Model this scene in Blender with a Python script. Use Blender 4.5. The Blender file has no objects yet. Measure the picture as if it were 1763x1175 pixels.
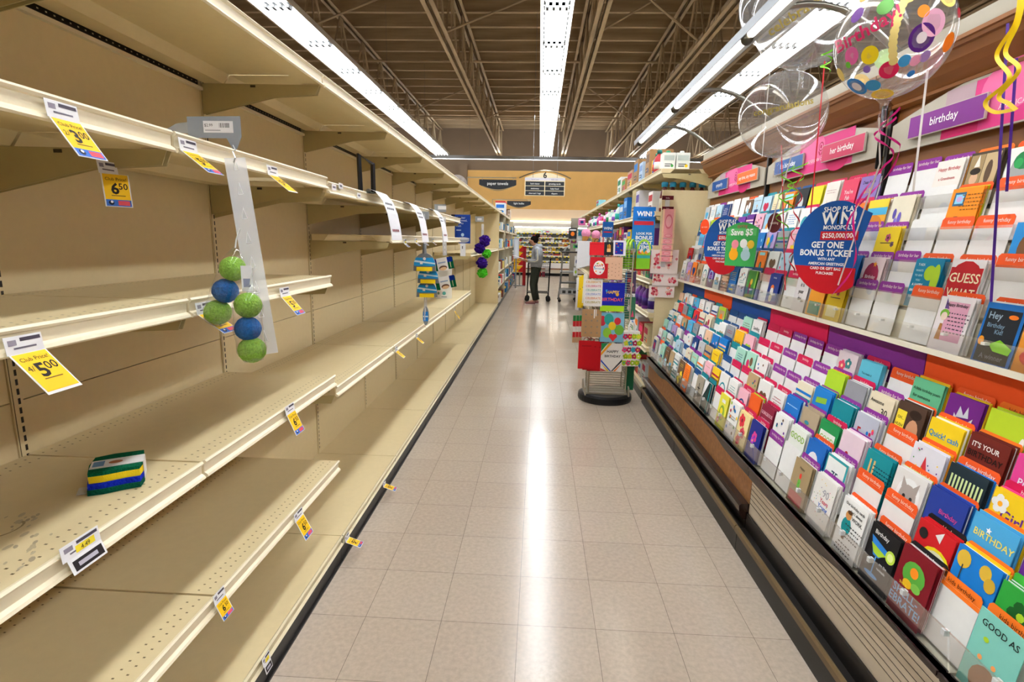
import bpy, math, random
from mathutils import Vector, Matrix
random.seed(7)
sc = bpy.context.scene
COL = sc.collection

# ---------------------------------------------------------------- camera, world, exposure
FPX, W0, H0, CAMZ = 915.0, 1763.0, 1175.0, 1.47
CX = Vector((0.99848827, 0.05094768, 0.02062798))      # camera right, in world axes
CD = Vector((0.02973386, -0.18502051, -0.98228474))    # camera down
CF = Vector((-0.04622853, 0.98141314, -0.18625568))    # camera forward
cam_d = bpy.data.cameras.new('camera')
cam = bpy.data.objects.new('camera', cam_d)
COL.objects.link(cam)
cam_d.sensor_width = 36.0
cam_d.lens = 36.0 * FPX / W0
cam_d.clip_start, cam_d.clip_end = 0.05, 200
mw = Matrix.Identity(4)
for i in range(3):
    mw[i][0], mw[i][1], mw[i][2] = CX[i], -CD[i], -CF[i]
mw[2][3] = CAMZ
cam.matrix_world = mw
sc.camera = cam
sc.view_settings.view_transform = 'Standard'
sc.view_settings.look = 'None'
sc.view_settings.gamma = 1.0
sc.view_settings.use_curve_mapping = False
sc.view_settings.exposure = 0.2
world = bpy.data.worlds.new('world')
sc.world = world
world.use_nodes = True
world.node_tree.nodes['Background'].inputs[0].default_value = (0.95, 0.93, 0.9, 1)
world.node_tree.nodes['Background'].inputs[1].default_value = 0.35
LAMP = 34.0        # brightness of the overhead tubes
LAMP_CARD = 11.0   # brightness of the tubes over the card racks

# ---------------------------------------------------------------- helpers
def ray(px, py):
    return CX * (px - W0 / 2) + CD * (py - H0 / 2) + CF * FPX
def atY(px, py, Y):
    r = ray(px, py); t = Y / r.y
    return Vector((r.x * t, Y, CAMZ + r.z * t))
def atX(px, py, X):
    r = ray(px, py); t = X / r.x
    return Vector((X, r.y * t, CAMZ + r.z * t))
def atZ(px, py, Z):
    r = ray(px, py); t = (Z - CAMZ) / r.z
    return Vector((r.x * t, r.y * t, Z))

def s2l(c):
    return c / 12.92 if c <= 0.04045 else ((c + 0.055) / 1.055) ** 2.4
_hc = {}
def hx(h):
    if not isinstance(h, str):
        return h
    if h not in _hc:
        _hc[h] = tuple(s2l(int(h[i:i + 2], 16) / 255) for i in (0, 2, 4)) + (1.0,)
    return _hc[h]

MATS = {}
def _new(name):
    m = bpy.data.materials.new(name); m.use_nodes = True
    nt = m.node_tree
    return m, nt, nt.nodes['Principled BSDF']
def _noise(nt, scale, detail=3, coord='Object'):
    tc = nt.nodes.new('ShaderNodeTexCoord'); n = nt.nodes.new('ShaderNodeTexNoise')
    n.inputs['Scale'].default_value = scale; n.inputs['Detail'].default_value = detail
    nt.links.new(tc.outputs[coord], n.inputs['Vector'])
    return n, tc
def ink(name, rough=0.5, metal=0.0, spec=0.5, bump=0.0, bscale=200, alpha=None, coat=0, vary=0.06, nscale=35):
    """paint whose colour comes from the colour attribute, broken up by a fine noise"""
    if name in MATS: return MATS[name]
    m, nt, b = _new(name)
    a = nt.nodes.new('ShaderNodeVertexColor'); a.layer_name = 'Col'
    n, tc = _noise(nt, nscale)
    mx = nt.nodes.new('ShaderNodeMix'); mx.data_type = 'RGBA'; mx.blend_type = 'MULTIPLY'
    mr = nt.nodes.new('ShaderNodeMapRange')
    mr.inputs[3].default_value = 1 - vary; mr.inputs[4].default_value = 1 + vary * 0.5
    nt.links.new(n.outputs[0], mr.inputs[0])
    mx.inputs[0].default_value = 1.0
    nt.links.new(a.outputs[0], mx.inputs[6]); nt.links.new(mr.outputs[0], mx.inputs[7])
    nt.links.new(mx.outputs[2], b.inputs['Base Color'])
    b.inputs['Roughness'].default_value = rough; b.inputs['Metallic'].default_value = metal
    b.inputs['Specular IOR Level'].default_value = spec
    if coat: b.inputs['Coat Weight'].default_value = coat; b.inputs['Coat Roughness'].default_value = 0.1
    if bump:
        n2, _ = _noise(nt, bscale, 4)
        bp = nt.nodes.new('ShaderNodeBump'); bp.inputs['Strength'].default_value = bump
        bp.inputs['Distance'].default_value = 0.006 if bscale == 190 else 0.002
        nt.links.new(n2.outputs[0], bp.inputs['Height']); nt.links.new(bp.outputs[0], b.inputs['Normal'])
    if alpha is not None: b.inputs['Alpha'].default_value = alpha
    MATS[name] = m
    return m
PAPER = ink('printed_paper', 0.55, spec=0.18)
PLASTIC = ink('coloured_plastic', 0.35, spec=0.3)
CLOTH = ink('cloth', 0.9, bump=0.6, bscale=400, spec=0.2)
FUZZ = ink('felted_wool', 1.0, bump=1.0, bscale=190, spec=0.05, vary=0.6, nscale=210)
STEEL = ink('painted_steel', 0.42, spec=0.4)
METAL = ink('bare_metal', 0.28, metal=0.9)
SKIN = ink('skin', 0.55, spec=0.4)
def clear(name, tint=(1, 1, 1, 1), gloss=0.12, rough=0.05, opacity=0.0, vc=False):
    """thin clear film: mostly see-through, glossy at grazing angles"""
    if name in MATS: return MATS[name]
    m, nt, b = _new(name); nt.nodes.remove(b)
    out = nt.nodes['Material Output']
    tr = nt.nodes.new('ShaderNodeBsdfTransparent'); tr.inputs[0].default_value = tint
    gl = nt.nodes.new('ShaderNodeBsdfGlossy'); gl.inputs['Roughness'].default_value = rough
    fr = nt.nodes.new('ShaderNodeLayerWeight'); fr.inputs[0].default_value = 0.25
    mr = nt.nodes.new('ShaderNodeMapRange'); mr.inputs[3].default_value = gloss * 0.4; mr.inputs[4].default_value = min(1, gloss * 5)
    mix = nt.nodes.new('ShaderNodeMixShader')
    nt.links.new(fr.outputs[1], mr.inputs[0]); nt.links.new(mr.outputs[0], mix.inputs[0])
    nt.links.new(tr.outputs[0], mix.inputs[1]); nt.links.new(gl.outputs[0], mix.inputs[2])
    last = mix
    if opacity:
        df = nt.nodes.new('ShaderNodeBsdfDiffuse'); df.inputs[0].default_value = (0.85, 0.87, 0.9, 1)
        m2 = nt.nodes.new('ShaderNodeMixShader'); m2.inputs[0].default_value = opacity
        nt.links.new(mix.outputs[0], m2.inputs[1]); nt.links.new(df.outputs[0], m2.inputs[2]); last = m2
    nt.links.new(last.outputs[0], out.inputs[0])
    MATS[name] = m
    return m
ACRYLIC = clear('clear_acrylic', gloss=0.12, opacity=0.02)
FILM = clear('balloon_film', gloss=0.1, rough=0.07, opacity=0.08)
POLY = clear('frosted_plastic_strip', gloss=0.03, rough=0.3, opacity=0.42)
BAG = clear('clear_bag_film', gloss=0.1, rough=0.12, opacity=0.015)
def emit(name, col, s):
    m, nt, b = _new(name)
    b.inputs['Base Color'].default_value = (0.8, 0.8, 0.8, 1)
    b.inputs['Emission Color'].default_value = col; b.inputs['Emission Strength'].default_value = s
    MATS[name] = m
    return m

class M:
    """collects faces with a colour and a material each and links them as ONE mesh object"""
    def __init__(self, T=None):
        self.v, self.f, self.c, self.mi, self.mats, self.sm = [], [], [], [], [], []
        self.T = T or Matrix.Identity(4)
        self.mat = PAPER; self.smooth = False
    def m(self, mat):
        self.mat = mat; return self
    def faces(self, vs, fs, col):
        b = len(self.v); T = self.T
        self.v += [T @ Vector(p) for p in vs]
        if self.mat not in self.mats: self.mats.append(self.mat)
        k = self.mats.index(self.mat)
        many = isinstance(col, list)
        for i, f in enumerate(fs):
            self.f.append([b + j for j in f]); self.c.append(hx(col[i]) if many else hx(col))
            self.mi.append(k); self.sm.append(self.smooth)
        return self
    def box(self, a, b, col):
        x0, x1 = sorted((a[0], b[0])); y0, y1 = sorted((a[1], b[1])); z0, z1 = sorted((a[2], b[2]))
        vs = [(x0, y0, z0), (x1, y0, z0), (x1, y1, z0), (x0, y1, z0), (x0, y0, z1), (x1, y0, z1), (x1, y1, z1), (x0, y1, z1)]
        return self.faces(vs, [(0, 3, 2, 1), (4, 5, 6, 7), (0, 1, 5, 4), (1, 2, 6, 5), (2, 3, 7, 6), (3, 0, 4, 7)], col)
    def poly(self, pts, col, n=0.0):
        return self.faces([(p[0], p[1], n) if len(p) == 2 else p for p in pts], [list(range(len(pts)))], col)
    def rect(self, u0, v0, u1, v1, col, n=0.0):
        return self.poly([(u0, v0), (u1, v0), (u1, v1), (u0, v1)], col, n)
    def ell(self, u, v, ru, rv, col, n=0.0, k=16, rot=0):
        cr, sr = math.cos(rot), math.sin(rot)
        pts = []
        for i in range(k):
            a = 2 * math.pi * i / k; x, y = ru * math.cos(a), rv * math.sin(a)
            pts.append((u + x * cr - y * sr, v + x * sr + y * cr))
        return self.poly(pts, col, n)
    def prism(self, pts, d0, d1, col, axis='y', capcol=None):
        """extrude a 2-D outline: axis y takes (x,z) points, x takes (y,z), z takes (x,y)"""
        n = len(pts)
        mk = {'y': lambda p, d: (p[0], d, p[1]), 'x': lambda p, d: (d, p[0], p[1]), 'z': lambda p, d: (p[0], p[1], d)}[axis]
        vs = [mk(p, d0) for p in pts] + [mk(p, d1) for p in pts]
        fs = [(i, (i + 1) % n, n + (i + 1) % n, n + i) for i in range(n)] + [list(range(n))[::-1], list(range(n, 2 * n))]
        return self.faces(vs, fs, col)
    def strip(self, pts, d0, d1, col, axis='y'):
        """an open profile swept along an axis (no caps)"""
        n = len(pts)
        mk = {'y': lambda p, d: (p[0], d, p[1]), 'x': lambda p, d: (d, p[0], p[1]), 'z': lambda p, d: (p[0], p[1], d)}[axis]
        vs = [mk(p, d0) for p in pts] + [mk(p, d1) for p in pts]
        return self.faces(vs, [(i, i + 1, n + i + 1, n + i) for i in range(n - 1)], col)
    def tube(self, path, r, col, k=6, caps=True):
        path = [Vector(p) for p in path]; n = len(path)
        rs = r if isinstance(r, (list, tuple)) else [r] * n
        vs, fs = [], []
        t = (path[1] - path[0]).normalized()
        up = Vector((0, 0, 1)) if abs(t.z) < 0.9 else Vector((1, 0, 0))
        nn = t.cross(up).normalized()
        for i in range(n):
            t = (path[min(i + 1, n - 1)] - path[max(i - 1, 0)]).normalized()
            nn = (nn - t * nn.dot(t)).normalized(); bb = t.cross(nn)
            for j in range(k):
                a = 2 * math.pi * j / k
                vs.append(path[i] + (nn * math.cos(a) + bb * math.sin(a)) * rs[i])
        for i in range(n - 1):
            for j in range(k):
                fs.append((i * k + j, i * k + (j + 1) % k, (i + 1) * k + (j + 1) % k, (i + 1) * k + j))
        if caps: fs += [list(range(k))[::-1], [(n - 1) * k + j for j in range(k)]]
        return self.faces(vs, fs, col)
    def lathe(self, c, prof, col, k=16, sx=1, sy=1):
        """prof = [(r,z),...] about a vertical axis at c"""
        vs, fs, cs = [], [], []
        n = len(prof)
        for (r, z) in prof:
            for j in range(k):
                a = 2 * math.pi * j / k
                vs.append((c[0] + r * sx * math.cos(a), c[1] + r * sy * math.sin(a), c[2] + z))
        for i in range(n - 1):
            for j in range(k):
                fs.append((i * k + j, i * k + (j + 1) % k, (i + 1) * k + (j + 1) % k, (i + 1) * k + j))
                cs.append(col[i] if isinstance(col, list) else col)
        fs += [list(range(k))[::-1], [(n - 1) * k + j for j in range(k)]]
        cs += [cs[0], cs[-1]]
        return self.faces(vs, fs, cs)
    def ball(self, c, r, col, k=16, n=10, s=(1, 1, 1), jit=0):
        vs, fs = [(c[0], c[1], c[2] - r * s[2])], []
        for i in range(1, n):
            ph = math.pi * i / n
            for j in range(k):
                a = 2 * math.pi * j / k
                q = r * (1 + random.uniform(-jit, jit))
                vs.append((c[0] + q * s[0] * math.sin(ph) * math.cos(a), c[1] + q * s[1] * math.sin(ph) * math.sin(a), c[2] - q * s[2] * math.cos(ph)))
        vs.append((c[0], c[1], c[2] + r * s[2])); top = len(vs) - 1
        for j in range(k):
            fs.append((0, 1 + (j + 1) % k, 1 + j))
            fs.append((top, top - k + j, top - k + (j + 1) % k))
        for i in range(n - 2):
            for j in range(k):
                a, b = 1 + i * k, 1 + (i + 1) * k
                fs.append((a + j, a + (j + 1) % k, b + (j + 1) % k, b + j))
        return self.faces(vs, fs, col)
    def text(self, s, u, v, size, col, n=0.001, align='c', bold=0.0, sx=1.0, rot=0.0, width=None):
        vs, fs, x0, x1 = textmesh(s, bold)
        if not fs: return self
        if width: size = min(size, width / max(1e-6, (x1 - x0) * sx))
        off = {'c': (x0 + x1) / 2, 'l': x0, 'r': x1}[align]
        cr, sr = math.cos(rot), math.sin(rot)
        out = []
        for (a, b) in vs:
            x, y = (a - off) * size * sx, b * size
            out.append((u + x * cr - y * sr, v + x * sr + y * cr, n))
        return self.faces(out, fs, col)
    def build(self, name, parent=None, label=None, cat=None, group=None, kind=None, origin=None):
        me = bpy.data.meshes.new(name)
        if parent is not None: o0 = Vector(parent['_o'])
        elif origin is not None: o0 = Vector(origin)
        else:
            xs = [p.x for p in self.v]; ys = [p.y for p in self.v]; zs = [p.z for p in self.v]
            o0 = Vector(((min(xs) + max(xs)) / 2, (min(ys) + max(ys)) / 2, min(zs)))
        me.from_pydata([tuple(p - o0) for p in self.v], [], self.f)
        for mt in self.mats: me.materials.append(mt)
        me.polygons.foreach_set('material_index', self.mi)
        me.polygons.foreach_set('use_smooth', self.sm)
        at = me.color_attributes.new('Col', 'FLOAT_COLOR', 'CORNER')
        buf = []
        for f, c in zip(self.f, self.c): buf += list(c) * len(f)
        at.data.foreach_set('color', buf)
        me.update()
        o = bpy.data.objects.new(name, me); COL.objects.link(o)
        o['_o'] = tuple(o0)
        if parent is not None: o.parent = parent
        else: o.location = o0
        return tag(o, label, cat, group, kind)
def tag(o, label=None, cat=None, group=None, kind=None):
    if label: o['label'] = label
    if cat: o['category'] = cat
    if group: o['group'] = group
    if kind: o['kind'] = kind
    return o
def thing(name, loc, label, cat, group=None, kind=None):
    o = bpy.data.objects.new(name, None); COL.objects.link(o)
    o.empty_display_size = 0.05
    o.location = loc; o['_o'] = tuple(loc)
    return tag(o, label, cat, group, kind)
def struct(m, name):
    return m.build(name, kind='structure')
_tm = {}
def textmesh(s, bold=0.0):
    key = (s, bold)
    if key in _tm: return _tm[key]
    cu = bpy.data.curves.new('t', 'FONT'); cu.body = s; cu.size = 1.0; cu.resolution_u = 2; cu.offset = bold
    ob = bpy.data.objects.new('t', cu)
    me = bpy.data.meshes.new_from_object(ob)
    vs = [(v.co.x, v.co.y) for v in me.vertices]; fs = [list(p.vertices) for p in me.polygons]
    x0 = min([v[0] for v in vs] or [0]); x1 = max([v[0] for v in vs] or [0])
    bpy.data.objects.remove(ob); bpy.data.curves.remove(cu); bpy.data.meshes.remove(me)
    _tm[key] = (vs, fs, x0, x1)
    return _tm[key]
def frame(o, u, v):
    """local (u, v, n) plane placed at o"""
    u = Vector(u).normalized(); v = Vector(v).normalized(); n = u.cross(v)
    T = Matrix.Identity(4)
    for i in range(3): T[i][0], T[i][1], T[i][2], T[i][3] = u[i], v[i], n[i], o[i]
    return T
def facing(o, w='cam', tilt=0.0, yaw=0.0):
    """w: cam = faces -Y, left = faces -X (right-hand rack), right = faces +X (left-hand rack)"""
    u = {'cam': (1, 0, 0), 'left': (0, -1, 0), 'right': (0, 1, 0)}[w]
    u = Vector(u); u.rotate(Matrix.Rotation(yaw, 3, 'Z'))
    n = u.cross(Vector((0, 0, 1)))
    v = Vector((0, 0, 1)) * math.cos(tilt) - n * math.sin(tilt)
    return frame(o, u, v)
ORD = ['first', 'second', 'third', 'fourth', 'fifth', 'sixth', 'seventh', 'eighth', 'ninth', 'tenth', 'eleventh', 'twelfth']
def nth(n):
    return '%d%s' % (n, 'th' if 10 <= n % 100 <= 20 else {1: 'st', 2: 'nd', 3: 'rd'}.get(n % 10, 'th'))
# ---------------------------------------------------------------- large structure
def floor_mat():
    m, nt, b = _new('vinyl_tile_floor')
    tc = nt.nodes.new('ShaderNodeTexCoord'); mp = nt.nodes.new('ShaderNodeMapping')
    mp.inputs['Location'].default_value = (0.04, 0.005, 0)
    nt.links.new(tc.outputs['Object'], mp.inputs[0])
    br = nt.nodes.new('ShaderNodeTexBrick'); br.offset = 0.0
    br.inputs['Scale'].default_value = 1.0; br.inputs['Brick Width'].default_value = 0.3
    br.inputs['Row Height'].default_value = 0.305; br.inputs['Mortar Size'].default_value = 0.0011
    br.inputs['Mortar Smooth'].default_value = 0.3
    br.inputs['Color1'].default_value = hx('c8b9a8'); br.inputs['Color2'].default_value = hx('c2b2a1')
    br.inputs['Mortar'].default_value = hx('7d7268')
    nt.links.new(mp.outputs[0], br.inputs['Vector'])
    n = nt.nodes.new('ShaderNodeTexNoise'); n.inputs['Scale'].default_value = 55; n.inputs['Detail'].default_value = 5
    nt.links.new(tc.outputs['Object'], n.inputs['Vector'])
    rp = nt.nodes.new('ShaderNodeMapRange'); rp.inputs[1].default_value = 0.35; rp.inputs[2].default_value = 0.7
    rp.inputs[3].default_value = 0.88; rp.inputs[4].default_value = 1.04
    nt.links.new(n.outputs[0], rp.inputs[0])
    mx = nt.nodes.new('ShaderNodeMix'); mx.data_type = 'RGBA'; mx.blend_type = 'MULTIPLY'; mx.inputs[0].default_value = 1
    nt.links.new(br.outputs[0], mx.inputs[6]); nt.links.new(rp.outputs[0], mx.inputs[7])
    # small dark scuffs
    v = nt.nodes.new('ShaderNodeTexVoronoi'); v.inputs['Scale'].default_value = 1.7
    nt.links.new(tc.outputs['Object'], v.inputs['Vector'])
    lt = nt.nodes.new('ShaderNodeMath'); lt.operation = 'LESS_THAN'; lt.inputs[1].default_value = 0.011
    nt.links.new(v.outputs['Distance'], lt.inputs[0])
    m2 = nt.nodes.new('ShaderNodeMix'); m2.data_type = 'RGBA'
    nt.links.new(lt.outputs[0], m2.inputs[0]); nt.links.new(mx.outputs[2], m2.inputs[6]); m2.inputs[7].default_value = hx('5a5048')
    nt.links.new(m2.outputs[2], b.inputs['Base Color'])
    n2 = nt.nodes.new('ShaderNodeTexNoise'); n2.inputs['Scale'].default_value = 3; n2.inputs['Detail'].default_value = 4
    nt.links.new(tc.outputs['Object'], n2.inputs['Vector'])
    r2 = nt.nodes.new('ShaderNodeMapRange'); r2.inputs[3].default_value = 0.13; r2.inputs[4].default_value = 0.24
    nt.links.new(n2.outputs[0], r2.inputs[0]); nt.links.new(r2.outputs[0], b.inputs['Roughness'])
    bp = nt.nodes.new('ShaderNodeBump'); bp.inputs['Strength'].default_value = 0.06; bp.inputs['Distance'].default_value = 0.01
    n3 = nt.nodes.new('ShaderNodeTexNoise'); n3.inputs['Scale'].default_value = 5
    nt.links.new(tc.outputs['Object'], n3.inputs['Vector'])
    nt.links.new(n3.outputs[0], bp.inputs['Height']); nt.links.new(bp.outputs[0], b.inputs['Normal'])
    return m
def plain(name, c, rough=0.6, vary=0.12, scale=2.0, stretch=(1, 1, 1), c2=None):
    m, nt, b = _new(name)
    tc = nt.nodes.new('ShaderNodeTexCoord'); mp = nt.nodes.new('ShaderNodeMapping'); mp.inputs['Scale'].default_value = stretch
    nt.links.new(tc.outputs['Object'], mp.inputs[0])
    n = nt.nodes.new('ShaderNodeTexNoise'); n.inputs['Scale'].default_value = scale; n.inputs['Detail'].default_value = 6
    nt.links.new(mp.outputs[0], n.inputs['Vector'])
    rp = nt.nodes.new('ShaderNodeValToRGB')
    a = hx(c); d = hx(c2) if c2 else tuple(x * (1 - vary * 2) for x in a[:3]) + (1,)
    rp.color_ramp.elements[0].position = 0.3; rp.color_ramp.elements[1].position = 0.7
    rp.color_ramp.elements[0].color = d; rp.color_ramp.elements[1].color = a
    nt.links.new(n.outputs[0], rp.inputs[0]); nt.links.new(rp.outputs[0], b.inputs['Base Color'])
    b.inputs['Roughness'].default_value = rough
    MATS[name] = m
    return m
FLOOR = floor_mat()
DECK = plain('roof_deck_wood', 'b09b7c', 0.85, scale=1.5, stretch=(1, 6, 1), c2='94805f')
JOIST = plain('painted_joist', 'bca686', 0.8, scale=1.2, stretch=(0.6, 8, 8), c2='978264')
TRUSS = plain('painted_truss_steel', 'c2ac8c', 0.6, scale=2)
WALLY = plain('yellow_wall_paint', 'ecbb6c', 0.7, vary=0.04)
WALLB = plain('brown_wall_paint', '8a745c', 0.75, vary=0.05)
WALLC = plain('cream_wall_paint', 'f8dcb8', 0.7, vary=0.02)
WOOD = plain('stained_oak', '96602c', 0.5, scale=2.2, stretch=(5, 0.5, 9), c2='834f22')
WOODP = plain('particle_board_brown', 'b8814a', 0.5, scale=40, c2='9c6a3a')
DARKWOOD = plain('dark_brown_plastic', '2a1c18', 0.25, vary=0.1)
BEIGE = 'dac89d'

fm = M().m(FLOOR); fm.faces([(-12, -5, 0), (12, -5, 0), (12, 24, 0), (-12, 24, 0)], [(0, 1, 2, 3)], 'ffffff')
struct(fm, 'floor').location = (0, 0, 0)
fo = bpy.data.objects['floor']
# keep the tile grid in world coordinates
for vtx, p in zip(fo.data.vertices, fm.v): vtx.co = p
c = M().m(DECK); c.box((-12, -5, 6.35), (12, 24, 6.4), 'ffffff'); struct(c, 'ceiling')
w = M().m(WALLB)
w.box((-12, 23.6, 0), (12, 23.75, 6.35), 'ffffff')
struct(w, 'wall_back')
w = M().m(WALLY); w.box((-3.15, 23.5, 2.79), (9, 23.6, 4.38), 'ffffff'); struct(w, 'trim_1')
w = M().m(WALLC); w.box((-1.3, 23.3, 2.22), (9, 23.5, 2.79), 'ffffff'); struct(w, 'trim_2')
w = M().m(WALLB); w.box((-12.1, -5, 0), (-12, 24, 6.35), 'ffffff'); struct(w, 'wall_left')
w = M().m(WALLB); w.box((12, -5, 0), (12.1, 24, 6.35), 'ffffff'); struct(w, 'wall_right')
w = M().m(WALLB); w.box((-12, -5.1, 0), (12, -5, 6.35), 'ffffff'); struct(w, 'wall_front')
w = M().m(WALLB); w.box((-3.5, 23.35, 0), (-3.15, 23.6, 4.6), 'ffffff'); struct(w, 'trim_3')

# joists and trusses: one joist per object
k = 0
y = 0.4
while y < 23.4:
    j = M().m(JOIST); j.box((-11.9, y, 6.02), (11.9, y + 0.09, 6.35), 'ffffff')
    j.build('ceiling_joist', kind='structure'); k += 1
    y += 0.76
def truss(X):
    t = thing('roof_truss', (X, -4.5, 4.8), None, None, None, 'structure')
    a = M().m(TRUSS)
    for s in (-1, 1):
        a.box((X + s * 0.02, -4.5, 4.8), (X + s * 0.095, 23.3, 4.812), 'ffffff')
        a.box((X + s * 0.02, -4.5, 4.8), (X + s * 0.03, 23.3, 4.88), 'ffffff')
    a.build('bottom_chord', t)
    a = M().m(TRUSS)
    for s in (-1, 1):
        a.box((X + s * 0.02, -4.5, 5.93), (X + s * 0.095, 23.3, 5.945), 'ffffff')
        a.box((X + s * 0.02, -4.5, 5.93), (X + s * 0.035, 23.3, 6.01), 'ffffff')
    a.build('top_chord', t)
    a = M().m(TRUSS)
    yy = -4.2; q = 0
    while yy < 22.6:
        a.tube([(X, yy, 4.83), (X, yy + 0.62, 5.95)], 0.022, 'ffffff', 5)
        a.tube([(X, yy + 0.7, 5.95), (X, yy + 1.32, 4.83)], 0.022, 'ffffff', 5)
        a.tube([(X, yy + 0.66, 4.83), (X, yy + 0.66, 5.95)], 0.015, 'ffffff', 5)
        yy += 1.4
    tag(a.build('web', t), kind='stuff')
    return t
TX = [-6.8, -4.25, -1.71, 0.83, 2.65, 3.45, 6.0]
for X in TX: truss(X)
for Y in (9.6, 16.0):
    for a_, b_ in ((-4.25, -1.71), (-1.71, 0.83), (0.83, 2.65)):
        j = M().m(TRUSS)
        j.tube([(a_, Y, 4.84), (b_ - 0.05, Y + 0.4, 5.95)], 0.02, 'ffffff', 5)
        if a_ > 0: j.tube([(a_ + 0.05, Y, 5.95), (b_, Y + 0.4, 4.84)], 0.02, 'ffffff', 5)
        j.build('cross_brace', kind='structure')
for Y, z in ((14.2, 5.82), (19.7, 5.7)):
    j = M().m(TRUSS); j.tube([(-11, Y, z), (11, Y, z)], 0.03, 'ffffff', 8); j.build('sprinkler_pipe', kind='structure')

# ---------------------------------------------------------------- strip lights
TUBE = emit('fluorescent_tube', (0.93, 0.97, 1.0, 1), LAMP)
COVE = emit('cove_tube_light', (1.0, 0.9, 0.75, 1), 5)
CASE_TUBE = emit('case_tube', (1.0, 0.95, 0.88, 1), 30)
TUBEW = emit('warm_fluorescent_tube', (1.0, 0.93, 0.8, 1), LAMP_CARD)
WHITE = ink('white_enamel', 0.3, vary=0.02)
def strip_light(X, y0, y1, z, w, label, seg=1.22, drop=True):
    t = thing('strip_light', (X, y0, z), label, 'ceiling light', None)
    h = M().m(WHITE)
    n = int(round((y1 - y0) / seg))
    # reflector: flat spine with splayed sides
    prof = [(X - w / 2, z - 0.02), (X - w / 2 + 0.035, z + 0.052), (X + w / 2 - 0.035, z + 0.052), (X + w / 2, z - 0.02),
            (X + w / 2 + 0.004, z - 0.02), (X + w / 2 - 0.03, z + 0.085), (X - w / 2 + 0.03, z + 0.085), (X - w / 2 - 0.004, z - 0.02)]
    h.prism(prof, y0, y1, 'f4f4f4')
    refl = h.build('reflector', t)
    b = M().m(PLASTIC)
    for s in (-1, 1):
        yy = y0 + 0.1
        while yy < y1 - 0.1:
            b.box((X + s * w * 0.385 - 0.007, yy, z + 0.04), (X + s * w * 0.385 + 0.007, yy + 0.09, z + 0.05), '060606')
            yy += 0.15
    tag(b.build('reflector_slots', refl), kind='stuff')
    for i in range(n):
        a = y0 + i * seg
        for q in (-0.3, -0.1, 0.1, 0.3):
            u = M().m(TUBE); u.smooth = True
            u.tube([(X + q * w, a + 0.06, z + 0.015), (X + q * w, a + seg - 0.03, z + 0.015)], 0.013, 'ffffff', 8)
            u.build('tube', t)
        s_ = M().m(PLASTIC)
        s_.prism([(X + q * w, z + 0.05 - 0.056 * (j % 4 in (1, 2))) for j, q in enumerate((-0.36, -0.34, -0.26, -0.24, -0.16, -0.14, -0.06, -0.04, 0.04, 0.06, 0.14, 0.16, 0.24, 0.26, 0.34, 0.36))], a - 0.03, a + 0.06, '101214')
        s_.build('lamp_holder', t)
    if drop:
        r = M().m(METAL)
        yy = y0 + 1.2
        while yy < y1:
            r.tube([(X, yy, z + 0.08), (X, yy, 5.97)], 0.003, '777777', 4); yy += 3.6
        tag(r.build('hanging_wire', t), kind='stuff')
    return t
strip_light(0.12, -4.26, 17.7, 4.1, 0.37, 'long white strip light running down the middle of the aisle')
strip_light(-3.16, -4.26, 17.7, 4.1, 0.44, 'white strip light above the empty beige shelving')
strip_light(3.22, -4.26, 17.7, 4.1, 0.44, 'white strip light above the greeting card racks')
t = thing('cross_light', (0, 18.35, 4.1), 'thin white strip light crossing the far end of the aisle', 'ceiling light')
a = M().m(WHITE); a.prism([(18.28, 4.1), (18.30, 4.2), (18.40, 4.2), (18.42, 4.1), (18.41, 4.09), (18.39, 4.17), (18.31, 4.17), (18.29, 4.09)], -9, 9, 'c8ccd0', 'x'); a.build('reflector', t)
u = M().m(TUBE); u.smooth = True
for i in range(8):
    x0 = -9 + i * 2.25
    u.tube([(x0 + 0.03, 18.35, 4.12), (x0 + 2.22, 18.35, 4.12)], 0.019, 'ffffff', 8)
u.build('tube_row', t)
u = M().m(TUBE); u.smooth = True; u.tube([(-8.5, 21.4, 4.62), (8.5, 21.4, 4.62)], 0.03, 'ffffff', 8); u.build('added_fill_tube', t)  # added tube, hidden behind the cross light, to brighten the yellow end wall
r = M().m(METAL)
for xx in (-6, -2.4, 2.4, 6): r.tube([(xx, 18.35, 4.18), (xx, 18.35, 6.36)], 0.003, '777777', 4)
tag(r.build('hanging_wire', t), kind='stuff')
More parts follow.
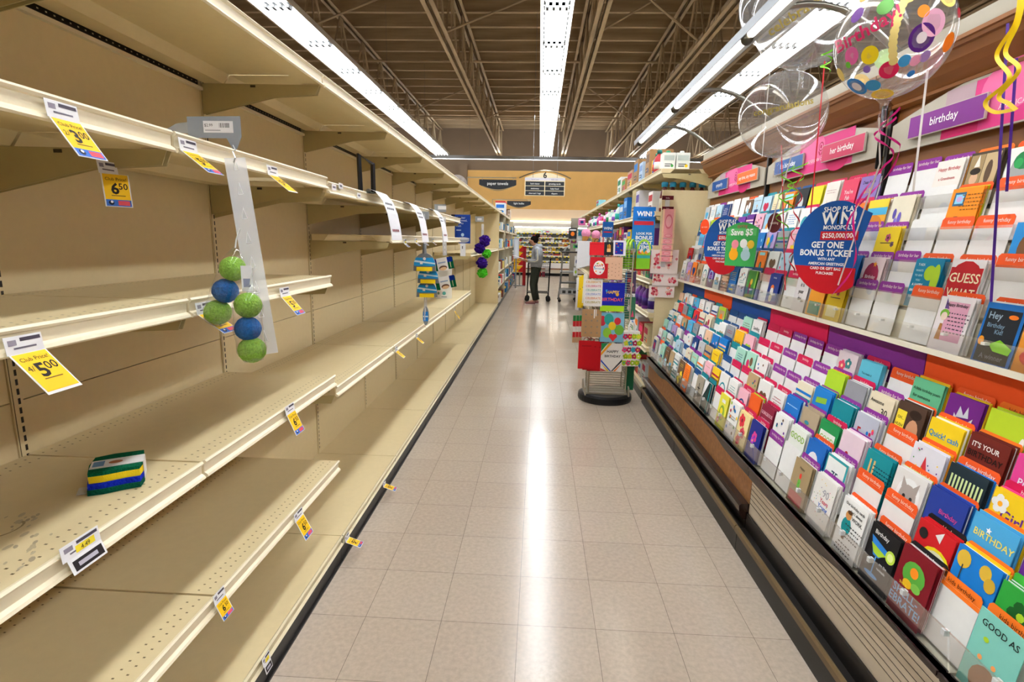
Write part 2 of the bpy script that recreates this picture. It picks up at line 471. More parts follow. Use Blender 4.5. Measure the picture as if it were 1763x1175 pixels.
# ---------------------------------------------------------------- left gondola
XB, XF = -1.345, -0.865
U = [-1.482 + 0.914 * k for k in range(0, 15)]   # uprights; U[3] = 1.26
GAP = 0.914
Y_END = U[14]            # 11.314
gon = thing('gondola_shelving', (XB, 0, 0), 'long beige metal gondola frame with slotted uprights, left of the aisle', 'shelving')
for k in range(len(U) - 1):
    p = M().m(STEEL)
    y0, y1 = U[k] + 0.017, U[k + 1] - 0.017
    for z0, z1 in ((0.13, 0.58), (0.583, 1.03), (1.033, 2.02)):
        p.box((XB - 0.03, y0, z0), (XB, y1, z1), BEIGE)
    p.build('back_panel', gon)
    p = M().m(STEEL); p.box((XB - 0.03, y0, 2.02), (XB + 0.016, y1, 2.032), 'ddd2b4'); p.box((XB - 0.03, y0, 2.032), (XB - 0.004, y1, 2.2), '2a2417')
    q = y0 + 0.02
    while q < y1 - 0.02 and k < 8: p.faces([(XB + 0.001, q, 2.046), (XB + 0.001, q + 0.006, 2.046), (XB + 0.001, q + 0.006, 2.05), (XB + 0.001, q, 2.05)], [(0, 1, 2, 3)], 'd8ccaa'); q += 0.0254
    p.build('top_rail', gon)
    d = M().m(STEEL)
    d.box((XB, U[k] + 0.002, 0.125), (XF, U[k + 1] - 0.002, 0.13), BEIGE)
    d.strip([(XF, 0.13), (XF + 0.006, 0.134), (XF + 0.012, 0.128), (XF + 0.004, 0.118), (XF + 0.004, 0.098), (XF + 0.014, 0.092), (XF + 0.01, 0.085), (XF, 0.085)], U[k] + 0.003, U[k + 1] - 0.003, 'd8ccaa')
    d.build('base_deck', gon)
    q = M().m(STEEL); q.box((XF - 0.012, U[k] + 0.001, 0.0), (XF - 0.002, U[k + 1] - 0.001, 0.1), '15120f')
    q.box((XF - 0.006, U[k] + 0.001, 0.0), (XF + 0.006, U[k + 1] - 0.001, 0.008), '15120f')
    q.build('kick_plate', gon)
for k, yy in enumerate(U):
    p = M().m(STEEL)
    p.box((XB - 0.03, yy - 0.016, 0.0), (XB + 0.004, yy + 0.016, 2.2), BEIGE)
    z = 0.16
    while z < 2.18:
        p.rect(0, 0, 0, 0, '120e08') if False else p.faces([(XB + 0.0045, yy + 0.001, z), (XB + 0.0045, yy + 0.008, z), (XB + 0.0045, yy + 0.008, z + 0.016), (XB + 0.0045, yy + 0.001, z + 0.016)], [(0, 1, 2, 3)], '1d160c')
        z += 0.0254
    p.faces([(XB + 0.0045, yy - 0.013, 0.13), (XB + 0.0045, yy - 0.0105, 0.13), (XB + 0.0045, yy - 0.0105, 2.18), (XB + 0.0045, yy - 0.013, 2.18)], [(0, 1, 2, 3)], '5a4c30')
    p.build('upright', gon)

def shelf(k, z, label, xf=XF, last=None, flip=False, holes=True, xb=XB, sgn=1, cat='shelf', yv=None, col=BEIGE):
    y0, y1 = (U[k] + 0.004, U[k + 1] - 0.004) if yv is None else yv
    X = lambda x: x
    t = thing('metal_shelf', ((xb + xf) / 2, (y0 + y1) / 2, z - 0.04), label, cat, ('stocked shelves past the beige end panel' if label.startswith('stocked') else 'empty beige shelves of the left gondola') if sgn == 1 else 'shelves of the baby product gondola')
    d = M().m(STEEL)
    a, b = xb + sgn * 0.006, xf
    d.box((a, y0, z - 0.003), (b, y1, z), col)
    # hems under the deck: a back box hem and a front box hem, with sloped inner faces
    d.prism([(a, z - 0.003), (a + sgn * 0.11, z - 0.003), (a + sgn * 0.085, z - 0.036), (a + sgn * 0.012, z - 0.036), (a + sgn * 0.012, z - 0.003)], y0, y1, col)
    d.prism([(b - sgn * 0.11, z - 0.003), (b, z - 0.003), (b, z - 0.036), (b - sgn * 0.075, z - 0.036)], y0, y1, col)
    if holes:
        n = int((y1 - y0) / 0.0254)
        for r, xx in enumerate((a + sgn * 0.025, a + sgn * 0.05, b - sgn * 0.055, b - sgn * 0.03)):
            for i in range(n):
                if k > 5 and i % 2: continue
                yy = y0 + 0.012 + i * 0.0254 + (r % 2) * 0.012
                d.faces([(xx, yy, z + 0.0006), (xx + 0.006, yy, z + 0.0006), (xx + 0.006, yy + 0.004, z + 0.0006), (xx, yy + 0.004, z + 0.0006)], [(0, 1, 2, 3)], '6b5a3a')
    d.build('deck', t)
    r = M().m(STEEL)
    f = lambda dx, dz: (xf + sgn * dx, z + dz)
    r.prism([f(0, -0.003), f(0.002, 0.003), f(0.008, 0.004), f(0.012, -0.001), f(0.009, -0.006), f(0.005, -0.008), f(0.004, -0.030), f(0.012, -0.035), f(0.015, -0.041), f(0.010, -0.045), f(0.0, -0.040)], y0 + 0.001, y1 - 0.001, 'eee2c4')
    r.build('price_rail', t)
    for yy in (y0 + 0.004, y1 - 0.004):
        p = M().m(STEEL)
        L = abs(xf - xb)
        p.prism([(xb + sgn * 0.005, z - 0.036), (xb + sgn * 0.005, z - 0.15), (xb + sgn * L * 0.6, z - 0.085), (xf - sgn * 0.02, z - 0.075), (xf - sgn * 0.005, z - 0.04)], yy - 0.0015, yy + 0.0015, 'b5a678')
        p.box((xb + sgn * L * 0.42, yy - 0.003, z - 0.05), (xb + sgn * (L * 0.42 + 0.02), yy + 0.003, z - 0.042), '3a3120')
        p.build('bracket', t)
    if label.startswith('empty perforated beige shelf at waist height, nearest bay in') :
        s_ = M().m(STEEL)
        c = atZ(14, 912, z)
        for q in range(14):
            if 4 < q < 8: continue
            a0, a1 = q * math.pi / 7, (q + 1) * math.pi / 7
            s_.faces([(c.x + r_ * 0.6 * math.cos(w_), c.y + r_ * math.sin(w_), z + 0.0008) for r_, w_ in ((0.032, a0), (0.032, a1), (0.026, a1), (0.026, a0))], [(0, 1, 2, 3)], '9a8660')
        for q in range(34):
            c = atZ(random.uniform(5, 95), random.uniform(885, 985), z); r_ = random.uniform(0.003, 0.012)
            if c.x > xf - 0.01: continue
            s_.ell(c.x, c.y, r_ * 0.5, r_, random.choice(['b5a685', 'a5967a', 'bcae90']), z + 0.0007 + q * 1e-5, 7, random.random())
        tag(s_.build('scuff_mark', t), kind='stuff')
    return t
BAY = {1: 'bay beside the camera', 2: 'nearest bay in view', 3: 'second bay from the camera', 4: 'third bay from the camera', 5: 'fourth bay from the camera',
       6: 'fifth bay from the camera', 7: 'sixth bay from the camera', 8: 'seventh bay from the camera', 9: 'eighth bay from the camera', 10: 'ninth bay from the camera',
       11: 'tenth bay from the camera', 12: 'eleventh bay from the camera', 13: 'last bay before the end panel', 14: 'first bay past the end panel', 0: 'bay behind the camera'}
for k in range(1, 14):
    shelf(k, 2.085, 'empty beige canopy shelf seen from below, %s' % BAY[k])
for k in range(1, 4):
    nm = BAY[k]
    shelf(k, 1.70, 'empty beige shelf just under the canopy, %s' % nm)
    shelf(k, 1.31, 'empty beige shelf at chest height with price tags, %s' % nm)
    shelf(k, 0.885, 'empty perforated beige shelf at waist height, %s' % nm)
    shelf(k, 0.495, 'empty perforated beige shelf just above the base deck, %s' % nm)
for k in range(4, 8):
    shelf(k, 1.685, 'empty beige shelf under the canopy with curled notices, %s' % BAY[k])
for k in range(4, 9):
    shelf(k, 0.83, 'empty beige shelf standing alone above the deck, %s' % BAY[k])
for k in range(5, 8):
    shelf(k, 1.483, 'narrow gap beige shelf below the notices, %s' % BAY[k])
for k in range(9, 14):
    shelf(k, 1.30, 'empty beige shelf at chest height, %s' % BAY[k])
# gondola end panel
ep = M().m(STEEL); ep.box((XB - 0.03, Y_END + 0.02, 0.13), (XF + 0.01, Y_END + 0.05, 2.02), BEIGE)
ep.build('end_panel', label='plain beige end panel closing off the empty shelves', cat='panel')
# ---------------------------------------------------------------- greeting card racks (right)
YB = [-0.02, 1.20, 2.42, 3.64, 4.86]
RACKPOS = ['card rack bay nearest the camera, cut by the frame edge', 'card rack bay under the purple birthday plaque, slatted tan kick panel',
           'card rack bay under the pink her birthday plaque, brown kick panel', 'farthest card rack bay, under the sympathy plaque']
STRIPC = {1: ('e5501c', 'e5501c'), 2: ('7d2a8a', 'e5501c'), 3: ('d3114f', '10489a')}
def lowX(r): return 1.06 + 0.04 * r
def lowZ(r): return 0.44 + 0.082 * r
def upX(r): return 1.27 + 0.04 * r
def upZ(r): return 1.155 + 0.115 * r
CREAM = 'd8d2bc'
for b in range(4):
    y0, y1 = YB[b] + 0.003, YB[b + 1] - 0.003
    t = thing('card_rack', (1.2, (y0 + y1) / 2, 0), RACKPOS[b], 'card rack', 'greeting card racks')
    m = M().m(STEEL)
    m.box((1.0, y0, 0), (1.02, y1, 0.105), '0d0c0b'); m.box((1.035, y0, 0.105), (1.05, y1, 0.2), '17120f'); m.build('kick_plate', t)
    m = M().m(STEEL)
    m.prism([(0.985, 0.108), (1.002, 0.104), (1.002, 0.134), (0.994, 0.136), (0.987, 0.128)], y0, y1, '6f5b3e'); m.box((1.002, y0, 0.1), (1.045, y1, 0.125), '15110e')
    m.build('base_rail', t)
    if b >= 2:
        m = M().m(WOODP); m.box((1.045, y0, 0.2), (1.06, y1, 0.4), 'ffffff'); m.build('kick_panel', t)
        m = M().m(DARKWOOD); m.prism([(1.0, 0.205), (0.998, 0.235), (1.01, 0.245), (1.06, 0.245), (1.06, 0.165), (1.02, 0.165)], y0, y1, 'ffffff'); m.build('ledge', t)
    else:
        m = M().m(STEEL); m.box((1.045, y0, 0.165), (1.06, y1, 0.4), 'e8dcc8')
        for q in range(6):
            z = 0.375 - q * 0.024
            m.box((1.0442, y0, z), (1.045, y1, z + 0.0018), '3a2c20')
        m.build('kick_panel', t)
    # dark wavy lip
    pts = [(y0, 0.435)]
    n = 24
    low = []
    for i in range(n + 1):
        yy = y0 + (y1 - y0) * i / n
        s = i / n
        low.append((yy, 0.4 + 0.015 * math.tanh(14 * (s - 0.35)) * 0.9 if b % 2 == 0 else 0.4 + 0.015 * math.tanh(14 * (0.45 - s))))
    m = M().m(DARKWOOD); m.prism([(y1, 0.437), (y0, 0.437)] + low, 1.026, 1.045, 'ffffff', 'x')
    m.box((1.02, y0, 0.423), (1.05, y1, 0.437), 'ffffff'); m.build('lip', t)
    # stepped trays
    m = M().m(PLASTIC)
    prof = [(1.045, 0.43)]
    for r in range(6):
        prof += [(lowX(r) + 0.033, lowZ(r) - 0.005), (lowX(r) + 0.033, lowZ(r) + 0.06)]
    prof[1] = (lowX(0) + 0.033, 0.432)
    prof += [(1.314, 0.91), (1.314, 1.145), (1.5, 1.145), (1.5, 0.2), (1.062, 0.2), (1.062, 0.43)]
    # close from below
    m.prism(prof, y0 + 0.002, y1 - 0.002, CREAM); m.build('lower_tray', t)
    m = M().m(PLASTIC)
    prof = [(1.262, 1.15)]
    for r in range(5):
        prof += [(upX(r) + 0.033, upZ(r) - 0.004), (upX(r) + 0.033, upZ(r) + 0.1)]
    prof += [(1.47, 1.72), (1.5, 1.72), (1.5, 1.15)]
    m.prism(prof, y0 + 0.002, y1 - 0.002, CREAM); m.build('upper_tray', t)
    m = M().m(PLASTIC); m.box((1.245, y0, 1.142), (1.33, y1, 1.15), 'f0ead8'); m.box((1.245, y0, 1.15), (1.252, y1, 1.16), 'f0ead8'); m.build('shelf_edge', t)
    # header strips, two per bay
    ym = (y0 + y1) / 2
    cols = {0: ('e5501c', 'e5501c'), 1: ('e5501c', '7d2a8a'), 2: ('d3114f', '10489a'), 3: ('e5501c', '10489a')}[b]
    for (a_, c_), cc in zip(((y0, ym), (ym, y1)), cols):
        m = M().m(PAPER); m.box((1.307, a_ + 0.002, 0.98), (1.312, c_ - 0.002, 1.146), cc); m.build('header_strip', t)
    # wood back and fascia
    m = M().m(WOOD); m.box((1.475, y0, 1.6), (1.5, y1, 2.12), 'ffffff'); m.build('back_board', t)
    m = M().m(STEEL); m.box((1.45, y0, 1.65), (1.474, y0 + 0.02, 2.1), '14110f'); m.build('upright', t)
    # crown moulding: swept profile
    m = M().m(WOOD); m.smooth = False
    pr = [(1.465, 2.03), (1.44, 2.035), (1.438, 2.045), (1.445, 2.05), (1.432, 2.062), (1.41, 2.08), (1.39, 2.105), (1.382, 2.135), (1.372, 2.138), (1.37, 2.15), (1.362, 2.152), (1.362, 2.165), (1.5, 2.165), (1.5, 2.03)]
    m.prism(pr, y0, y1, 'ffffff'); m.build('crown_moulding', t)
    m = M().m(STEEL); m.box((1.385, y0, 2.165), (1.6, y1, 2.225), 'a39c8c'); m.build('light_housing', t)
    m = M().m(STEEL); m.box((1.5, y0, 0), (1.6, y1, 2.165), '8a8270'); m.build('rear_frame', t)
    # arched grey fascia board, wider in the middle
    m = M().m(PLASTIC)
    arc = []
    for i in range(13):
        s = i / 12; arc.append((y1 - 0.02 - s * (y1 - y0 - 0.04), 1.965 + 0.085 * math.sin(math.pi * s)))
    m.prism([(y0 + 0.02, 1.855), (y1 - 0.02, 1.855)] + arc, 1.443, 1.455, 'aea798', 'x')
    fb = m.build('fascia_board', t)
    # pink graphic panel on the fascia
    gy0, gy1 = ym - 0.36, ym + 0.30
    m = M().m(PAPER)
    T = facing((1.4425, gy1, 1.86), 'left'); m.T = T
    L = gy1 - gy0
    m.rect(0, 0, L, 0.165, 'cf3a7e'); m.ell(L * 0.42, 0.12, 0.12, 0.08, 'e06a9c', 0.0004, 20)
    m.rect(0, 0, L * 0.25, 0.08, 'c21560', 0.0006); m.ell(L * 0.8, 0.03, 0.1, 0.05, 'c21560', 0.0006, 18)
    m.rect(0, 0.1, L * 0.2, 0.165, 'b098a0', 0.0006)
    # rose mark over the words
    for q in range(3):
        m.ell(L * 0.55, 0.12, 0.024 - q * 0.007, 0.024 - q * 0.007, ['a8124c', 'e97fae', 'a8124c'][q], 0.001 + q * 0.0004, 12)
    m.ell(L * 0.55 - 0.012, 0.088, 0.006, 0.016, 'a8124c', 0.001, 8, 0.7); m.ell(L * 0.55 + 0.012, 0.088, 0.006, 0.016, 'a8124c', 0.001, 8, -0.7)
    m.text('AMERICAN GREETINGS', L * 0.55, 0.05, 0.024, 'f6e6ee', 0.001)
    m.build('graphic_panel', fb)
    # clear fences
    for r in range(5):
        m = M().m(ACRYLIC); h = 0.07 if r == 0 else 0.045
        m.box((upX(r) - 0.024, y0, upZ(r)), (upX(r) - 0.022, y1, upZ(r) + h), 'ffffff'); m.build('clear_fence', t)
    m = M().m(ACRYLIC)
    m.faces([(1.046, y0, 0.437), (1.046, y1, 0.437), (1.028, y1, 0.55), (1.028, y0, 0.55)], [(0, 1, 2, 3)], 'ffffff')
    m.faces([(1.048, y0, 0.437), (1.048, y1, 0.437), (1.030, y1, 0.55), (1.030, y0, 0.55)], [(3, 2, 1, 0)], 'ffffff')
    m.box((1.0275, y0, 0.548), (1.0305, y1, 0.5505), 'ffffff')
    m.build('clear_fence', t)
    for q in range(8):
        yy = y0 + 0.005 + q * 0.1525
        m = M().m(PLASTIC)
        m.box((1.026, yy, 0.53), (1.04, yy + 0.012, 0.545), 'd5d8d8'); m.build('divider_clip', t)
        m = M().m(PLASTIC)
        m.box((1.242, yy, 1.21), (1.256, yy + 0.014, 1.218), 'e2e2da')
        m.build('divider_clip', t)
# plaques on the fascia
def plaque(px0, px1, py, txt, col, lab, h=0.09, z=None):
    a = atX(px0, py, 1.43); b_ = atX(px1, py, 1.43)
    y0, y1 = b_.y, a.y
    m = M(facing((1.43, y1, z), 'left')).m(PLASTIC)
    L = y1 - y0
    m.box((0, 0, -0.006), (L, h, 0.002), 'b9b0a4')
    m.rect(0.003, 0.003, L - 0.003, h - 0.003, col, 0.0026)
    m.text(txt, L / 2, h * 0.36, h * 0.5, 'ffffff', 0.0036, bold=0.01, width=L * 0.8)
    m.build('sign_plaque', label=lab, cat='sign', group='plaques along the top of the card racks')
plaque(1568, 1695, 205, 'birthday', '7a1786', 'purple plaque reading birthday on the nearest visible fascia', 0.082, 1.89)
plaque(1417, 1488, 255, 'her birthday', 'c01850', 'crimson plaque reading her birthday', 0.082, 1.893)
plaque(1335, 1382, 283, 'his birthday', '154f94', 'blue plaque reading his birthday, behind balloon ribbons', 0.08, 1.893)
plaque(1270, 1304, 305, 'any time, any reason', 'ef6a1a', 'orange plaque reading any time, any reason', 0.08, 1.9)
plaque(1227, 1252, 318, 'sympathy', '154f94', 'small blue plaque reading sympathy at the far end', 0.08, 1.9)

# ---- cards
def draw(m, w, h, items):
    n = 0.0006
    for it in items:
        k = it[0]; n += 0.00012
        if k == 'r': m.rect(it[1] * w, it[2] * h, it[3] * w, it[4] * h, it[5], n)
        elif k == 'e': m.ell(it[1] * w, it[2] * h, it[3] * w, it[4] * w, it[5], n, 14)
        elif k == 'p': m.poly([(a * w, b * h) for a, b in it[1]], it[2], n)
        elif k == 't': m.text(it[1], it[2] * w, it[3] * h, it[4] * h, it[5], n, width=(it[6] if len(it) > 6 else 0.9) * w, bold=0.015)
        elif k == 'f':
            _, u, v, r, c1, c2 = it
            for i in range(5):
                a = 2 * math.pi * i / 5 + u * 9
                m.ell(u * w + math.cos(a) * r * w * 0.6, v * h + math.sin(a) * r * w * 0.6, r * w * 0.48, r * w * 0.48, c1, n + i * 1e-5, 8)
            m.ell(u * w, v * h, r * w * 0.32, r * w * 0.32, c2, n + 8e-5, 8)
        elif k == 's':
            _, u, v, r, c1 = it
            m.poly([(u * w + math.sin(math.pi * i / 5) * r * w * (1 if i % 2 == 0 else 0.45), v * h + math.cos(math.pi * i / 5) * r * w * (1 if i % 2 == 0 else 0.45)) for i in range(10)], c1, n)
        elif k == 'h':
            _, u, v, r, c1 = it
            m.ell(u * w - r * w * 0.45, v * h + r * w * 0.3, r * w * 0.55, r * w * 0.55, c1, n, 10)
            m.ell(u * w + r * w * 0.45, v * h + r * w * 0.3, r * w * 0.55, r * w * 0.55, c1, n + 1e-5, 10)
            m.poly([(u * w - r * w * 0.95, v * h + r * w * 0.15), (u * w, v * h - r * w), (u * w + r * w * 0.95, v * h + r * w * 0.15)], c1, n + 2e-5)
        elif k == 'l':   # lines of small script
            _, u, v, cnt, c1 = it
            for i in range(cnt):
                L = random.uniform(0.25, 0.4)
                x = u - L
                while x < u + L:
                    q = random.uniform(0.03, 0.09)
                    m.rect(x * w, (v - i * 0.07) * h, min(x + q, u + L) * w, (v - i * 0.07 + 0.022) * h, c1, n); x += q + 0.035
def rnd_motif(bg, acc):
    a, b = random.choice(acc), random.choice(acc)
    k = random.choice(['flowers', 'balloons', 'a heart', 'lettering', 'a cake', 'stars', 'stripes', 'a big circle', 'a picture panel', 'dots'])
    r = random.random
    if k == 'flowers': it = [('f', 0.3, 0.3, 0.2, a, b), ('f', 0.7, 0.45, 0.22, b, a), ('f', 0.45, 0.15, 0.16, a, b), ('l', 0.5, 0.82, 2, a)]
    elif k == 'balloons': it = [('e', 0.3, 0.65, 0.15, 0.19, a), ('e', 0.62, 0.75, 0.15, 0.19, b), ('e', 0.52, 0.5, 0.13, 0.17, random.choice(acc)), ('r', 0.29, 0.15, 0.31, 0.53, a), ('r', 0.61, 0.1, 0.63, 0.6, b)]
    elif k == 'a heart': it = [('h', 0.5, 0.55, 0.3, a), ('l', 0.5, 0.2, 2, b)]
    elif k == 'lettering': it = [('l', 0.5, 0.8, 5, a), ('r', 0.2, 0.12, 0.8, 0.2, b)]
    elif k == 'a cake': it = [('r', 0.2, 0.2, 0.8, 0.38, a), ('r', 0.28, 0.38, 0.72, 0.52, b), ('r', 0.48, 0.52, 0.52, 0.62, a), ('e', 0.5, 0.66, 0.04, 0.06, 'f6a020'), ('l', 0.5, 0.85, 1, a)]
    elif k == 'stars': it = [('s', r(), r(), 0.12, random.choice(acc)) if False else ('s', 0.15 + 0.7 * r(), 0.1 + 0.8 * r(), 0.1, random.choice(acc)) for _ in range(7)]
    elif k == 'stripes': it = [('r', 0, i / 8, 1, i / 8 + 0.06, a if i % 2 else b) for i in range(1, 7)] + [('r', 0.2, 0.4, 0.8, 0.62, bg)]
    elif k == 'a big circle': it = [('e', 0.5, 0.5, 0.36, 0.36, a), ('e', 0.5, 0.5, 0.28, 0.28, bg), ('l', 0.5, 0.52, 2, b)]
    elif k == 'a picture panel': it = [('r', 0.12, 0.3, 0.88, 0.88, a), ('e', 0.5, 0.6, 0.22, 0.25, b), ('l', 0.5, 0.16, 1, b)]
    else: it = [('e', 0.12 + 0.76 * r(), 0.08 + 0.84 * r(), 0.05, 0.05, random.choice(acc)) for _ in range(14)] + [('l', 0.5, 0.55, 2, a)]
    return k, it
CN = {'white': 'f4f4f2', 'cream': 'efe6cc', 'pale blue': 'b9d8ea', 'teal': '128a96', 'navy': '173a78', 'blue': '1676c4', 'sky blue': '4fb0dc', 'tan': 'b59a72', 'brown': '6f5138',
      'grey': '8f9296', 'black': '1d1c1e', 'purple': '64278a', 'lilac': 'b49ad0', 'pink': 'f2b8c8', 'hot pink': 'e0356e', 'crimson': 'b3163e', 'red': 'd0242a', 'orange': 'ee7a1e', 'yellow': 'f4cc1e',
      'lime': 'a9cc2c', 'green': '3f9a48', 'mint': 'a8dcc8', 'silver': 'c4c8cc', 'kraft': 'a98e68', 'peach': 'f2c6a4', 'olive': '7d8b3a'}
FARC = ['white'] * 10 + ['cream', 'cream', 'cream', 'pale blue', 'pale blue', 'pale blue', 'peach', 'mint', 'silver', 'tan', 'sky blue', 'teal', 'navy', 'sky blue', 'tan', 'grey', 'lilac', 'peach', 'green', 'mint', 'brown', 'purple', 'red', 'orange', 'lime']
MIDC = ['white'] * 7 + ['pale blue', 'cream'] + ['pale blue', 'sky blue', 'navy', 'teal', 'cream', 'pink', 'crimson', 'lilac', 'yellow', 'grey', 'mint', 'tan', 'blue']
PNKC = ['white'] * 4 + ['pink', 'pink', 'crimson', 'lilac', 'purple', 'yellow', 'cream', 'orange', 'sky blue', 'hot pink', 'mint']
NEARC = ['blue', 'yellow', 'teal', 'purple', 'lime', 'white', 'orange', 'red', 'sky blue', 'kraft', 'black', 'hot pink', 'green']
ACC = [CN[x] for x in ('teal', 'navy', 'crimson', 'hot pink', 'orange', 'yellow', 'purple', 'green', 'blue', 'brown', 'lime')]
ACCFAR = [CN[x] for x in ('teal', 'navy', 'grey', 'tan', 'brown', 'crimson', 'orange', 'sky blue')]
TABS = {'orange': ('e8561f', 'funny birthday'), 'purple': ('8a2f92', 'birthday for her'), 'crimson': ('c8154c', 'birthday'), 'navy': ('134a86', 'for him'), 'teal': ('0f7f8c', 'thinking of you'),
        'black': ('1c1b1d', 'blank'), 'kids': ('ee7420', 'kids birthday'), 'green': ('3fae3a', '')}
W_, H_ = 0.135, 0.2
# (section,row,slot) -> (background, description, items)    section L lower, U upper
SP = {}
def sp(key, bg, desc, items, **kw): SP[key] = (bg, desc, items, kw)
E_ = 'EMPTY'
# lower rack, row 0 (front)
sp(('L', 0, -1), '7fc6b8', 'mint card reading good as with a bear below', [('t', 'GOOD AS', 0.5, 0.82, 0.11, '20302c'), ('e', 0.3, 0.68, 0.06, 0.05, 'a9cc2c'), ('e', 0.5, 0.2, 0.3, 0.3, '8a5a30'), ('e', 0.6, 0.45, 0.05, 0.05, 'ee9a5a'), ('e', 0.3, 0.45, 0.05, 0.05, 'ee9a5a')])
sp(('L', 0, 0), E_, '', [], tab='kids')
sp(('L', 0, 1), '7c1420', 'dark red card reading shell-ebrate in blue block letters', [('e', 0.5, 0.66, 0.33, 0.3, '55a03a'), ('e', 0.5, 0.7, 0.12, 0.12, 'ee8a1e'), ('e', 0.4, 0.5, 0.14, 0.1, 'e2b21e'), ('e', 0.65, 0.52, 0.14, 0.1, '7ab84a'), ('t', 'THIS IS', 0.3, 0.44, 0.05, 'f4d43a'), ('t', 'SHELL-', 0.45, 0.29, 0.17, '7fb0dc', 0.85), ('t', 'EBRATE!', 0.5, 0.14, 0.17, '7fb0dc', 0.95)], tab='black', dy=-0.04, n=5)
sp(('L', 0, 2), '19181a', 'black card with a blue cocktail glass and lime slice', [('t', 'Birthday', 0.42, 0.85, 0.1, 'f2f2f2', 0.6), ('p', [(0.1, 0.8), (0.8, 0.7), (0.5, 0.5), (0.3, 0.5)], '2d7fd0'), ('p', [(0.15, 0.68), (0.72, 0.62), (0.5, 0.52), (0.3, 0.54)], 'a9cc2c'), ('r', 0.4, 0.2, 0.44, 0.5, '5aa0e0'), ('e', 0.42, 0.18, 0.25, 0.05, '5aa0e0'), ('e', 0.85, 0.66, 0.16, 0.16, 'c4e04a'), ('e', 0.85, 0.66, 0.1, 0.1, 'e8f4a0'), ('t', 'are like', 0.72, 0.42, 0.06, 'f2f2f2', 0.4), ('t', 'cocktails', 0.7, 0.33, 0.06, 'f2f2f2', 0.4)], tab='orange', dy=-0.05, n=6)
sp(('L', 0, 3), 'f6f6f4', 'white cartoon card of a figure in a teal top, hand lettered', [('t', 'Our birthday cards', 0.52, 0.88, 0.07, '222222'), ('t', "don't always", 0.62, 0.79, 0.07, '222222', 0.55), ('t', 'WORK.', 0.72, 0.68, 0.09, '222222', 0.45), ('e', 0.36, 0.52, 0.19, 0.24, '13868a'), ('e', 0.36, 0.72, 0.12, 0.12, 'c98d50'), ('e', 0.38, 0.78, 0.1, 0.05, '5a3a20'), ('r', 0.3, 0.28, 0.42, 0.4, '6a4a34'), ('l', 0.68, 0.55, 4, '333333'), ('l', 0.5, 0.2, 3, '333333')], tab='orange', dy=-0.045, n=5)
sp(('L', 0, 4), 'eeebe6', 'white card reading 90 years young in rainbow letters', [('t', '90', 0.62, 0.64, 0.2, 'a9a9b0'), ('t', 'Years', 0.62, 0.52, 0.12, 'c83a50'), ('t', 'Young', 0.62, 0.41, 0.12, '3a6ac0')] + [('e', 0.1 + 0.85 * random.random(), 0.1 + 0.85 * random.random(), 0.015, 0.015, random.choice(ACC)) for _ in range(24)], tab='purple', n=6, dy=-0.015)
sp(('L', 0, 5), 'a08a66', 'kraft card with a green candle and red flame', [('t', 'Happy', 0.5, 0.82, 0.08, '3a2c1c', 0.5), ('e', 0.5, 0.68, 0.06, 0.09, 'd63a2a'), ('r', 0.42, 0.34, 0.58, 0.6, '62b040'), ('t', '3', 0.5, 0.5, 0.06, '222222'), ('r', 0.1, 0.06, 0.9, 0.3, 'c04a48')], tab='purple', n=4)
sp(('L', 0, 6), E_, '', [], tab='white'); sp(('L', 0, 7), E_, '', [], tab='purple')
sp(('L', 0, 8), '1d2a80', 'deep blue card with a pink spray of flowers', [('f', 0.5, 0.62, 0.2, 'd6408c', '7a2ab0'), ('f', 0.4, 0.5, 0.14, 'b040c0', 'f2c040'), ('r', 0.49, 0.25, 0.52, 0.5, '8a4ac0')], tab='crimson', n=4)
sp(('L', 0, 9), 'f0dfa0', 'pale yellow card with tall red flowers', [('f', 0.35, 0.75, 0.26, 'd0303c', '7a1020'), ('f', 0.6, 0.45, 0.22, 'd8485a', '7a1020'), ('f', 0.35, 0.2, 0.2, 'd0303c', '7a1020'), ('r', 0.58, 0.05, 0.61, 0.4, '5a9a3a')], tab='crimson', n=3)
sp(('L', 0, 10), 'f6f4f2', 'white card with scattered coloured dots', [('e', 0.12 + 0.8 * random.random(), 0.05 + 0.9 * random.random(), 0.07, 0.07, random.choice(ACC)) for _ in range(12)] + [('l', 0.5, 0.6, 2, '777777')], n=5)
sp(('L', 0, 11), 'e6e04a', 'yellow green card with a jar of lemons', [('e', 0.5, 0.45, 0.3, 0.35, '8fae3a'), ('e', 0.45, 0.5, 0.15, 0.15, 'f4d820'), ('e', 0.6, 0.35, 0.12, 0.12, 'f4b820'), ('r', 0.3, 0.75, 0.7, 0.85, 'f2f2f2'), ('f', 0.25, 0.2, 0.15, 'd05080', 'ffffff')], tab='crimson', n=4)
sp(('L', 0, 12), E_, '', [], tab='crimson')
sp(('L', 0, 13), '16302e', 'black and teal card with a white diagonal', [('p', [(0, 1), (0, 0.35), (0.6, 1)], 'f2f2f2'), ('r', 0.85, 0, 0.95, 1, '149a9a')], tab='teal', n=4)
sp(('L', 0, 14), 'a09684', 'stone grey card with a black cross', [('r', 0.45, 0.25, 0.52, 0.75, '2a2420'), ('r', 0.3, 0.55, 0.68, 0.6, '2a2420'), ('f', 0.4, 0.25, 0.14, 'e8dcd0', 'c0a080')], n=2)
sp(('L', 0, 15), E_, '', [], tab='navy')
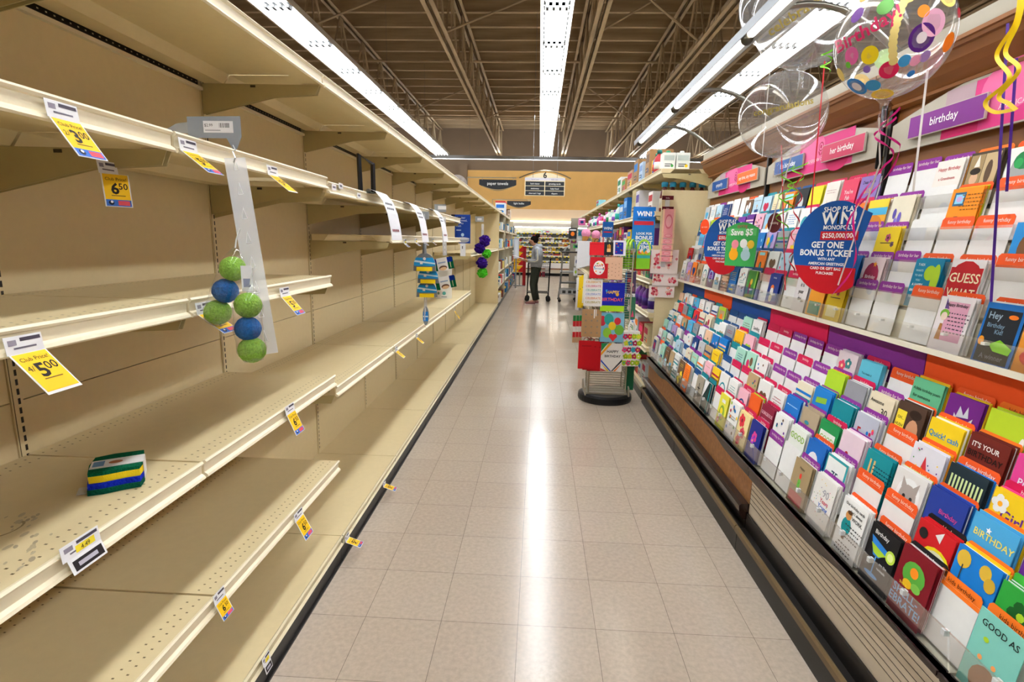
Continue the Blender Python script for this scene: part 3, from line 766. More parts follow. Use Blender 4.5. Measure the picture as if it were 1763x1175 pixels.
# row 1
sp(('L', 1, 4), 'f4f6f4', 'white card with a large number 75 and teal border', [('r', 0, 0, 1, 1, '2f9aa0'), ('r', 0.05, 0.03, 0.92, 0.95, 'f4f6f4'), ('t', '75', 0.5, 0.55, 0.24, '184a55')], tab='purple', n=4)
sp(('L', 1, 5), '1a62b4', 'blue card with a white dome cake', [('e', 0.45, 0.55, 0.3, 0.34, 'f4f4f8'), ('r', 0.1, 0.1, 0.8, 0.4, 'f4f4f8'), ('t', 'BIRTHDAY', 0.45, 0.5, 0.07, '4a7ab8', 0.5)], tab='orange', n=4)
sp(('L', 1, 6), 'eef2ea', 'white card with green bubble lettering good', [('t', 'GOOD', 0.5, 0.74, 0.2, '8ab83a'), ('l', 0.5, 0.5, 3, '6a6a6a')], tab='purple', n=4)
sp(('L', 1, 3), E_, '', [], tab='orange'); sp(('L', 1, 2), E_, '', [], tab='orange')
sp(('L', 1, 1), 'c41a20', 'red card with half a lemon and a bow', [('e', 0.66, 0.5, 0.42, 0.34, 'f4dc1e'), ('e', 0.66, 0.5, 0.34, 0.27, 'f2ecc8'), ('e', 0.68, 0.5, 0.22, 0.16, '1c1c1c'), ('p', [(0.5, 0.9), (0.7, 1.0), (0.66, 0.82)], 'f4f4f4'), ('e', 0.2, 0.82, 0.12, 0.12, '1c1c1c')], tab='black', n=5, dy=-0.03)
sp(('L', 1, 0), '1778c8', 'bright blue card with yellow balloons and a goggle face', [('e', 0.2, 0.85, 0.16, 0.18, 'd8b03a'), ('e', 0.7, 0.86, 0.13, 0.15, 'd8b03a'), ('e', 0.85, 0.75, 0.12, 0.14, 'c8a030'), ('r', 0.2, 0.5, 0.23, 0.78, '3a3a3a')], tab='kids', n=9, dy=-0.02, back='f0c81e')
sp(('L', 1, -1), '2c9a3a', 'green card with dark leaf shapes', [('f', 0.5, 0.7, 0.25, '1a5a24', 'a9cc2c'), ('f', 0.3, 0.4, 0.2, '1a5a24', 'a9cc2c')], tab='green', n=4)
# row 2
sp(('L', 2, 4), 'e8cfdc', 'pale pink card with small red dots', [('e', 0.4, 0.6, 0.08, 0.08, 'c02a40'), ('e', 0.7, 0.4, 0.05, 0.05, 'd87a90'), ('l', 0.5, 0.3, 2, 'b06a80')], tab='purple', n=7)
sp(('L', 2, 3), '12858f', 'teal card with a long eared cartoon rabbit', [('r', 0.2, 0.45, 0.27, 0.85, 'd8b070'), ('r', 0.36, 0.45, 0.43, 0.85, 'd8b070'), ('e', 0.32, 0.4, 0.18, 0.16, 'e0b878'), ('e', 0.26, 0.44, 0.06, 0.06, 'ffffff'), ('e', 0.4, 0.44, 0.06, 0.06, 'ffffff'), ('e', 0.27, 0.44, 0.02, 0.02, '111111'), ('e', 0.41, 0.44, 0.02, 0.02, '111111'), ('l', 0.75, 0.75, 6, '0a3a48')], tab='orange', n=6)
sp(('L', 2, 2), 'ece8e6', 'white fluffy edged card with a grey kitten face', [('e', 0.55, 0.62, 0.38, 0.42, 'f8f8f8'), ('e', 0.55, 0.6, 0.28, 0.3, 'a89c96'), ('p', [(0.3, 0.7), (0.28, 0.9), (0.45, 0.78)], 'a89c96'), ('p', [(0.8, 0.7), (0.82, 0.9), (0.65, 0.78)], 'a89c96'), ('e', 0.45, 0.6, 0.05, 0.05, '2a2a2a'), ('e', 0.68, 0.6, 0.05, 0.05, '2a2a2a'), ('e', 0.56, 0.52, 0.03, 0.02, 'd08a8a')], tab='orange', n=4, back='a9cc2c')
sp(('L', 2, 1), '243a90', 'indigo card with pink script and a lime shell shape', [('e', 0.3, 0.35, 0.16, 0.14, '8ac84a'), ('e', 0.45, 0.28, 0.12, 0.1, 'a9dc5a'), ('t', 'Birthday', 0.62, 0.68, 0.1, 'c0408a', 0.6), ('t', 'and a', 0.6, 0.55, 0.08, 'c0408a', 0.4), ('t', 'Blessing', 0.62, 0.42, 0.1, 'c0408a', 0.6)], tab='orange', n=6, back='1778c8')
sp(('L', 2, 0), '4aa4d8', 'sky blue card with painted party letters', [('t', 'BIRTHDAY', 0.55, 0.72, 0.14, 'f4e06a'), ('s', 0.4, 0.85, 0.07, 'ffffff'), ('e', 0.45, 0.55, 0.08, 0.1, 'd08a4a')], tab='kids', n=5, back='f0c81e')
sp(('L', 2, 5), '1f8a4a', 'green and white card with script', [('r', 0.1, 0.1, 0.9, 0.8, 'f0f4ee'), ('t', 'GOOD', 0.5, 0.6, 0.16, '8ab83a')], tab='crimson', n=5)
sp(('L', 2, 6), 'a8967c', 'brown photo card of a bear with teal bow', [('e', 0.5, 0.4, 0.28, 0.3, 'd8c0a0'), ('e', 0.4, 0.7, 0.14, 0.06, '2a7a8a'), ('e', 0.55, 0.35, 0.1, 0.1, '6a4a34')], tab='purple', n=5)
sp(('L', 2, 7), '1b6fc0', 'mid blue plain card', [('e', 0.5, 0.6, 0.05, 0.05, 'e04a6a'), ('l', 0.5, 0.8, 1, 'd0e4f4')], n=4)
# row 3
sp(('L', 3, 4), 'b9bccc', 'silver grey card with a red number 5 and patterned balloons', [('t', '5', 0.25, 0.52, 0.3, 'b02a30', 0.4)] + [('e', 0.55 + 0.35 * random.random(), 0.3 + 0.5 * random.random(), 0.05, 0.06, random.choice(ACC)) for _ in range(16)] + [('r', 0.5, 0.28, 0.85, 0.34, 'e0b05a')], tab='purple', n=4)
sp(('L', 3, 3), E_, '', [], tab='orange')
sp(('L', 3, 2), 'e6e4ee', 'white card with confetti and an orange party hat', [('p', [(0.3, 0.35), (0.75, 0.35), (0.45, 0.85)], 'c8303a'), ('e', 0.15, 0.55, 0.14, 0.06, 'd83a3a')] + [('e', 0.1 + 0.8 * random.random(), 0.5 + 0.45 * random.random(), 0.02, 0.02, random.choice(ACC)) for _ in range(14)], tab='orange', n=5, back='f0a01e')
sp(('L', 3, 1), '1d2c34', 'dark striped card with a blue backing card', [('r', 0.1 * i, 0.2, 0.1 * i + 0.05, 0.85, 'cfe0a0') for i in range(1, 10)] + [('r', 0, 0, 1, 0.2, '1778c8')], n=6, back='1778c8')
sp(('L', 3, 0), 'f0c81e', 'yellow card with purple letters and pink blossom', [('t', 'Girl', 0.5, 0.6, 0.22, '64278a'), ('f', 0.2, 0.8, 0.18, 'f4f4f4', 'f0a01e'), ('r', 0, 0, 1, 0.3, 'd03aa0')], tab='crimson', n=5, back='e8408c')
sp(('L', 3, 5), '0f7f8c', 'teal card reading wins in swirling white letters', [('t', 'WINS', 0.5, 0.5, 0.22, 'dff0f0'), ('e', 0.65, 0.3, 0.12, 0.08, 'd06a4a')], tab='purple', n=5)
sp(('L', 3, 6), '1b78c4', 'blue card with yellow and green ribbon banners', [('p', [(0.2, 0.8), (0.8, 0.86), (0.8, 0.74), (0.2, 0.68)], '8ab83a'), ('r', 0.15, 0.48, 0.85, 0.6, '7fc4ee'), ('p', [(0.15, 0.42), (0.85, 0.2), (0.85, 0.08), (0.15, 0.3)], 'f2d43a')], tab='purple', n=6, back='a9cc2c')
# row 4
sp(('L', 4, 5), '8f8f96', 'grey card reading heres in red', [('t', "Here's", 0.5, 0.45, 0.2, 'c02434')], tab='crimson', n=5)
sp(('L', 4, 4), 'e8dcc0', 'cream card with a number 30 and teal splash', [('t', '30', 0.72, 0.62, 0.2, '3a3430', 0.4), ('t', 'Awesome', 0.35, 0.82, 0.1, '3a3430', 0.6), ('e', 0.5, 0.38, 0.3, 0.22, '2a9ab0'), ('e', 0.15, 0.3, 0.18, 0.18, 'a9cc2c'), ('r', 0, 0, 1, 0.2, '7ab83a')], n=6, back='a08a66')
sp(('L', 4, 3), '4a3428', 'brown photo card of a face beside a yellow speech bubble', [('e', 0.68, 0.55, 0.22, 0.34, 'c08a68'), ('e', 0.68, 0.85, 0.22, 0.12, '2a1a12'), ('r', 0.03, 0.45, 0.38, 0.85, 'f0d83a'), ('t', 'OH...', 0.2, 0.7, 0.07, '222222', 0.3), ('t', 'HUSH', 0.2, 0.58, 0.07, '222222', 0.3)], tab='orange', n=4)
sp(('L', 4, 2), 'ecc81c', 'bright yellow card reading quick with a cartoon bird', [('t', 'Quick! cash', 0.5, 0.72, 0.14, '1f7ab0'), ('t', 'this card', 0.6, 0.55, 0.12, '1f7ab0', 0.7), ('e', 0.3, 0.28, 0.22, 0.2, '1c1c1c'), ('e', 0.22, 0.34, 0.06, 0.06, 'ffffff'), ('e', 0.38, 0.34, 0.06, 0.06, 'ffffff')], tab='orange', n=9, back='d8b81c')
sp(('L', 4, 1), '6a2018', "maroon card reading it's your birthday", [('t', "IT'S YOUR", 0.45, 0.82, 0.1, 'f4f0e8'), ('t', 'BIRTHDAY', 0.5, 0.68, 0.12, '1c0c08'), ('e', 0.65, 0.35, 0.26, 0.22, 'c4ccd0'), ('e', 0.62, 0.32, 0.12, 0.1, '2a2e34')], tab='kids', n=4)
sp(('L', 4, 0), 'd8408c', 'hot pink card with lilac script', [('t', 'Princess', 0.5, 0.6, 0.14, 'f4e8f4')], tab='kids', n=4)
sp(('L', 4, 6), 'a9cc2c', 'lime card in a stack of rainbow edged cards', [('l', 0.5, 0.6, 2, '3a5a20')], tab='purple', n=9, back='ee7a1e')
# row 5
sp(('L', 5, 5), '5ab4cc', 'light blue card with a white aeroplane', [('t', 'You made it', 0.4, 0.72, 0.07, '1c4a5a', 0.5), ('p', [(0.1, 0.25), (0.7, 0.3), (0.95, 0.5), (0.8, 0.25), (0.6, 0.15), (0.2, 0.14)], 'f2f4f6'), ('p', [(0.4, 0.25), (0.55, 0.45), (0.62, 0.43), (0.55, 0.25)], 'd0d8dc')], tab='crimson', n=7)
sp(('L', 5, 6), 'd8c8d0', 'pale floral card in a ruffled stack', [('f', 0.3, 0.7, 0.18, 'd04060', 'f2d0a0'), ('f', 0.6, 0.78, 0.16, '3a7a80', 'f2e0c0'), ('l', 0.5, 0.4, 2, '5a6a70'), ('f', 0.8, 0.5, 0.14, 'c83058', 'f4d080')], n=9, back='c8c4cc')
sp(('L', 5, 4), E_, '', [], tab='orange')
sp(('L', 5, 3), '5fae84', 'green card reading a little birthday poem with a yellow bird', [('t', 'A little birthday poem', 0.5, 0.8, 0.09, '1c3a28'), ('t', 'for someone', 0.4, 0.68, 0.08, '1c3a28', 0.6), ('e', 0.62, 0.35, 0.2, 0.2, 'f2c02a'), ('e', 0.55, 0.42, 0.05, 0.04, '1c1c1c'), ('e', 0.7, 0.42, 0.05, 0.04, '1c1c1c')], tab='orange', n=8, back='f0c01e')
sp(('L', 5, 2), '6a1f7a', 'purple card with a fluffy white cat in a tiara', [('e', 0.55, 0.4, 0.3, 0.26, 'ece8e6'), ('p', [(0.3, 0.5), (0.28, 0.72), (0.45, 0.6)], 'dcd8d6'), ('p', [(0.8, 0.5), (0.82, 0.72), (0.65, 0.6)], 'dcd8d6'), ('p', [(0.35, 0.66), (0.4, 0.85), (0.55, 0.72), (0.62, 0.88), (0.7, 0.7)], 'c8ccd4'), ('e', 0.45, 0.42, 0.04, 0.03, '3a7a6a'), ('e', 0.66, 0.42, 0.04, 0.03, '3a7a6a'), ('e', 0.55, 0.33, 0.03, 0.02, 'c06a6a')], tab='orange', n=5, back='f0c81e')
sp(('L', 5, 1), 'b4cc2a', 'lime card with a white and brown puppy', [('e', 0.5, 0.35, 0.24, 0.18, 'f4f0e8'), ('e', 0.36, 0.45, 0.09, 0.1, '3a2a20'), ('e', 0.62, 0.48, 0.08, 0.1, '3a2a20'), ('e', 0.42, 0.35, 0.05, 0.04, 'c02a2a'), ('e', 0.9, 0.6, 0.06, 0.2, 'f4f0e8')], tab='kids', n=6, back='f0d82a')
sp(('L', 5, 0), 'f0d82a', 'yellow kids card with a large balloon number', [('t', '4', 0.5, 0.5, 0.3, 'd0242a', 0.5)], tab='kids', n=5)
for k in (8, 9, 10, 11): sp(('L', 5, k), E_, '', [], tab='purple' if k < 10 else 'crimson')
sp(('L', 5, 7), E_, '', [], tab='purple'); sp(('L', 4, 9), E_, '', [], tab='purple'); sp(('L', 3, 9), E_, '', [], tab='purple'); sp(('L', 4, 7), E_, '', [], tab='purple')
sp(('L', 3, 8), E_, '', [], tab='purple'); sp(('L', 4, 11), E_, '', [], tab='crimson'); sp(('L', 5, 14), E_, '', [], tab='navy'); sp(('L', 2, 12), E_, '', [], tab='crimson')
sp(('L', 4, 13), 'f0b41e', 'yellow card in a tall stack with black lettering', [('t', 'YAY', 0.5, 0.5, 0.22, '3a2a10')], n=5, tab='crimson')
sp(('L', 5, 12), 'f0eeee', 'white card with spiky black brush lettering', [('t', 'Sending', 0.5, 0.7, 0.14, '2a2a2a'), ('l', 0.5, 0.5, 2, 'd08a4a')], n=5, tab='crimson')
sp(('L', 1, 8), '8a1f3a', 'maroon card with pink hand lettering', [('t', 'GORGEOUS', 0.5, 0.76, 0.12, 'f2c0cc'), ('t', 'WOMAN', 0.5, 0.58, 0.12, 'f2c0cc'), ('t', 'YOU ARE', 0.5, 0.4, 0.12, 'f2c0cc')], tab='crimson', n=4)
sp(('L', 1, 9), 'e0591c', 'orange card with a small green cactus', [('e', 0.5, 0.5, 0.08, 0.14, '2a7a3a'), ('r', 0.4, 0.25, 0.6, 0.38, '8a2a10')], tab='crimson', n=5, back='a9cc2c')
# upper rack rows
sp(('U', 0, 3), 'f4eef0', 'white card with a green haired doodle girl on pink', [('r', 0.28, 0.2, 0.9, 0.92, 'e2a6c0'), ('e', 0.25, 0.68, 0.14, 0.12, '7ab83a'), ('e', 0.25, 0.64, 0.1, 0.1, 'f4e0d0'), ('p', [(0.2, 0.78), (0.34, 0.78), (0.2, 0.98)], '6a4a8a'), ('p', [(0.15, 0.2), (0.32, 0.2), (0.28, 0.5), (0.2, 0.5)], 'a8703a'), ('t', 'Happy Birthday', 0.55, 0.84, 0.08, '2a2a2a', 0.75), ('l', 0.68, 0.7, 6, '5a4a5a')], tab='orange', n=4, dy=-0.045)
sp(('U', 0, 2), '22262c', 'black card reading hey birthday kid with a green toy car', [('r', 0, 0, 1, 1, '1a6ab4'), ('r', 0.06, 0.02, 0.92, 0.9, '22262c'), ('t', 'Hey', 0.3, 0.74, 0.16, '9ab0c0', 0.4), ('t', 'Birthday', 0.38, 0.6, 0.1, '7a98b0', 0.5), ('t', 'Kid!', 0.5, 0.5, 0.1, '7a98b0', 0.3), ('p', [(0.35, 0.32), (0.6, 0.42), (0.95, 0.3), (0.9, 0.2), (0.5, 0.22)], '8ad42a'), ('e', 0.12, 0.36, 0.08, 0.1, 'ee9a2a'), ('e', 0.75, 0.8, 0.12, 0.05, 'ee7a1e'), ('t', 'A winner', 0.5, 0.08, 0.12, '8a8f96', 0.8)], n=3, dy=-0.07)
sp(('U', 0, 1), 'd88a2a', 'orange card with a red swirl', [('e', 0.5, 0.25, 0.4, 0.2, 'c02a2a'), ('e', 0.4, 0.7, 0.25, 0.3, 'f0c02a')], n=3, dy=-0.05)
sp(('U', 0, 4), E_, '', [], tab='orange', dy=-0.03); sp(('U', 0, 5), E_, '', [], tab='purple'); sp(('U', 0, 6), E_, '', [], tab='purple')
sp(('U', 0, 7), 'e8c41e', 'golden yellow card with sparse dark blossom twigs', [('f', 0.6, 0.75, 0.1, 'c0304a', '3a2a1a'), ('r', 0.2, 0.6, 0.8, 0.62, '4a3420'), ('r', 0.15, 0.1, 0.75, 0.4, 'f2e8b0')], tab='purple', n=5)
sp(('U', 1, 4), '0f7fa4', 'teal card of a lime dinosaur asking for a birthday hug', [('e', 0.62, 0.72, 0.2, 0.2, 'a9cc2c'), ('r', 0.52, 0.66, 0.9, 0.74, 'a9cc2c'), ('e', 0.85, 0.6, 0.14, 0.4, 'a9cc2c'), ('e', 0.72, 0.15, 0.28, 0.35, 'a9cc2c'), ('t', 'T-REX', 0.26, 0.86, 0.07, 'eef8f8', 0.3), ('t', 'WANTS', 0.24, 0.74, 0.06, 'bfe4ea', 0.28), ('t', 'TO GIVE', 0.25, 0.64, 0.06, 'bfe4ea', 0.28), ('t', 'YOU', 0.27, 0.54, 0.06, 'bfe4ea', 0.28), ('t', 'A HAPPY', 0.3, 0.44, 0.08, 'ffffff', 0.4), ('t', 'BIRTHDAY', 0.3, 0.32, 0.09, 'ffffff', 0.45), ('t', 'HUG!', 0.26, 0.18, 0.1, 'ffffff', 0.4)], tab='orange', n=4, back='0f7fa4')
sp(('U', 1, 3), 'f2eeee', 'white card with guess what in cream letters on red', [('e', 0.5, 0.6, 0.5, 0.5, 'b81a20'), ('r', 0.02, 0.3, 0.98, 0.85, 'b81a20'), ('t', 'GUESS', 0.5, 0.58, 0.26, 'f2e6c0', 0.9), ('t', 'WHAT', 0.5, 0.32, 0.26, 'f2e6c0', 0.85)], tab='orange', n=3, dy=-0.01)
sp(('U', 1, 2), E_, '', [], tab='orange'); sp(('U', 1, 5), E_, '', [], tab='purple')
sp(('U', 1, 6), 'f0dce0', 'pale pink card with a maroon scripted dome', [('e', 0.5, 0.55, 0.36, 0.42, 'a01c48'), ('r', 0.1, 0.1, 0.86, 0.5, 'a01c48'), ('t', 'Birthday', 0.5, 0.5, 0.12, 'f4e0e4'), ('t', 'Girl', 0.5, 0.34, 0.12, 'f4e0e4'), ('s', 0.6, 0.85, 0.1, 'e8a02a')], tab='purple', n=4)
sp(('U', 1, 7), '1877c8', 'blue card with green, blue and yellow ribbons', [('r', 0.2, 0.74, 0.8, 0.86, '8ab83a'), ('r', 0.15, 0.52, 0.85, 0.64, '7fc4ee'), ('p', [(0.2, 0.46), (0.8, 0.3), (0.8, 0.18), (0.2, 0.34)], 'f2d43a')], tab='purple', n=3)
sp(('U', 2, 4), E_, '', [], tab='orange'); sp(('U', 2, 3), E_, '', [], tab='orange')
sp(('U', 2, 2), '2a8ad0', 'blue and green card with a standing squirrel', [('r', 0, 0, 1, 0.3, '3f9a3a'), ('e', 0.35, 0.55, 0.16, 0.3, '7a5234'), ('e', 0.6, 0.35, 0.14, 0.3, 'b0875a'), ('e', 0.6, 0.66, 0.13, 0.12, 'a87848'), ('e', 0.6, 0.3, 0.07, 0.2, 'ead8c0')], n=4, dy=-0.02)
sp(('U', 2, 5), E_, '', [], tab='white')
sp(('U', 2, 6), 'f2d222', 'yellow card with a dark blossom branch', [('r', 0.25, 0.62, 0.85, 0.64, '4a3420'), ('f', 0.55, 0.75, 0.12, 'b85070', '3a2a1a'), ('f', 0.8, 0.6, 0.08, '6a4a5a', '3a2a1a'), ('r', 0.25, 0.08, 0.75, 0.38, 'f4ecc8')], tab='purple', n=5)
sp(('U', 2, 7), E_, '', [], tab='purple')
sp(('U', 2, 8), '3a2c22', 'dark patterned card with a cream label', [('r', 0.1, 0.7, 0.9, 0.95, 'd0713a'), ('r', 0.15, 0.1, 0.85, 0.6, 'e6cf9a'), ('l', 0.5, 0.45, 2, '4a3420')], n=4)
sp(('U', 3, 4), 'ee8a14', 'orange card with a television and a vinyl record', [('r', 0.12, 0.66, 0.5, 0.92, '2a5a7a'), ('r', 0.17, 0.7, 0.45, 0.88, '8ad0f0'), ('e', 0.31, 0.79, 0.1, 0.08, 'c8a8e0'), ('e', 0.36, 0.28, 0.24, 0.24, '1a1a1a'), ('e', 0.36, 0.28, 0.08, 0.08, 'e87a9a'), ('l', 0.75, 0.85, 5, '8a5a10'), ('l', 0.75, 0.3, 1, '8a5a10')], tab='orange', n=4, back='c8c41e')
sp(('U', 3, 3), E_, '', [], tab='orange'); sp(('U', 3, 2), E_, '', [], tab='orange'); sp(('U', 3, 5), E_, '', [], tab='white')
sp(('U', 3, 6), 'f0e6cc', 'cream card with purple lavender sprigs', [('e', 0.25, 0.6, 0.08, 0.16, '5a4aa0'), ('e', 0.5, 0.5, 0.08, 0.18, '6a5ab8'), ('e', 0.35, 0.4, 0.07, 0.14, '7a6ac8'), ('r', 0.3, 0.05, 0.32, 0.4, '5a8a4a'), ('r', 0.48, 0.05, 0.5, 0.4, '5a8a4a')], tab='purple', n=4)
sp(('U', 3, 7), 'e8a82a', 'yellow card with a sun and a brown hill', [('e', 0.4, 0.35, 0.5, 0.35, 'c87a1a'), ('r', 0, 0.62, 1, 0.8, '4ab0d8'), ('r', 0, 0.8, 1, 1, 'f2d83a')], tab='purple', n=4)
sp(('U', 4, 4), '4c3f30', 'sepia photo card of two people in hats', [('r', 0.04, 0.05, 0.48, 0.95, 'a08860'), ('e', 0.28, 0.5, 0.13, 0.16, 'd8b090'), ('e', 0.28, 0.64, 0.17, 0.09, '2a1e14'), ('p', [(0.2, 0.72), (0.38, 0.72), (0.3, 0.95)], 'ece8dc'), ('r', 0.5, 0.05, 0.96, 0.95, 'c0a880'), ('e', 0.7, 0.6, 0.1, 0.3, '5a4432'), ('r', 0.15, 0.0, 0.45, 0.25, '1c1610')], tab='kids', n=3)
sp(('U', 4, 3), 'e8ece8', 'black and white photo card with a green clover beard', [('e', 0.5, 0.6, 0.35, 0.4, '9a9c9c'), ('e', 0.5, 0.75, 0.3, 0.22, '1f7a44'), ('e', 0.35, 0.7, 0.12, 0.12, '2a9a50'), ('e', 0.65, 0.7, 0.12, 0.12, '17683a'), ('r', 0.3, 0.2, 0.7, 0.4, 'd0d0d0')], n=3, back='a9cc2c')
sp(('U', 4, 5), 'f4efe8', 'white card with red script and pastel flowers', [('t', 'Happy Birthday', 0.5, 0.78, 0.1, 'c05a5a', 0.8), ('t', 'a Grandmom', 0.5, 0.58, 0.09, 'c05a5a', 0.6), ('f', 0.2, 0.2, 0.18, 'f0b070', 'f4e0a0'), ('f', 0.5, 0.12, 0.14, 'f0a0a0', 'f4e0a0')], tab='purple', n=4, back='e89a2a')
sp(('U', 4, 6), E_, '', [], tab='purple'); sp(('U', 4, 7), E_, '', [], tab='purple'); sp(('U', 4, 2), E_, '', [], tab='orange')
sp(('U', 4, 8), '8a72b8', 'purple card with dark lettering and gold numbers', [('t', 'Dear Bride', 0.5, 0.8, 0.12, '2a2040', 0.8), ('t', '$15', 0.5, 0.55, 0.18, 'd0a85a', 0.5), ('l', 0.5, 0.38, 3, '2a2040')], tab='crimson', n=7, back='7a68a8')
sp(('U', 4, 9), 'dc3f62', 'coral pink card with white script and dark flowers', [('t', "You're", 0.5, 0.6, 0.16, 'f8e8ea', 0.7), ('t', 'Fab', 0.5, 0.44, 0.16, 'f8e8ea', 0.5), ('f', 0.3, 0.2, 0.16, '3a2040', 'f2c0a0'), ('f', 0.7, 0.2, 0.16, '3a2040', 'f2c0a0')], tab='crimson', n=4, back='dc3f62')
sp(('U', 4, 10), 'f6f0ea', 'white card with an orange leaf spray', [('p', [(0.4, 0.05), (0.75, 0.5), (0.55, 0.1)], 'e89a4a'), ('p', [(0.3, 0.05), (0.3, 0.5), (0.45, 0.1)], 'f0b878'), ('l', 0.5, 0.75, 2, 'c8a0a8')], n=3)
sp(('U', 4, 11), 'e8e02a', 'bright yellow card, half hidden by ribbons', [], tab='crimson', n=3)
sp(('U', 4, 12), '1c1f22', 'black card behind green ribbon curls', [('e', 0.5, 0.5, 0.2, 0.3, 'd0d0d0')], n=2); sp(('U', 4, 13), 'ee8420', 'orange card with a black and white oval', [('e', 0.5, 0.42, 0.2, 0.34, '1c1c1c'), ('e', 0.5, 0.42, 0.1, 0.24, 'f0f0f0'), ('r', 0.1, 0.72, 0.9, 0.92, '9adce8')], tab='navy', n=4, back='5a9a4a')
sp(('U', 4, 14), 'ece0b8', 'cream card edged in green', [('r', 0.9, 0, 1, 1, '3f8a4a'), ('l', 0.45, 0.6, 3, 'b08a60')], n=3)
sp(('U', 3, 11), 'f6f6f6', 'white card with a round teal creature', [('e', 0.5, 0.5, 0.3, 0.32, '3aa0b0'), ('e', 0.5, 0.5, 0.12, 0.08, '6a2a70')], tab='crimson', n=4)
sp(('U', 3, 14), '9ac4dc', 'pale blue card of an orange and white dog', [('e', 0.5, 0.5, 0.2, 0.2, 'd8842a'), ('e', 0.62, 0.42, 0.12, 0.12, 'f4f0ea')], tab='navy', n=3)
sp(('U', 2, 15), 'e8c02a', 'yellow and navy card with lit windows', [('r', 0.1, 0.3, 0.9, 0.75, '173a78')], n=3)
sp(('U', 1, 13), 'ee7a14', 'orange card with a dark green oval', [('e', 0.5, 0.45, 0.14, 0.24, '1c3a34'), ('e', 0.5, 0.45, 0.06, 0.16, '3ab0a8'), ('r', 0.2, 0.85, 0.8, 0.95, '9adce8')], tab='navy', n=3, back='1c1c1c')
sp(('U', 1, 15), '143a78', 'navy card with a small orange lighthouse', [('p', [(0.3, 0.1), (0.6, 0.1), (0.5, 0.5), (0.4, 0.5)], 'e8783a')], n=3)
sp(('U', 1, 10), 'f4eef0', 'white card with fine crimson sprigs', [('l', 0.4, 0.75, 1, 'b02a50'), ('f', 0.6, 0.4, 0.12, 'b02a50', 'f4d0d8')], tab='crimson', n=3)
sp(('U', 0, 8), 'f0a02a', 'orange and teal card, half behind the round sign', [('r', 0.1, 0.05, 0.9, 0.4, '3a8a7a')], n=3)
sp(('U', 0, 9), 'e8e4e6', 'white card crowded with black brush lettering', [('t', 'it is', 0.5, 0.75, 0.16, '2a2a2a'), ('t', 'your', 0.5, 0.55, 0.16, '2a2a2a'), ('t', 'day', 0.5, 0.35, 0.16, '2a2a2a')], n=3)
sp(('U', 0, 10), E_, '', [], tab='crimson')
sp(('U', 0, 11), '15307e', 'dark blue card with an orange and white doll', [('t', 'birthday', 0.5, 0.85, 0.07, 'e0e4f0', 0.5), ('e', 0.45, 0.55, 0.16, 0.12, 'e8702a'), ('e', 0.45, 0.42, 0.16, 0.16, 'ece8e4'), ('e', 0.45, 0.2, 0.16, 0.16, 'd8c88a')], n=4)
sp(('U', 0, 12), E_, '', [], tab='crimson')
sp(('U', 0, 13), '3f8a34', 'green card with red and yellow animals', [('e', 0.4, 0.4, 0.12, 0.35, '8a2a1a'), ('e', 0.5, 0.6, 0.12, 0.14, 'e0b83a'), ('r', 0.85, 0, 1, 1, '8ac84a')], n=3)

back_m = M().m(PAPER)     # the cards standing behind the front card of each pocket
def tabcol(sec, row, k, y):
    if sec == 'L': y = y + 0.03 * (5 - row) * 0.5
    if y < 1.80: return 'orange' if y > 1.2 else 'kids'
    if y < 2.45: return 'purple'
    if y < 3.05: return 'crimson'
    if y < 3.7: return random.choice(['navy', 'navy', 'teal'])
    return random.choice(['teal', 'orange', 'navy', 'purple', 'white'])
def colour_name(h):
    a = [int(h[i:i + 2], 16) for i in (0, 2, 4)]
    return min(CN, key=lambda n: sum((int(CN[n][i * 2:i * 2 + 2], 16) - a[i]) ** 2 for i in range(3)))
TILT = 0.14
rownm = {'L': ['front', 'second', 'third', 'fourth', 'fifth', 'back'], 'U': ['bottom', 'second', 'middle', 'fourth', 'top']}
def divider(y, x, z, w, h, tab, lab, band=0.012):
    Tm = facing((x, y + w / 2, z), 'left', tilt=TILT); m = M(Tm).m(PAPER)
    m.box((0, 0, -0.0008), (w, h, 0.0), 'f3f3f1')
    tc = TABS[tab][0] if tab != 'white' else 'f3f3f1'
    a = 0.0
    m.poly([(a, h), (w, h), (w, h + 0.02), (w - 0.008, h + 0.028), (a + 0.008, h + 0.028), (a, h + 0.02)], tc, 0.0)
    m.poly([(a, h), (a, h + 0.02), (a + 0.008, h + 0.028), (w - 0.008, h + 0.028), (w, h + 0.02), (w, h)], tc, -0.0008)
    if tab != 'white':
        m.rect(0, h - band, w, h, tc, 0.0004)
        if y < 2.9 and TABS[tab][1]:
            m.text(TABS[tab][1], w * 0.55, h + 0.006, 0.017, 'f8e8e0' if tab != 'kids' else '3a1a08', 0.0008)
    m.build('divider_card', label=lab, cat='card divider', group='tabbed divider cards in the racks')
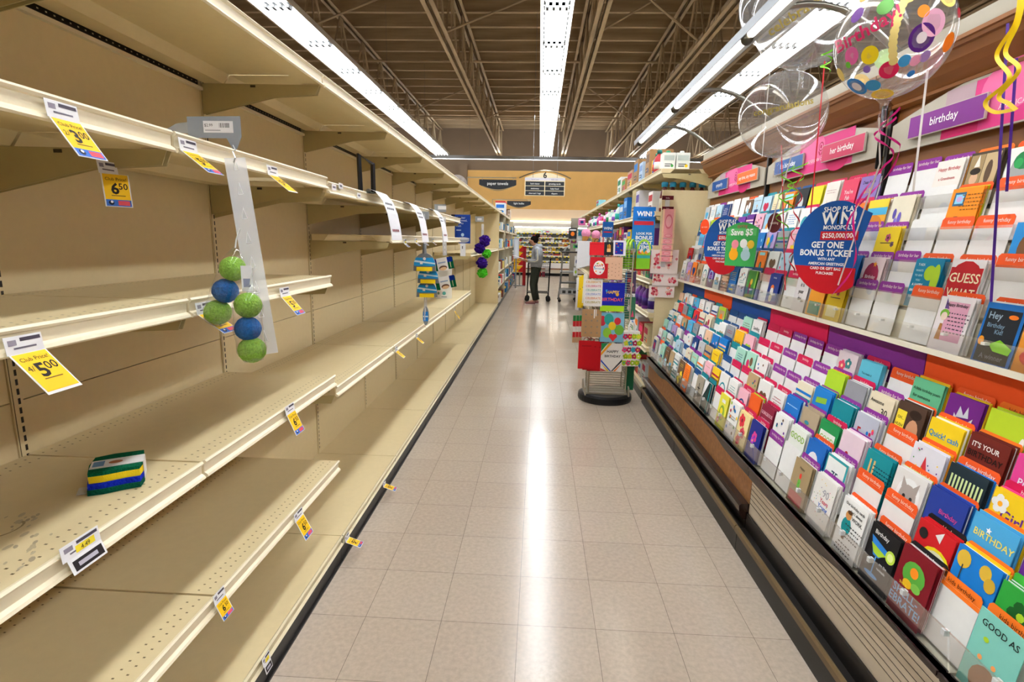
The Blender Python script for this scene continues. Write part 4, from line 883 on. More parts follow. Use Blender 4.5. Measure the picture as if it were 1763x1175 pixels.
for sec, nr in (('L', 6), ('U', 5)):
    for row in range(nr):
        x0 = (lowX if sec == 'L' else upX)(row); z0 = (lowZ if sec == 'L' else upZ)(row)
        H = H_ if sec == 'L' else 0.172
        for k in range(-2, 24):
            yc = 1.2 + 0.1525 * (k + 0.5)
            if k == -2 and (sec == 'U' or row > 0): continue
            if sec == 'U' and k < 0 : continue
            s = SP.get((sec, row, k))
            rack = 'lower' if sec == 'L' else 'upper'
            where = '%s row of %s rack, %s from far end' % (rownm[sec][row], rack, nth(24 - k))
            if s: bg, desc, items, kw = s
            else:
                kw = {}
                pal = NEARC if yc < 1.9 else PNKC if yc < 2.8 else MIDC if yc < 3.6 else FARC
                if random.random() < (0.12 if yc > 3.1 else 0.22): bg = E_
                else:
                    cn = random.choice(pal); bg = CN[cn]
                    acc = [c for c in (ACC if yc < 3.3 else ACCFAR) if c != bg]
                    if cn in ('navy', 'teal', 'purple', 'black', 'crimson', 'blue', 'brown'): acc = ['f4f4f4', 'f2d83a', 'f4c0c8', '9ad4e8']
                    mo, items = rnd_motif(bg, acc); desc = '%s card with %s' % (cn, mo)
                kw['n'] = random.choice([2, 3, 4, 5, 6]); 
            tab = kw.get('tab') or tabcol(sec, row, k, yc)
            if s is None and sec == 'U' and random.random() < 0.3: tab = 'white'
            yc += kw.get('dy', random.uniform(-0.004, 0.004))
            n = kw.get('n', 0) if bg != E_ else 0
            dn = min(0.019, n * 0.0034 + 0.004)
            w = W_
            xf = x0 - 0.009
            dlab = ('plain white' if tab == 'white' else 'white %s-topped' % {'kids': 'amber'}.get(tab, tab)) + ' divider, ' + where
            divider(yc, x0 + 0.0125, z0 + 0.002, w + 0.004, H + ((-0.03 if bg == E_ else -0.02) if sec == 'L' else (-0.008 if bg == E_ else -0.014)), tab, dlab, 0.012 if bg == E_ else 0.0)
            if bg == E_: continue
            h = H * random.uniform(0.93, 1.0); ww = w * random.uniform(0.93, 0.99)
            Tm = facing((xf, yc + ww / 2, z0 + 0.002), 'left', tilt=TILT + random.uniform(-0.008, 0.004), yaw=random.uniform(-0.012, 0.012))
            m = M(Tm).m(PAPER)
            m.box((0, 0, -0.0022), (ww, h, 0), [bg if q == 5 else 'e9e9e6' for q in range(6)] if False else bg)
            draw(m, ww, h, items)
            m.build('greeting_card', label=('%s, %s' % (desc, where)) if len((desc + ' ' + where).split()) <= 16 else desc + (', %s row of %s rack' % (rownm[sec][row], rack) if len(desc.split()) < 11 else ''), cat='greeting card', group='greeting cards standing in the rack pockets')
            bc = kw.get('back')
            for i in range(1, n + 1):
                dx = 0.0052 + (dn - 0.003) * i / (n + 1)
                h2 = h * random.uniform(0.97, 1.02); c2 = (bc if (bc and i > n / 2) else random.choice([bg, bg, 'f2f2f0', bg]))
                back_m.T = facing((xf + dx, yc + ww / 2 + random.uniform(-0.003, 0.003), z0 + 0.003), 'left', tilt=TILT)
                back_m.box((0, 0, -0.0016), (ww, h2, 0), c2)
back_m.build('greeting_cards_behind', label='spare greeting cards and envelopes standing behind the front cards', cat='greeting cards', kind='stuff')

# ---- round promotional signs
def disc_sign(px, py, X, R, yaw, lab, group):
    c = atX(px, py, X)
    m = M(facing(c, 'left', yaw=yaw)).m(PAPER)
    pts = []
    for i in range(48):
        a = 2 * math.pi * i / 48
        u, v = R * math.cos(a), R * math.sin(a) * 1.02
        if u > R * 0.62: u = R * 0.62 if v <= 0 else R * (0.62 + 0.2 * min(1, v / R * 1.4)) if v < R * 0.9 else u
        pts.append((u, v))
    pts = [p for p in pts if not (p[0] > R * 0.3 and p[1] > R * 0.93)]
    # corner at the upper right
    top = [(p) for p in pts]
    m.prism([(p[0], p[1]) for p in top], -0.0015, 0.0, '14509c', 'z')
    red = [p for p in top if p[1] < -0.42 * R]
    xs = math.sqrt(1 - 0.42 ** 2 / 1.04) * R
    red = [(min(xs, R * 0.62), -0.42 * R)] + [p for p in sorted(red, key=lambda p: math.atan2(p[1], p[0]), reverse=True)] + [(-xs, -0.42 * R)]
    m.poly(red, 'bb1420', 0.0004)
    z = 0.0008; cx = -0.02 * R; w = R * 1.3
    m.text('SHOP PLAY', cx + 0.12 * R, 0.78 * R, R * 0.16, 'ffffff', z, bold=0.02); m.text('W', cx - 0.12 * R, 0.52 * R, R * 0.36, 'ffffff', z, bold=0.03); m.text('N!', cx + 0.33 * R, 0.52 * R, R * 0.36, 'ffffff', z, bold=0.03)
    m.rect(cx + 0.07 * R, 0.52 * R, cx + 0.11 * R, 0.76 * R, '15151a', z)
    m.text('MONOPOLY', cx + 0.12 * R, 0.4 * R, R * 0.13, 'ffffff', z, bold=0.02)
    m.rect(cx - 0.3 * R, 0.17 * R, cx + 0.6 * R, 0.36 * R, 'c01a26', z); m.text('$250,000,000', cx + 0.15 * R, 0.22 * R, R * 0.15, 'ffffff', z + 0.0003, bold=0.02, width=R * 0.8)
    m.text('GET ONE', cx - 0.1 * R, 0.0 * R, R * 0.19, 'ffffff', z, bold=0.03); m.text('BONUS TICKET', cx - 0.12 * R, -0.18 * R, R * 0.19, 'ffffff', z, bold=0.03, width=R * 1.35)
    for i, s_ in enumerate(('WITH ANY', 'AMERICAN GREETINGS', 'CARD OR GIFT BAG', 'PURCHASE!')):
        m.text(s_, cx - 0.08 * R, (-0.28 - 0.105 * i + 0.0) * R, R * 0.085, 'ffffff' if True else '', z + 0.0004, bold=0.02, width=R * 1.15)
    m.build('promotional_sign', label=lab, cat='sign', group=group)
disc_sign(1432, 427, 1.2, 0.185, 0.42, 'larger round blue and red prize sign, nearer to the camera', 'round bonus ticket signs')
disc_sign(1246, 423, 1.2, 0.185, 0.42, 'smaller looking round blue and red prize sign behind the green coupon', 'round bonus ticket signs')
c = atX(1275, 424, 1.16); m = M(facing(c, 'left', yaw=0.5)).m(PAPER)
pts = [(-0.105, -0.115), (0.105, -0.115), (0.115, 0.1)] + [(0.115 - 0.23 * i / 8, 0.1 + 0.035 * math.sin(math.pi * i / 8)) for i in range(1, 8)] + [(-0.115, 0.1)]
m.prism(pts, -0.001, 0, '3aa050', 'z'); m.rect(-0.1, 0.06, 0.1, 0.1, '5ab86a', 0.0003)
m.text('spring', 0, 0.105, 0.03, 'c03a5a', 0.0006); m.text('Save $5', 0, 0.062, 0.05, 'ffffff', 0.0008, bold=0.03)
for (u, v, r, c_) in ((-0.04, 0.01, 0.026, 'e88a9a'), (0.02, 0.015, 0.026, 'f0f0f0'), (0.07, 0.01, 0.024, 'e2b83a'), (-0.045, -0.05, 0.033, 'f0a81e'), (-0.045, -0.02, 0.022, 'f0b83a'), (0.04, -0.05, 0.033, 'a8c8d0'), (0.04, -0.02, 0.022, 'b8d4dc')):
    m.ell(u, v, r, r, c_, 0.0006 + r * 0.01, 14)
m.build('coupon_sign', label='green save five dollars coupon card with toy animals', cat='sign')
for (px, py, X, r, c_, tx, lb) in ((1333, 384, 1.3, 0.052, '5a1a1e', 'wedding', 'round maroon label tucked among the upper cards'), (1213, 391, 1.36, 0.06, 'ee4a1a', 'any reason', 'round orange label near the far end of the upper cards')):
    c = atX(px, py, X - 0.06); m = M(facing(c, 'left', yaw=0.3)).m(PAPER); m.prism([(r * math.cos(a * math.pi / 12), r * math.sin(a * math.pi / 12)) for a in range(24)], -0.001, 0, c_, 'z')
    m.text(tx, 0, -0.006, 0.018, 'f4e0d0', 0.0006, width=r * 1.5); m.build('round_label', label=lb, cat='label')

# ---- cantilever light over the cards
lx, lz = 0.87, 2.36
t = thing('card_rack_light', (lx, 1.27, lz), 'slim light fixture on curved arms reaching out over the card racks', 'light fixture')
m = M().m(METAL)
pr = [(lx - 0.045, lz - 0.03), (lx - 0.05, lz + 0.005), (lx - 0.02, lz + 0.03), (lx + 0.02, lz + 0.03), (lx + 0.055, lz + 0.0), (lx + 0.052, lz - 0.004), (lx + 0.018, lz + 0.024), (lx - 0.018, lz + 0.024), (lx - 0.044, lz + 0.002), (lx - 0.041, lz - 0.03)]
m.prism(pr, 0.05, 5.08, '8d9092'); m.build('hood', t)
for i in range(4):
    a = 0.08 + i * 1.25
    m = M().m(TUBEW); m.smooth = True; m.tube([(lx + 0.003, a + 0.05, lz - 0.002), (lx + 0.003, a + 1.18, lz - 0.002)], 0.019, 'ffffff', 10); m.build('tube', t)
    m = M().m(METAL); m.smooth = True; m.ball((lx + 0.0, a + 1.22, lz - 0.012), 0.028, '55524a', 10, 8); m.build('end_cap', t)
m = None
for yy in (1.15, 2.38, 3.6, 4.7):
    m = M().m(METAL); m.smooth = True
    p = []
    for i in range(9):
        s = i / 8; p.append((lx + 0.02 + s * 0.56, yy, lz + 0.03 + 0.05 * math.sin(math.pi * min(1, s * 1.1)) - 0.17 * s * s))
    m.tube(p, 0.013, '8a867c', 8); m.build('support_arm', t)
# ---------------------------------------------------------------- baby product gondola beyond the card racks
RB, RF = 1.5, 1.06
y0g, ng = 4.95, 12
gr = thing('gondola_shelving', (RB, y0g, 0), 'beige stocked gondola frame beyond the greeting card racks', 'shelving')
for k in range(ng):
    a, b_ = y0g + k * 0.914, y0g + (k + 1) * 0.914
    m = M().m(STEEL); m.box((RB, a + 0.01, 0.1), (RB + 0.03, b_ - 0.01, 2.12), BEIGE); m.build('back_panel', gr)
    m = M().m(STEEL); m.box((1.01, a, 0), (1.02, b_, 0.09), '15120f'); m.build('kick_plate', gr)
    m = M().m(STEEL); m.box((1.02, a, 0.12), (RB, b_, 0.135), BEIGE); m.prism([(1.0, 0.12), (1.02, 0.135), (1.02, 0.09), (1.003, 0.085)], a, b_, '9a8f70'); m.build('base_deck', gr)
    m = M().m(STEEL); m.box((RB - 0.004, b_ - 0.016, 0), (RB + 0.03, b_ + 0.016, 2.15), BEIGE); m.build('upright', gr)
PL = {0: 'first bay past the card racks', 1: 'second bay past the card racks', 2: 'third bay past the card racks', 3: 'fourth bay past the card racks'}
for k in range(ng):
    a, b_ = y0g + k * 0.914 + 0.003, y0g + (k + 1) * 0.914 - 0.003
    for z, nm in ((0.5, 'knee high'), (0.83, 'thigh high'), (1.14, 'waist high'), (1.45, 'chest high'), (1.75, 'eye level'), (2.12, 'top canopy')):
        shelf(7, z, 'stocked beige %s shelf, %s bay past the card racks' % (nm, ORD[k]), xf=RF if z > 2 else 1.03, xb=RB, sgn=-1, holes=False, yv=(a, b_))
m = M().m(STEEL); m.prism([(1.075, 0), (1.49, 0), (1.49, 1.935), (1.075, 1.935)], 4.924, 4.945, BEIGE)
m.build('end_panel', label='beige end panel behind the pink clip strip', cat='panel')

def bottle(X, Y, z, h, r, body, cap, lab, group, capr=0.5, label=None):
    t = thing('bottle', (X, Y, z), lab, 'bottle', group)
    m = M().m(PLASTIC); m.smooth = True
    m.lathe((X, Y, z), [(r * 0.9, 0), (r, h * 0.04), (r, h * 0.5), (r * 0.85, h * 0.66), (r * 0.42, h * 0.8), (r * 0.36, h * 0.86)], body, 12); bd_ = m.build('body', t)
    m = M().m(PLASTIC); m.smooth = True
    m.lathe((X, Y, z), [(r * capr, h * 0.84), (r * (capr + 0.02), h * 0.97), (r * capr * 0.8, h)], cap, 12); m.build('cap', bd_)
    if label:
        m = M().m(PAPER); m.smooth = True
        m.lathe((X, Y, z), [(r * 1.02, h * 0.14), (r * 1.02, h * 0.46)], label, 12); m.build('label_band', bd_)
    return t
def carton(X0, X1, Y0, Y1, z, h, col, lab, group=None, face='left', items=None, name='carton', cat='box', band=None):
    t = thing(name, ((X0 + X1) / 2, (Y0 + Y1) / 2, z), lab, cat, group)
    m = M().m(PAPER); m.box((X0, Y0, z + 0.0005), (X1, Y1, z + h), col); bx_ = m.build('box', t)
    m = M().m(PAPER)
    if face == 'left': m.T = facing((X0 - 0.0006, Y1, z), 'left'); L = Y1 - Y0
    else: m.T = facing((X0, Y0 - 0.0006, z), 'cam'); L = X1 - X0
    b2 = band or random.choice(ACC)
    m.rect(0.08 * L, h * 0.55, 0.92 * L, h * 0.85, b2, 0.0); m.rect(0.15 * L, h * 0.2, 0.6 * L, h * 0.26, '44484c', 0.0); m.rect(0.15 * L, h * 0.32, 0.75 * L, h * 0.37, '44484c', 0.0)
    m.ell(0.75 * L, h * 0.25, 0.12 * L, 0.12 * L, random.choice(ACC), 0.0, 10)
    m.build('printed_panel', bx_)
    return t
# canopy top stock
for px0, px1, nm in ((1141, 1162, 'left'), (1164, 1187, 'right')):
    a = atY(px0, 287, 5.05); b_ = atY(px1, 287, 5.05)
    t = carton(a.x, b_.x, 5.05, 5.17, 2.121, 0.15, 'e8ebe6', 'white carton at the near end of the canopy shelf, %s of the pair' % nm, 'pair of white cartons on the canopy', face='cam', band='b8c4c0')
    m = M().m(PLASTIC); m.smooth = True; m.lathe(((a.x + b_.x) / 2, 5.11, 2.27), [(0.02, 0), (0.02, 0.02), (0.014, 0.024)], '2f9a6a' if nm == 'left' else 'd8dcd8', 10); m.build('cap', t)
bottle(1.09, 5.24, 2.12, 0.2, 0.045, 'b8343a', '177a74', 'red juice bottle with teal cap on the canopy shelf', None, label='e8e4dc')
bottle(1.1, 5.36, 2.12, 0.19, 0.045, '6a74b8', '2a8a6a', 'violet and red bottle with green cap on the canopy shelf', None, label='c83a40')
carton(1.08, 1.25, 5.42, 5.52, 2.121, 0.14, 'f0c41e', 'yellow and red pack beside the bottles on the canopy')
carton(1.07, 1.3, 5.6, 5.8, 2.121, 0.27, 'a98258', 'tall brown cardboard box on the canopy shelf')
carton(1.07, 1.2, 5.95, 6.15, 2.121, 0.2, 'b8cfe8', 'pale blue soft pack standing on the canopy shelf', band='7a9ad0')
carton(1.07, 1.3, 6.25, 6.5, 2.121, 0.27, 'a07a50', 'brown cardboard box behind the pale blue pack on the canopy')
carton(1.07, 1.3, 6.6, 6.95, 2.121, 0.2, 'b49478', 'light brown box on the canopy, third cardboard one from the racks')
carton(1.07, 1.3, 7.1, 7.4, 2.121, 0.16, 'a67c4c', 'small brown box on the canopy, farthest cardboard one')
carton(1.07, 1.25, 7.5, 7.8, 2.121, 0.22, 'eef0ee', 'white and green pack at the far end of the canopy stock', band='1f7a4a')
carton(1.07, 1.2, 10.2, 10.6, 2.121, 0.12, '8ac8d8', 'small aqua pack alone on the far canopy shelf')
for i, px in enumerate((1145, 1159, 1176, 1193, 1209)):
    p = atY(px, 315, 5.1)
    bottle(p.x, 5.1, 1.751, 0.27, 0.04, '6a2a22', '2f9fd0', 'dark bottle with blue cap peeping over the end panel, %s from left' % ORD[i], 'blue capped bottles above the end panel', capr=0.75, label='d8d0c0')
# tier at 1.75
for (a, b_, h, c_, bd, lab) in ((5.2, 5.4, 0.2, 'ece8e4', 'b82a30', 'white and red pack on the eye level shelf nearest the panel'), (5.9, 6.1, 0.27, 'e4e2ea', '5a4a9a', 'white and violet box on the eye level shelf'),
                               (6.12, 6.35, 0.3, 'b8aa7c', 'a89a6c', 'tall plain tan divider box on the eye level shelf'), (6.7, 6.95, 0.26, '1f6ab8', '8ac0ea', 'dark blue jug shaped pack on the eye level shelf'),
                               (7.0, 7.3, 0.2, '3a8ad0', 'e8eef4', 'mid blue pack on the eye level shelf')):
    carton(1.045, 1.2, a, b_, 1.751, h, c_, lab, band=bd)
cols = [('e8f0ee', '2aa89a'), ('f4f4f4', '7a4ab0'), ('c8e8e0', 'f4f4f4'), ('f0f0ee', '2a7a4a'), ('e8d0e4', 'c84a9a'), ('b82430', 'f0e8e8'), ('d84a9a', 'f4f4f4'), ('e070b0', 'b03080')]
for i in range(14):
    bd, cp = cols[i % len(cols)]
    bottle(1.085, 7.6 + i * 0.34, 1.751, random.uniform(0.16, 0.24), 0.055, bd, cp, '%s bottle on the eye level shelf, %s past the blue packs' % (colour_name(bd), nth(i + 1)), 'small bottles on the eye level shelf', label=cp)
# lower tiers, partly hidden by the bag stand
i = 0
for z, nm in ((0.136, 'base deck'), (0.501, 'knee high shelf'), (1.141, 'waist high shelf'), (1.451, 'chest high shelf')):
    y = 5.02; j = 0
    while y < (9.2 if z < 1.2 else 13):
        w = random.uniform(0.12, 0.24); h = random.uniform(0.13, 0.22)
        c_ = random.choice(['e8b82a', 'e8e4dc', 'b8343a', '3a4a5a', 'd8dce0', '6a4a2a', '2a6ab0', '5a2a6a', 'c8b890', '3a8a5a', 'f0f0f0'])
        carton(1.05, 1.3, y, y + w, z, h, c_, '%s product box on the %s, %s along past the racks' % (colour_name(c_), nm, nth(j + 1)), 'assorted product boxes on the stocked gondola')
        y += w + random.uniform(0.01, 0.08); j += 1
for i, yy in enumerate((5.03, 5.32, 5.5, 5.7)):
    bottle(1.09, yy, 0.831, 0.24, 0.058, '6a2f90' if i else 'ece8f0', 'd8c8a8', 'purple and tan formula bottle on the thigh high shelf, %s from the panel' % ORD[i], 'purple bottles beside the end panel', label='3a1f70')
for i in range(8):
    bottle(1.1, 6.0 + i * 0.3, 0.831, 0.2, 0.05, random.choice(['e8e8ec', 'c8d0e0', '8a5ab0']), 'f0f0f0', 'small pale bottle on the thigh high shelf, %s past the purple ones' % nth(i + 1), 'pale bottles on the thigh high shelf')
# peg goods near the far right end
m = M().m(STEEL); m.box((0.86, 15.0, 0), (1.05, 15.1, 2.1), '9a9284'); m.box((0.85, 14.99, 0), (0.86, 15.11, 2.1), '8a8274')
m.build('end_column', label='grey end column where the stocked gondola stops', cat='column')
for i, (px, py, c_, w, h) in enumerate(((986, 402, '2a2a2e', 0.22, 0.3), (988, 408, 'f0f0f2', 0.24, 0.2), (988, 414, '7a2a5a', 0.16, 0.16), (992, 424, '3ab04a', 0.16, 0.12), (1002, 382, 'd86aa8', 0.2, 0.2), (1003, 400, '1f7a90', 0.25, 0.2), (998, 420, 'e8ecf4', 0.22, 0.45), (993, 450, 'e4e4ea', 0.12, 0.3), (991, 468, 'd8dce0', 0.12, 0.25))):
    p = atY(px, py, 9.4 + 0.1 * i); w *= 0.62; h *= 0.62
    m = M().m(PLASTIC); m.box((p.x - w / 2, p.y, p.z - h / 2), (p.x + w / 2, p.y + 0.05, p.z + h / 2), c_)
    m.T = facing((p.x - w / 2, p.y - 0.001, p.z - h / 2), 'cam'); m.ell(w / 2, h * 0.45, w * 0.25, h * 0.2, random.choice(ACC)); m.rect(w * 0.1, h * 0.75, w * 0.9, h * 0.88, 'f4f4f4')
    t = thing('hanging_pack', p, '%s blister pack on a clip strip jutting from the far shelves, %s' % (colour_name(c_), ORD[i]), 'pack', 'packs clipped to the far shelf edges'); m.build('blister', t)
    m = M().m(METAL); m.tube([(p.x, p.y + 0.03, p.z + h / 2 - 0.02), (p.x, p.y + 0.03, p.z + h / 2 + 0.03), (1.035, p.y + 0.03, p.z + h / 2 + 0.03)], 0.003, 'b0b0b0', 4); m.build('hook', t)
    continue
    m.build('hanging_pack', label='%s blister pack on a clip strip jutting from the far shelves, %s' % (colour_name(c_), ORD[i]), cat='pack', group='packs clipped to the far shelf edges')
# blue and red banner
a = atY(1091, 356, 4.97); b_ = atY(1122, 467, 4.97)
W2, H2 = b_.x - a.x, a.z - b_.z
m = M(facing((a.x, 4.97, b_.z), 'cam')).m(PAPER)
m.box((0, 0, -0.002), (W2, H2, 0), '2a7cc8'); m.rect(0, 0, W2, H2 * 0.25, 'c01822', 0.0005); m.rect(0.0, H2 * 0.25, W2, H2 * 0.33, '1550a0', 0.0005)
m.rect(0, H2 * 0.8, W2, H2, '1a70c4', 0.0005)
m.text('WIN!', W2 * 0.5, H2 * 0.86, H2 * 0.1, 'ffffff', 0.001, bold=0.04); m.text('MONOPOLY', W2 * 0.5, H2 * 0.8, H2 * 0.035, '111111', 0.001)
m.rect(W2 * 0.06, H2 * 0.72, W2 * 0.94, H2 * 0.78, 'c83040', 0.001)
for i, s_ in enumerate(('LOOK FOR', 'BONUS', 'TICKET', 'ITEMS')): m.text(s_, W2 * 0.55, H2 * (0.57 - 0.075 * i), H2 * (0.05 if i == 0 else 0.08), 'ffffff', 0.001, bold=0.04, width=W2 * 0.85)
m.rect(W2 * 0.05, 0.02 * H2, W2 * 0.95, 0.05 * H2, 'd86a6a', 0.001)
m.build('hanging_banner', label='tall blue banner with red foot reading bonus ticket items', cat='banner')
a = atY(1038, 382, 6.9); b_ = atY(1055, 409, 6.9)
m = M(facing((a.x, 6.9, b_.z), 'cam')).m(PAPER); W2, H2 = b_.x - a.x, a.z - b_.z
m.box((0, 0, -0.002), (W2, H2, 0), '1a5aa4'); m.text('WIN!', W2 / 2, H2 * 0.5, H2 * 0.3, 'f4f4f4', 0.0005, bold=0.03, width=W2 * 0.8); m.rect(W2 * 0.1, H2 * 0.3, W2 * 0.9, H2 * 0.38, 'c01822', 0.0005)
m.T = Matrix.Identity(4); m.m(METAL); m.tube([(b_.x - 0.01, 6.905, b_.z + 0.1), (1.03, 6.905, b_.z + 0.1)], 0.004, 'b0b0b0', 4)
m.build('shelf_sign', label='small blue sign sticking out among the far bottles', cat='sign')
# pink packs on the clip strip
t = thing('clip_strip', (1.15, 4.89, 1.2), 'clear clip strip with maroon header cards on the beige end panel', 'clip strip')
m = M().m(POLY); a = atY(1149, 342, 4.88); b_ = atY(1149, 460, 4.88); m.box((a.x - 0.02, 4.864, b_.z), (a.x + 0.02, 4.866, a.z), 'ffffff'); m.box((a.x - 0.01, 4.866, a.z - 0.02), (a.x + 0.01, 4.924, a.z), 'ffffff'); m.build('strip', t)
for py, h in ((341, 0.035), (359, 0.028)):
    p = atY(1149, py, 4.88); m = M(facing((p.x - 0.05, 4.86, p.z - h / 2), 'cam')).m(PAPER); m.box((0, 0, -0.003), (0.1, h, 0), '5a1420'); m.text('baby', 0.05, h * 0.3, h * 0.5, 'f0d0d0', 0.0006); m.build('header_card', t)
for i, (py, hp) in enumerate(((382, 0.215), (406, 0.045), (416, 0.045), (426, 0.045), (436, 0.045), (446, 0.045))):
    p = atY(1150 - i * 1.2, py, 4.87); h = hp; w = 0.108
    m = M(facing((p.x - w / 2, 4.84 - 0.003 * i, p.z - h / 2), 'cam')).m(PLASTIC)
    m.box((0, 0, -0.012), (w, h, 0), 'e8989c'); m.rect(0, 0, w * 0.12, h, 'f0c8a0', 0.0004); m.rect(w * 0.86, 0, w, h, 'f0c8a0', 0.0004)
    m.ell(w / 2, h * 0.5, w * 0.3, h * 0.3, 'd8707c', 0.0006, 14); m.ell(w / 2, h * 0.5, w * 0.24, h * 0.22, 'eca8ac', 0.0008, 14)
    m.build('pink_pack', label='pink packet hanging on the end panel clip strip, %s from the top' % ORD[i], cat='packet', group='pink packets on the clip strip')
for i, (x0, x1, y0, y1) in enumerate(((1122, 1166, 430, 472), (1124, 1167, 471, 493), (1118, 1160, 492, 513))):
    Y = 4.87 + 0.012 * i; a = atY(x0, y0, Y); b_ = atY(x1, y1, Y); w, h = b_.x - a.x, a.z - b_.z
    m = M(facing((a.x, Y, b_.z), 'cam', yaw=0.0)).m(PAPER); m.box((0, 0, -0.008), (w, h, 0), 'efe0da')
    for q in range(26):
        u, v = random.choice([0.22, 0.76]) * w + random.gauss(0, 0.018), h * random.uniform(0.25, 0.85)
        m.ell(u, v, 0.012, 0.012, random.choice(['c84a58', 'e08a90', 'b03040', 'e8b0a0']), 0.0005 + q * 1e-5, 8)
        m.rect(u, v - 0.02, u + 0.002, v, '7a8a5a', 0.0004)
    m.build('floral_album', label='flat white box with red blossom print below the pink packets, %s' % ('top', 'middle', 'bottom')[i], cat='gift box', group='floral boxes on the end panel')

# ---------------------------------------------------------------- gift bag stand
sx, sy = 0.665, 4.95
t = thing('gift_bag_stand', (sx, sy, 0), 'wire spinner stand of gift bags on a round black base', 'display stand')
m = M().m(PLASTIC); m.smooth = False; m.lathe((sx, sy, 0), [(0.25, 0), (0.255, 0.02), (0.25, 0.055), (0.22, 0.07)], '17181a', 40); m.build('base', t)
m = M().m(STEEL)
for s in (-1, 1): m.prism([(sy - 0.17, 0.07), (sy + 0.17, 0.07), (sy + 0.15, 0.14), (sy, 0.19), (sy - 0.15, 0.14)], sx + s * 0.2 - 0.006, sx + s * 0.2 + 0.006, 'a49c88', 'x')
m.box((sx - 0.2, sy - 0.12, 0.07), (sx + 0.2, sy + 0.12, 0.085), 'a49c88'); m.build('foot_cradle', t)
hw, hd = 0.17, 0.13
m = M().m(STEEL)
for a_ in (-1, 1):
    for b_ in (-1, 1): m.tube([(sx + a_ * hw, sy + b_ * hd, 0.08), (sx + a_ * hw, sy + b_ * hd, 1.42)], 0.007, 'b0a890', 6)
m.build('frame', t)
m = M().m(STEEL); z = 0.11
while z < 1.42:
    m.tube([(sx - hw, sy - hd, z), (sx + hw, sy - hd, z)], 0.0026, 'aaa28c', 4); m.tube([(sx - hw, sy + hd, z), (sx + hw, sy + hd, z)], 0.0026, 'aaa28c', 4)
    m.tube([(sx - hw, sy - hd, z), (sx - hw, sy + hd, z)], 0.0026, 'aaa28c', 4); m.tube([(sx + hw, sy - hd, z), (sx + hw, sy + hd, z)], 0.0026, 'aaa28c', 4); z += 0.022
tag(m.build('wire_panel', t), kind='stuff')
m = M().m(ACRYLIC); m.box((sx - 0.2, sy - 0.16, 1.42), (sx + 0.2, sy + 0.16, 1.43), 'ffffff'); m.box((sx - 0.2, sy - 0.165, 1.40), (sx + 0.2, sy - 0.16, 1.45), 'ffffff'); m.build('top_tray', t)
bag_i = [0]
def bagat(x0, x1, y0, y1, Y, body, lab, draw_=None, depth=0.06, handle='333333', yaw=0.0, foot=None):
    a = atY(x0, y0, Y); b_ = atY(x1, y1, Y); w, h = b_.x - a.x, a.z - b_.z
    t = thing('gift_bag', ((a.x + b_.x) / 2, Y, b_.z), lab, 'gift bag', 'gift bags hanging on the spinner stand')
    T = facing((a.x, Y, b_.z), 'cam', yaw=yaw)
    m = M(T).m(PAPER)
    # tapered bag: full at the foot, folded flat at the mouth
    d = depth
    vs = [(0, 0, 0), (w, 0, 0), (w, 0, -d), (0, 0, -d), (0, h, -d * 0.35), (w, h, -d * 0.35), (w, h, -d * 0.55), (0, h, -d * 0.55)]
    m.faces(vs, [(0, 3, 2, 1), (0, 1, 5, 4), (1, 2, 6, 5), (2, 3, 7, 6), (3, 0, 4, 7), (4, 5, 6, 7)], body)
    u = Vector((1, 0, 0)); v = Vector((0, h, -d * 0.35)).normalized()
    m.T = T @ frame((0, 0, 0), u, v)
    if draw_:
        draw(m, w, math.hypot(h, d * 0.35), draw_)
    m.build('bag', t)
    if handle:
        m = M(T).m(CLOTH)
        m.tube([(w * 0.3, h - 0.004, -d * 0.4), (w * 0.34, h + 0.02, -d * 0.42), (w * 0.5, h + 0.03, -d * 0.45), (w * 0.66, h + 0.02, -d * 0.42), (w * 0.7, h - 0.004, -d * 0.4)], 0.0028, handle, 5)
        m.build('handle', t)
    return t
F0 = 4.74
C3 = [CN[x] for x in ('red', 'yellow', 'green', 'blue', 'orange', 'hot pink', 'teal')]
bagat(1016, 1040, 417, 440, F0, 'c8101c', 'small plain red gift bag, top left of the front face', [('r', 0.0, 0.85, 1, 0.88, '8a0a14')])
bagat(1041, 1056, 417, 440, F0, '1c1c20', 'small black gift bag with orange candles', [('r', 0.3, 0.25, 0.7, 0.5, 'e8b070'), ('r', 0.35, 0.5, 0.42, 0.8, 'f0a01e'), ('r', 0.5, 0.5, 0.57, 0.85, 'f0a01e'), ('r', 0.62, 0.5, 0.68, 0.78, 'f0a01e')])
bagat(1057, 1077, 414, 441, F0, 'e8e4ec', 'small white bag with a blue patterned panel, top right of the front face', [('r', 0.14, 0.1, 0.8, 0.88, '1c2a9a')] + [('e', random.uniform(0.2, 0.75), random.uniform(0.15, 0.8), 0.05, 0.05, random.choice(C3)) for _ in range(12)])
bagat(1017, 1046, 443, 480, F0 - 0.02, 'b81420', 'red gift bag with a white oval of party lettering', [('e', 0.5, 0.5, 0.32, 0.4, 'f4f0ec'), ('t', 'HAPPY', 0.5, 0.55, 0.14, 'c03050', 0.5), ('t', 'BIRTHDAY', 0.5, 0.42, 0.14, '2a7ab0', 0.55)] + [('e', 0.5 + 0.25 * math.cos(q), 0.5 + 0.22 * math.sin(q), 0.04, 0.04, C3[q % 7]) for q in range(9)])
bagat(1043, 1071, 443, 482, F0 - 0.02, 'dcb294', 'kraft pink gift bag with small dots and a red rope handle', [('e', 0.2 + 0.2 * (q % 4), 0.15 + 0.17 * (q // 4) + 0.05 * (q % 2), 0.02, 0.02, '5a3a2a') for q in range(16)], handle='c8202a')
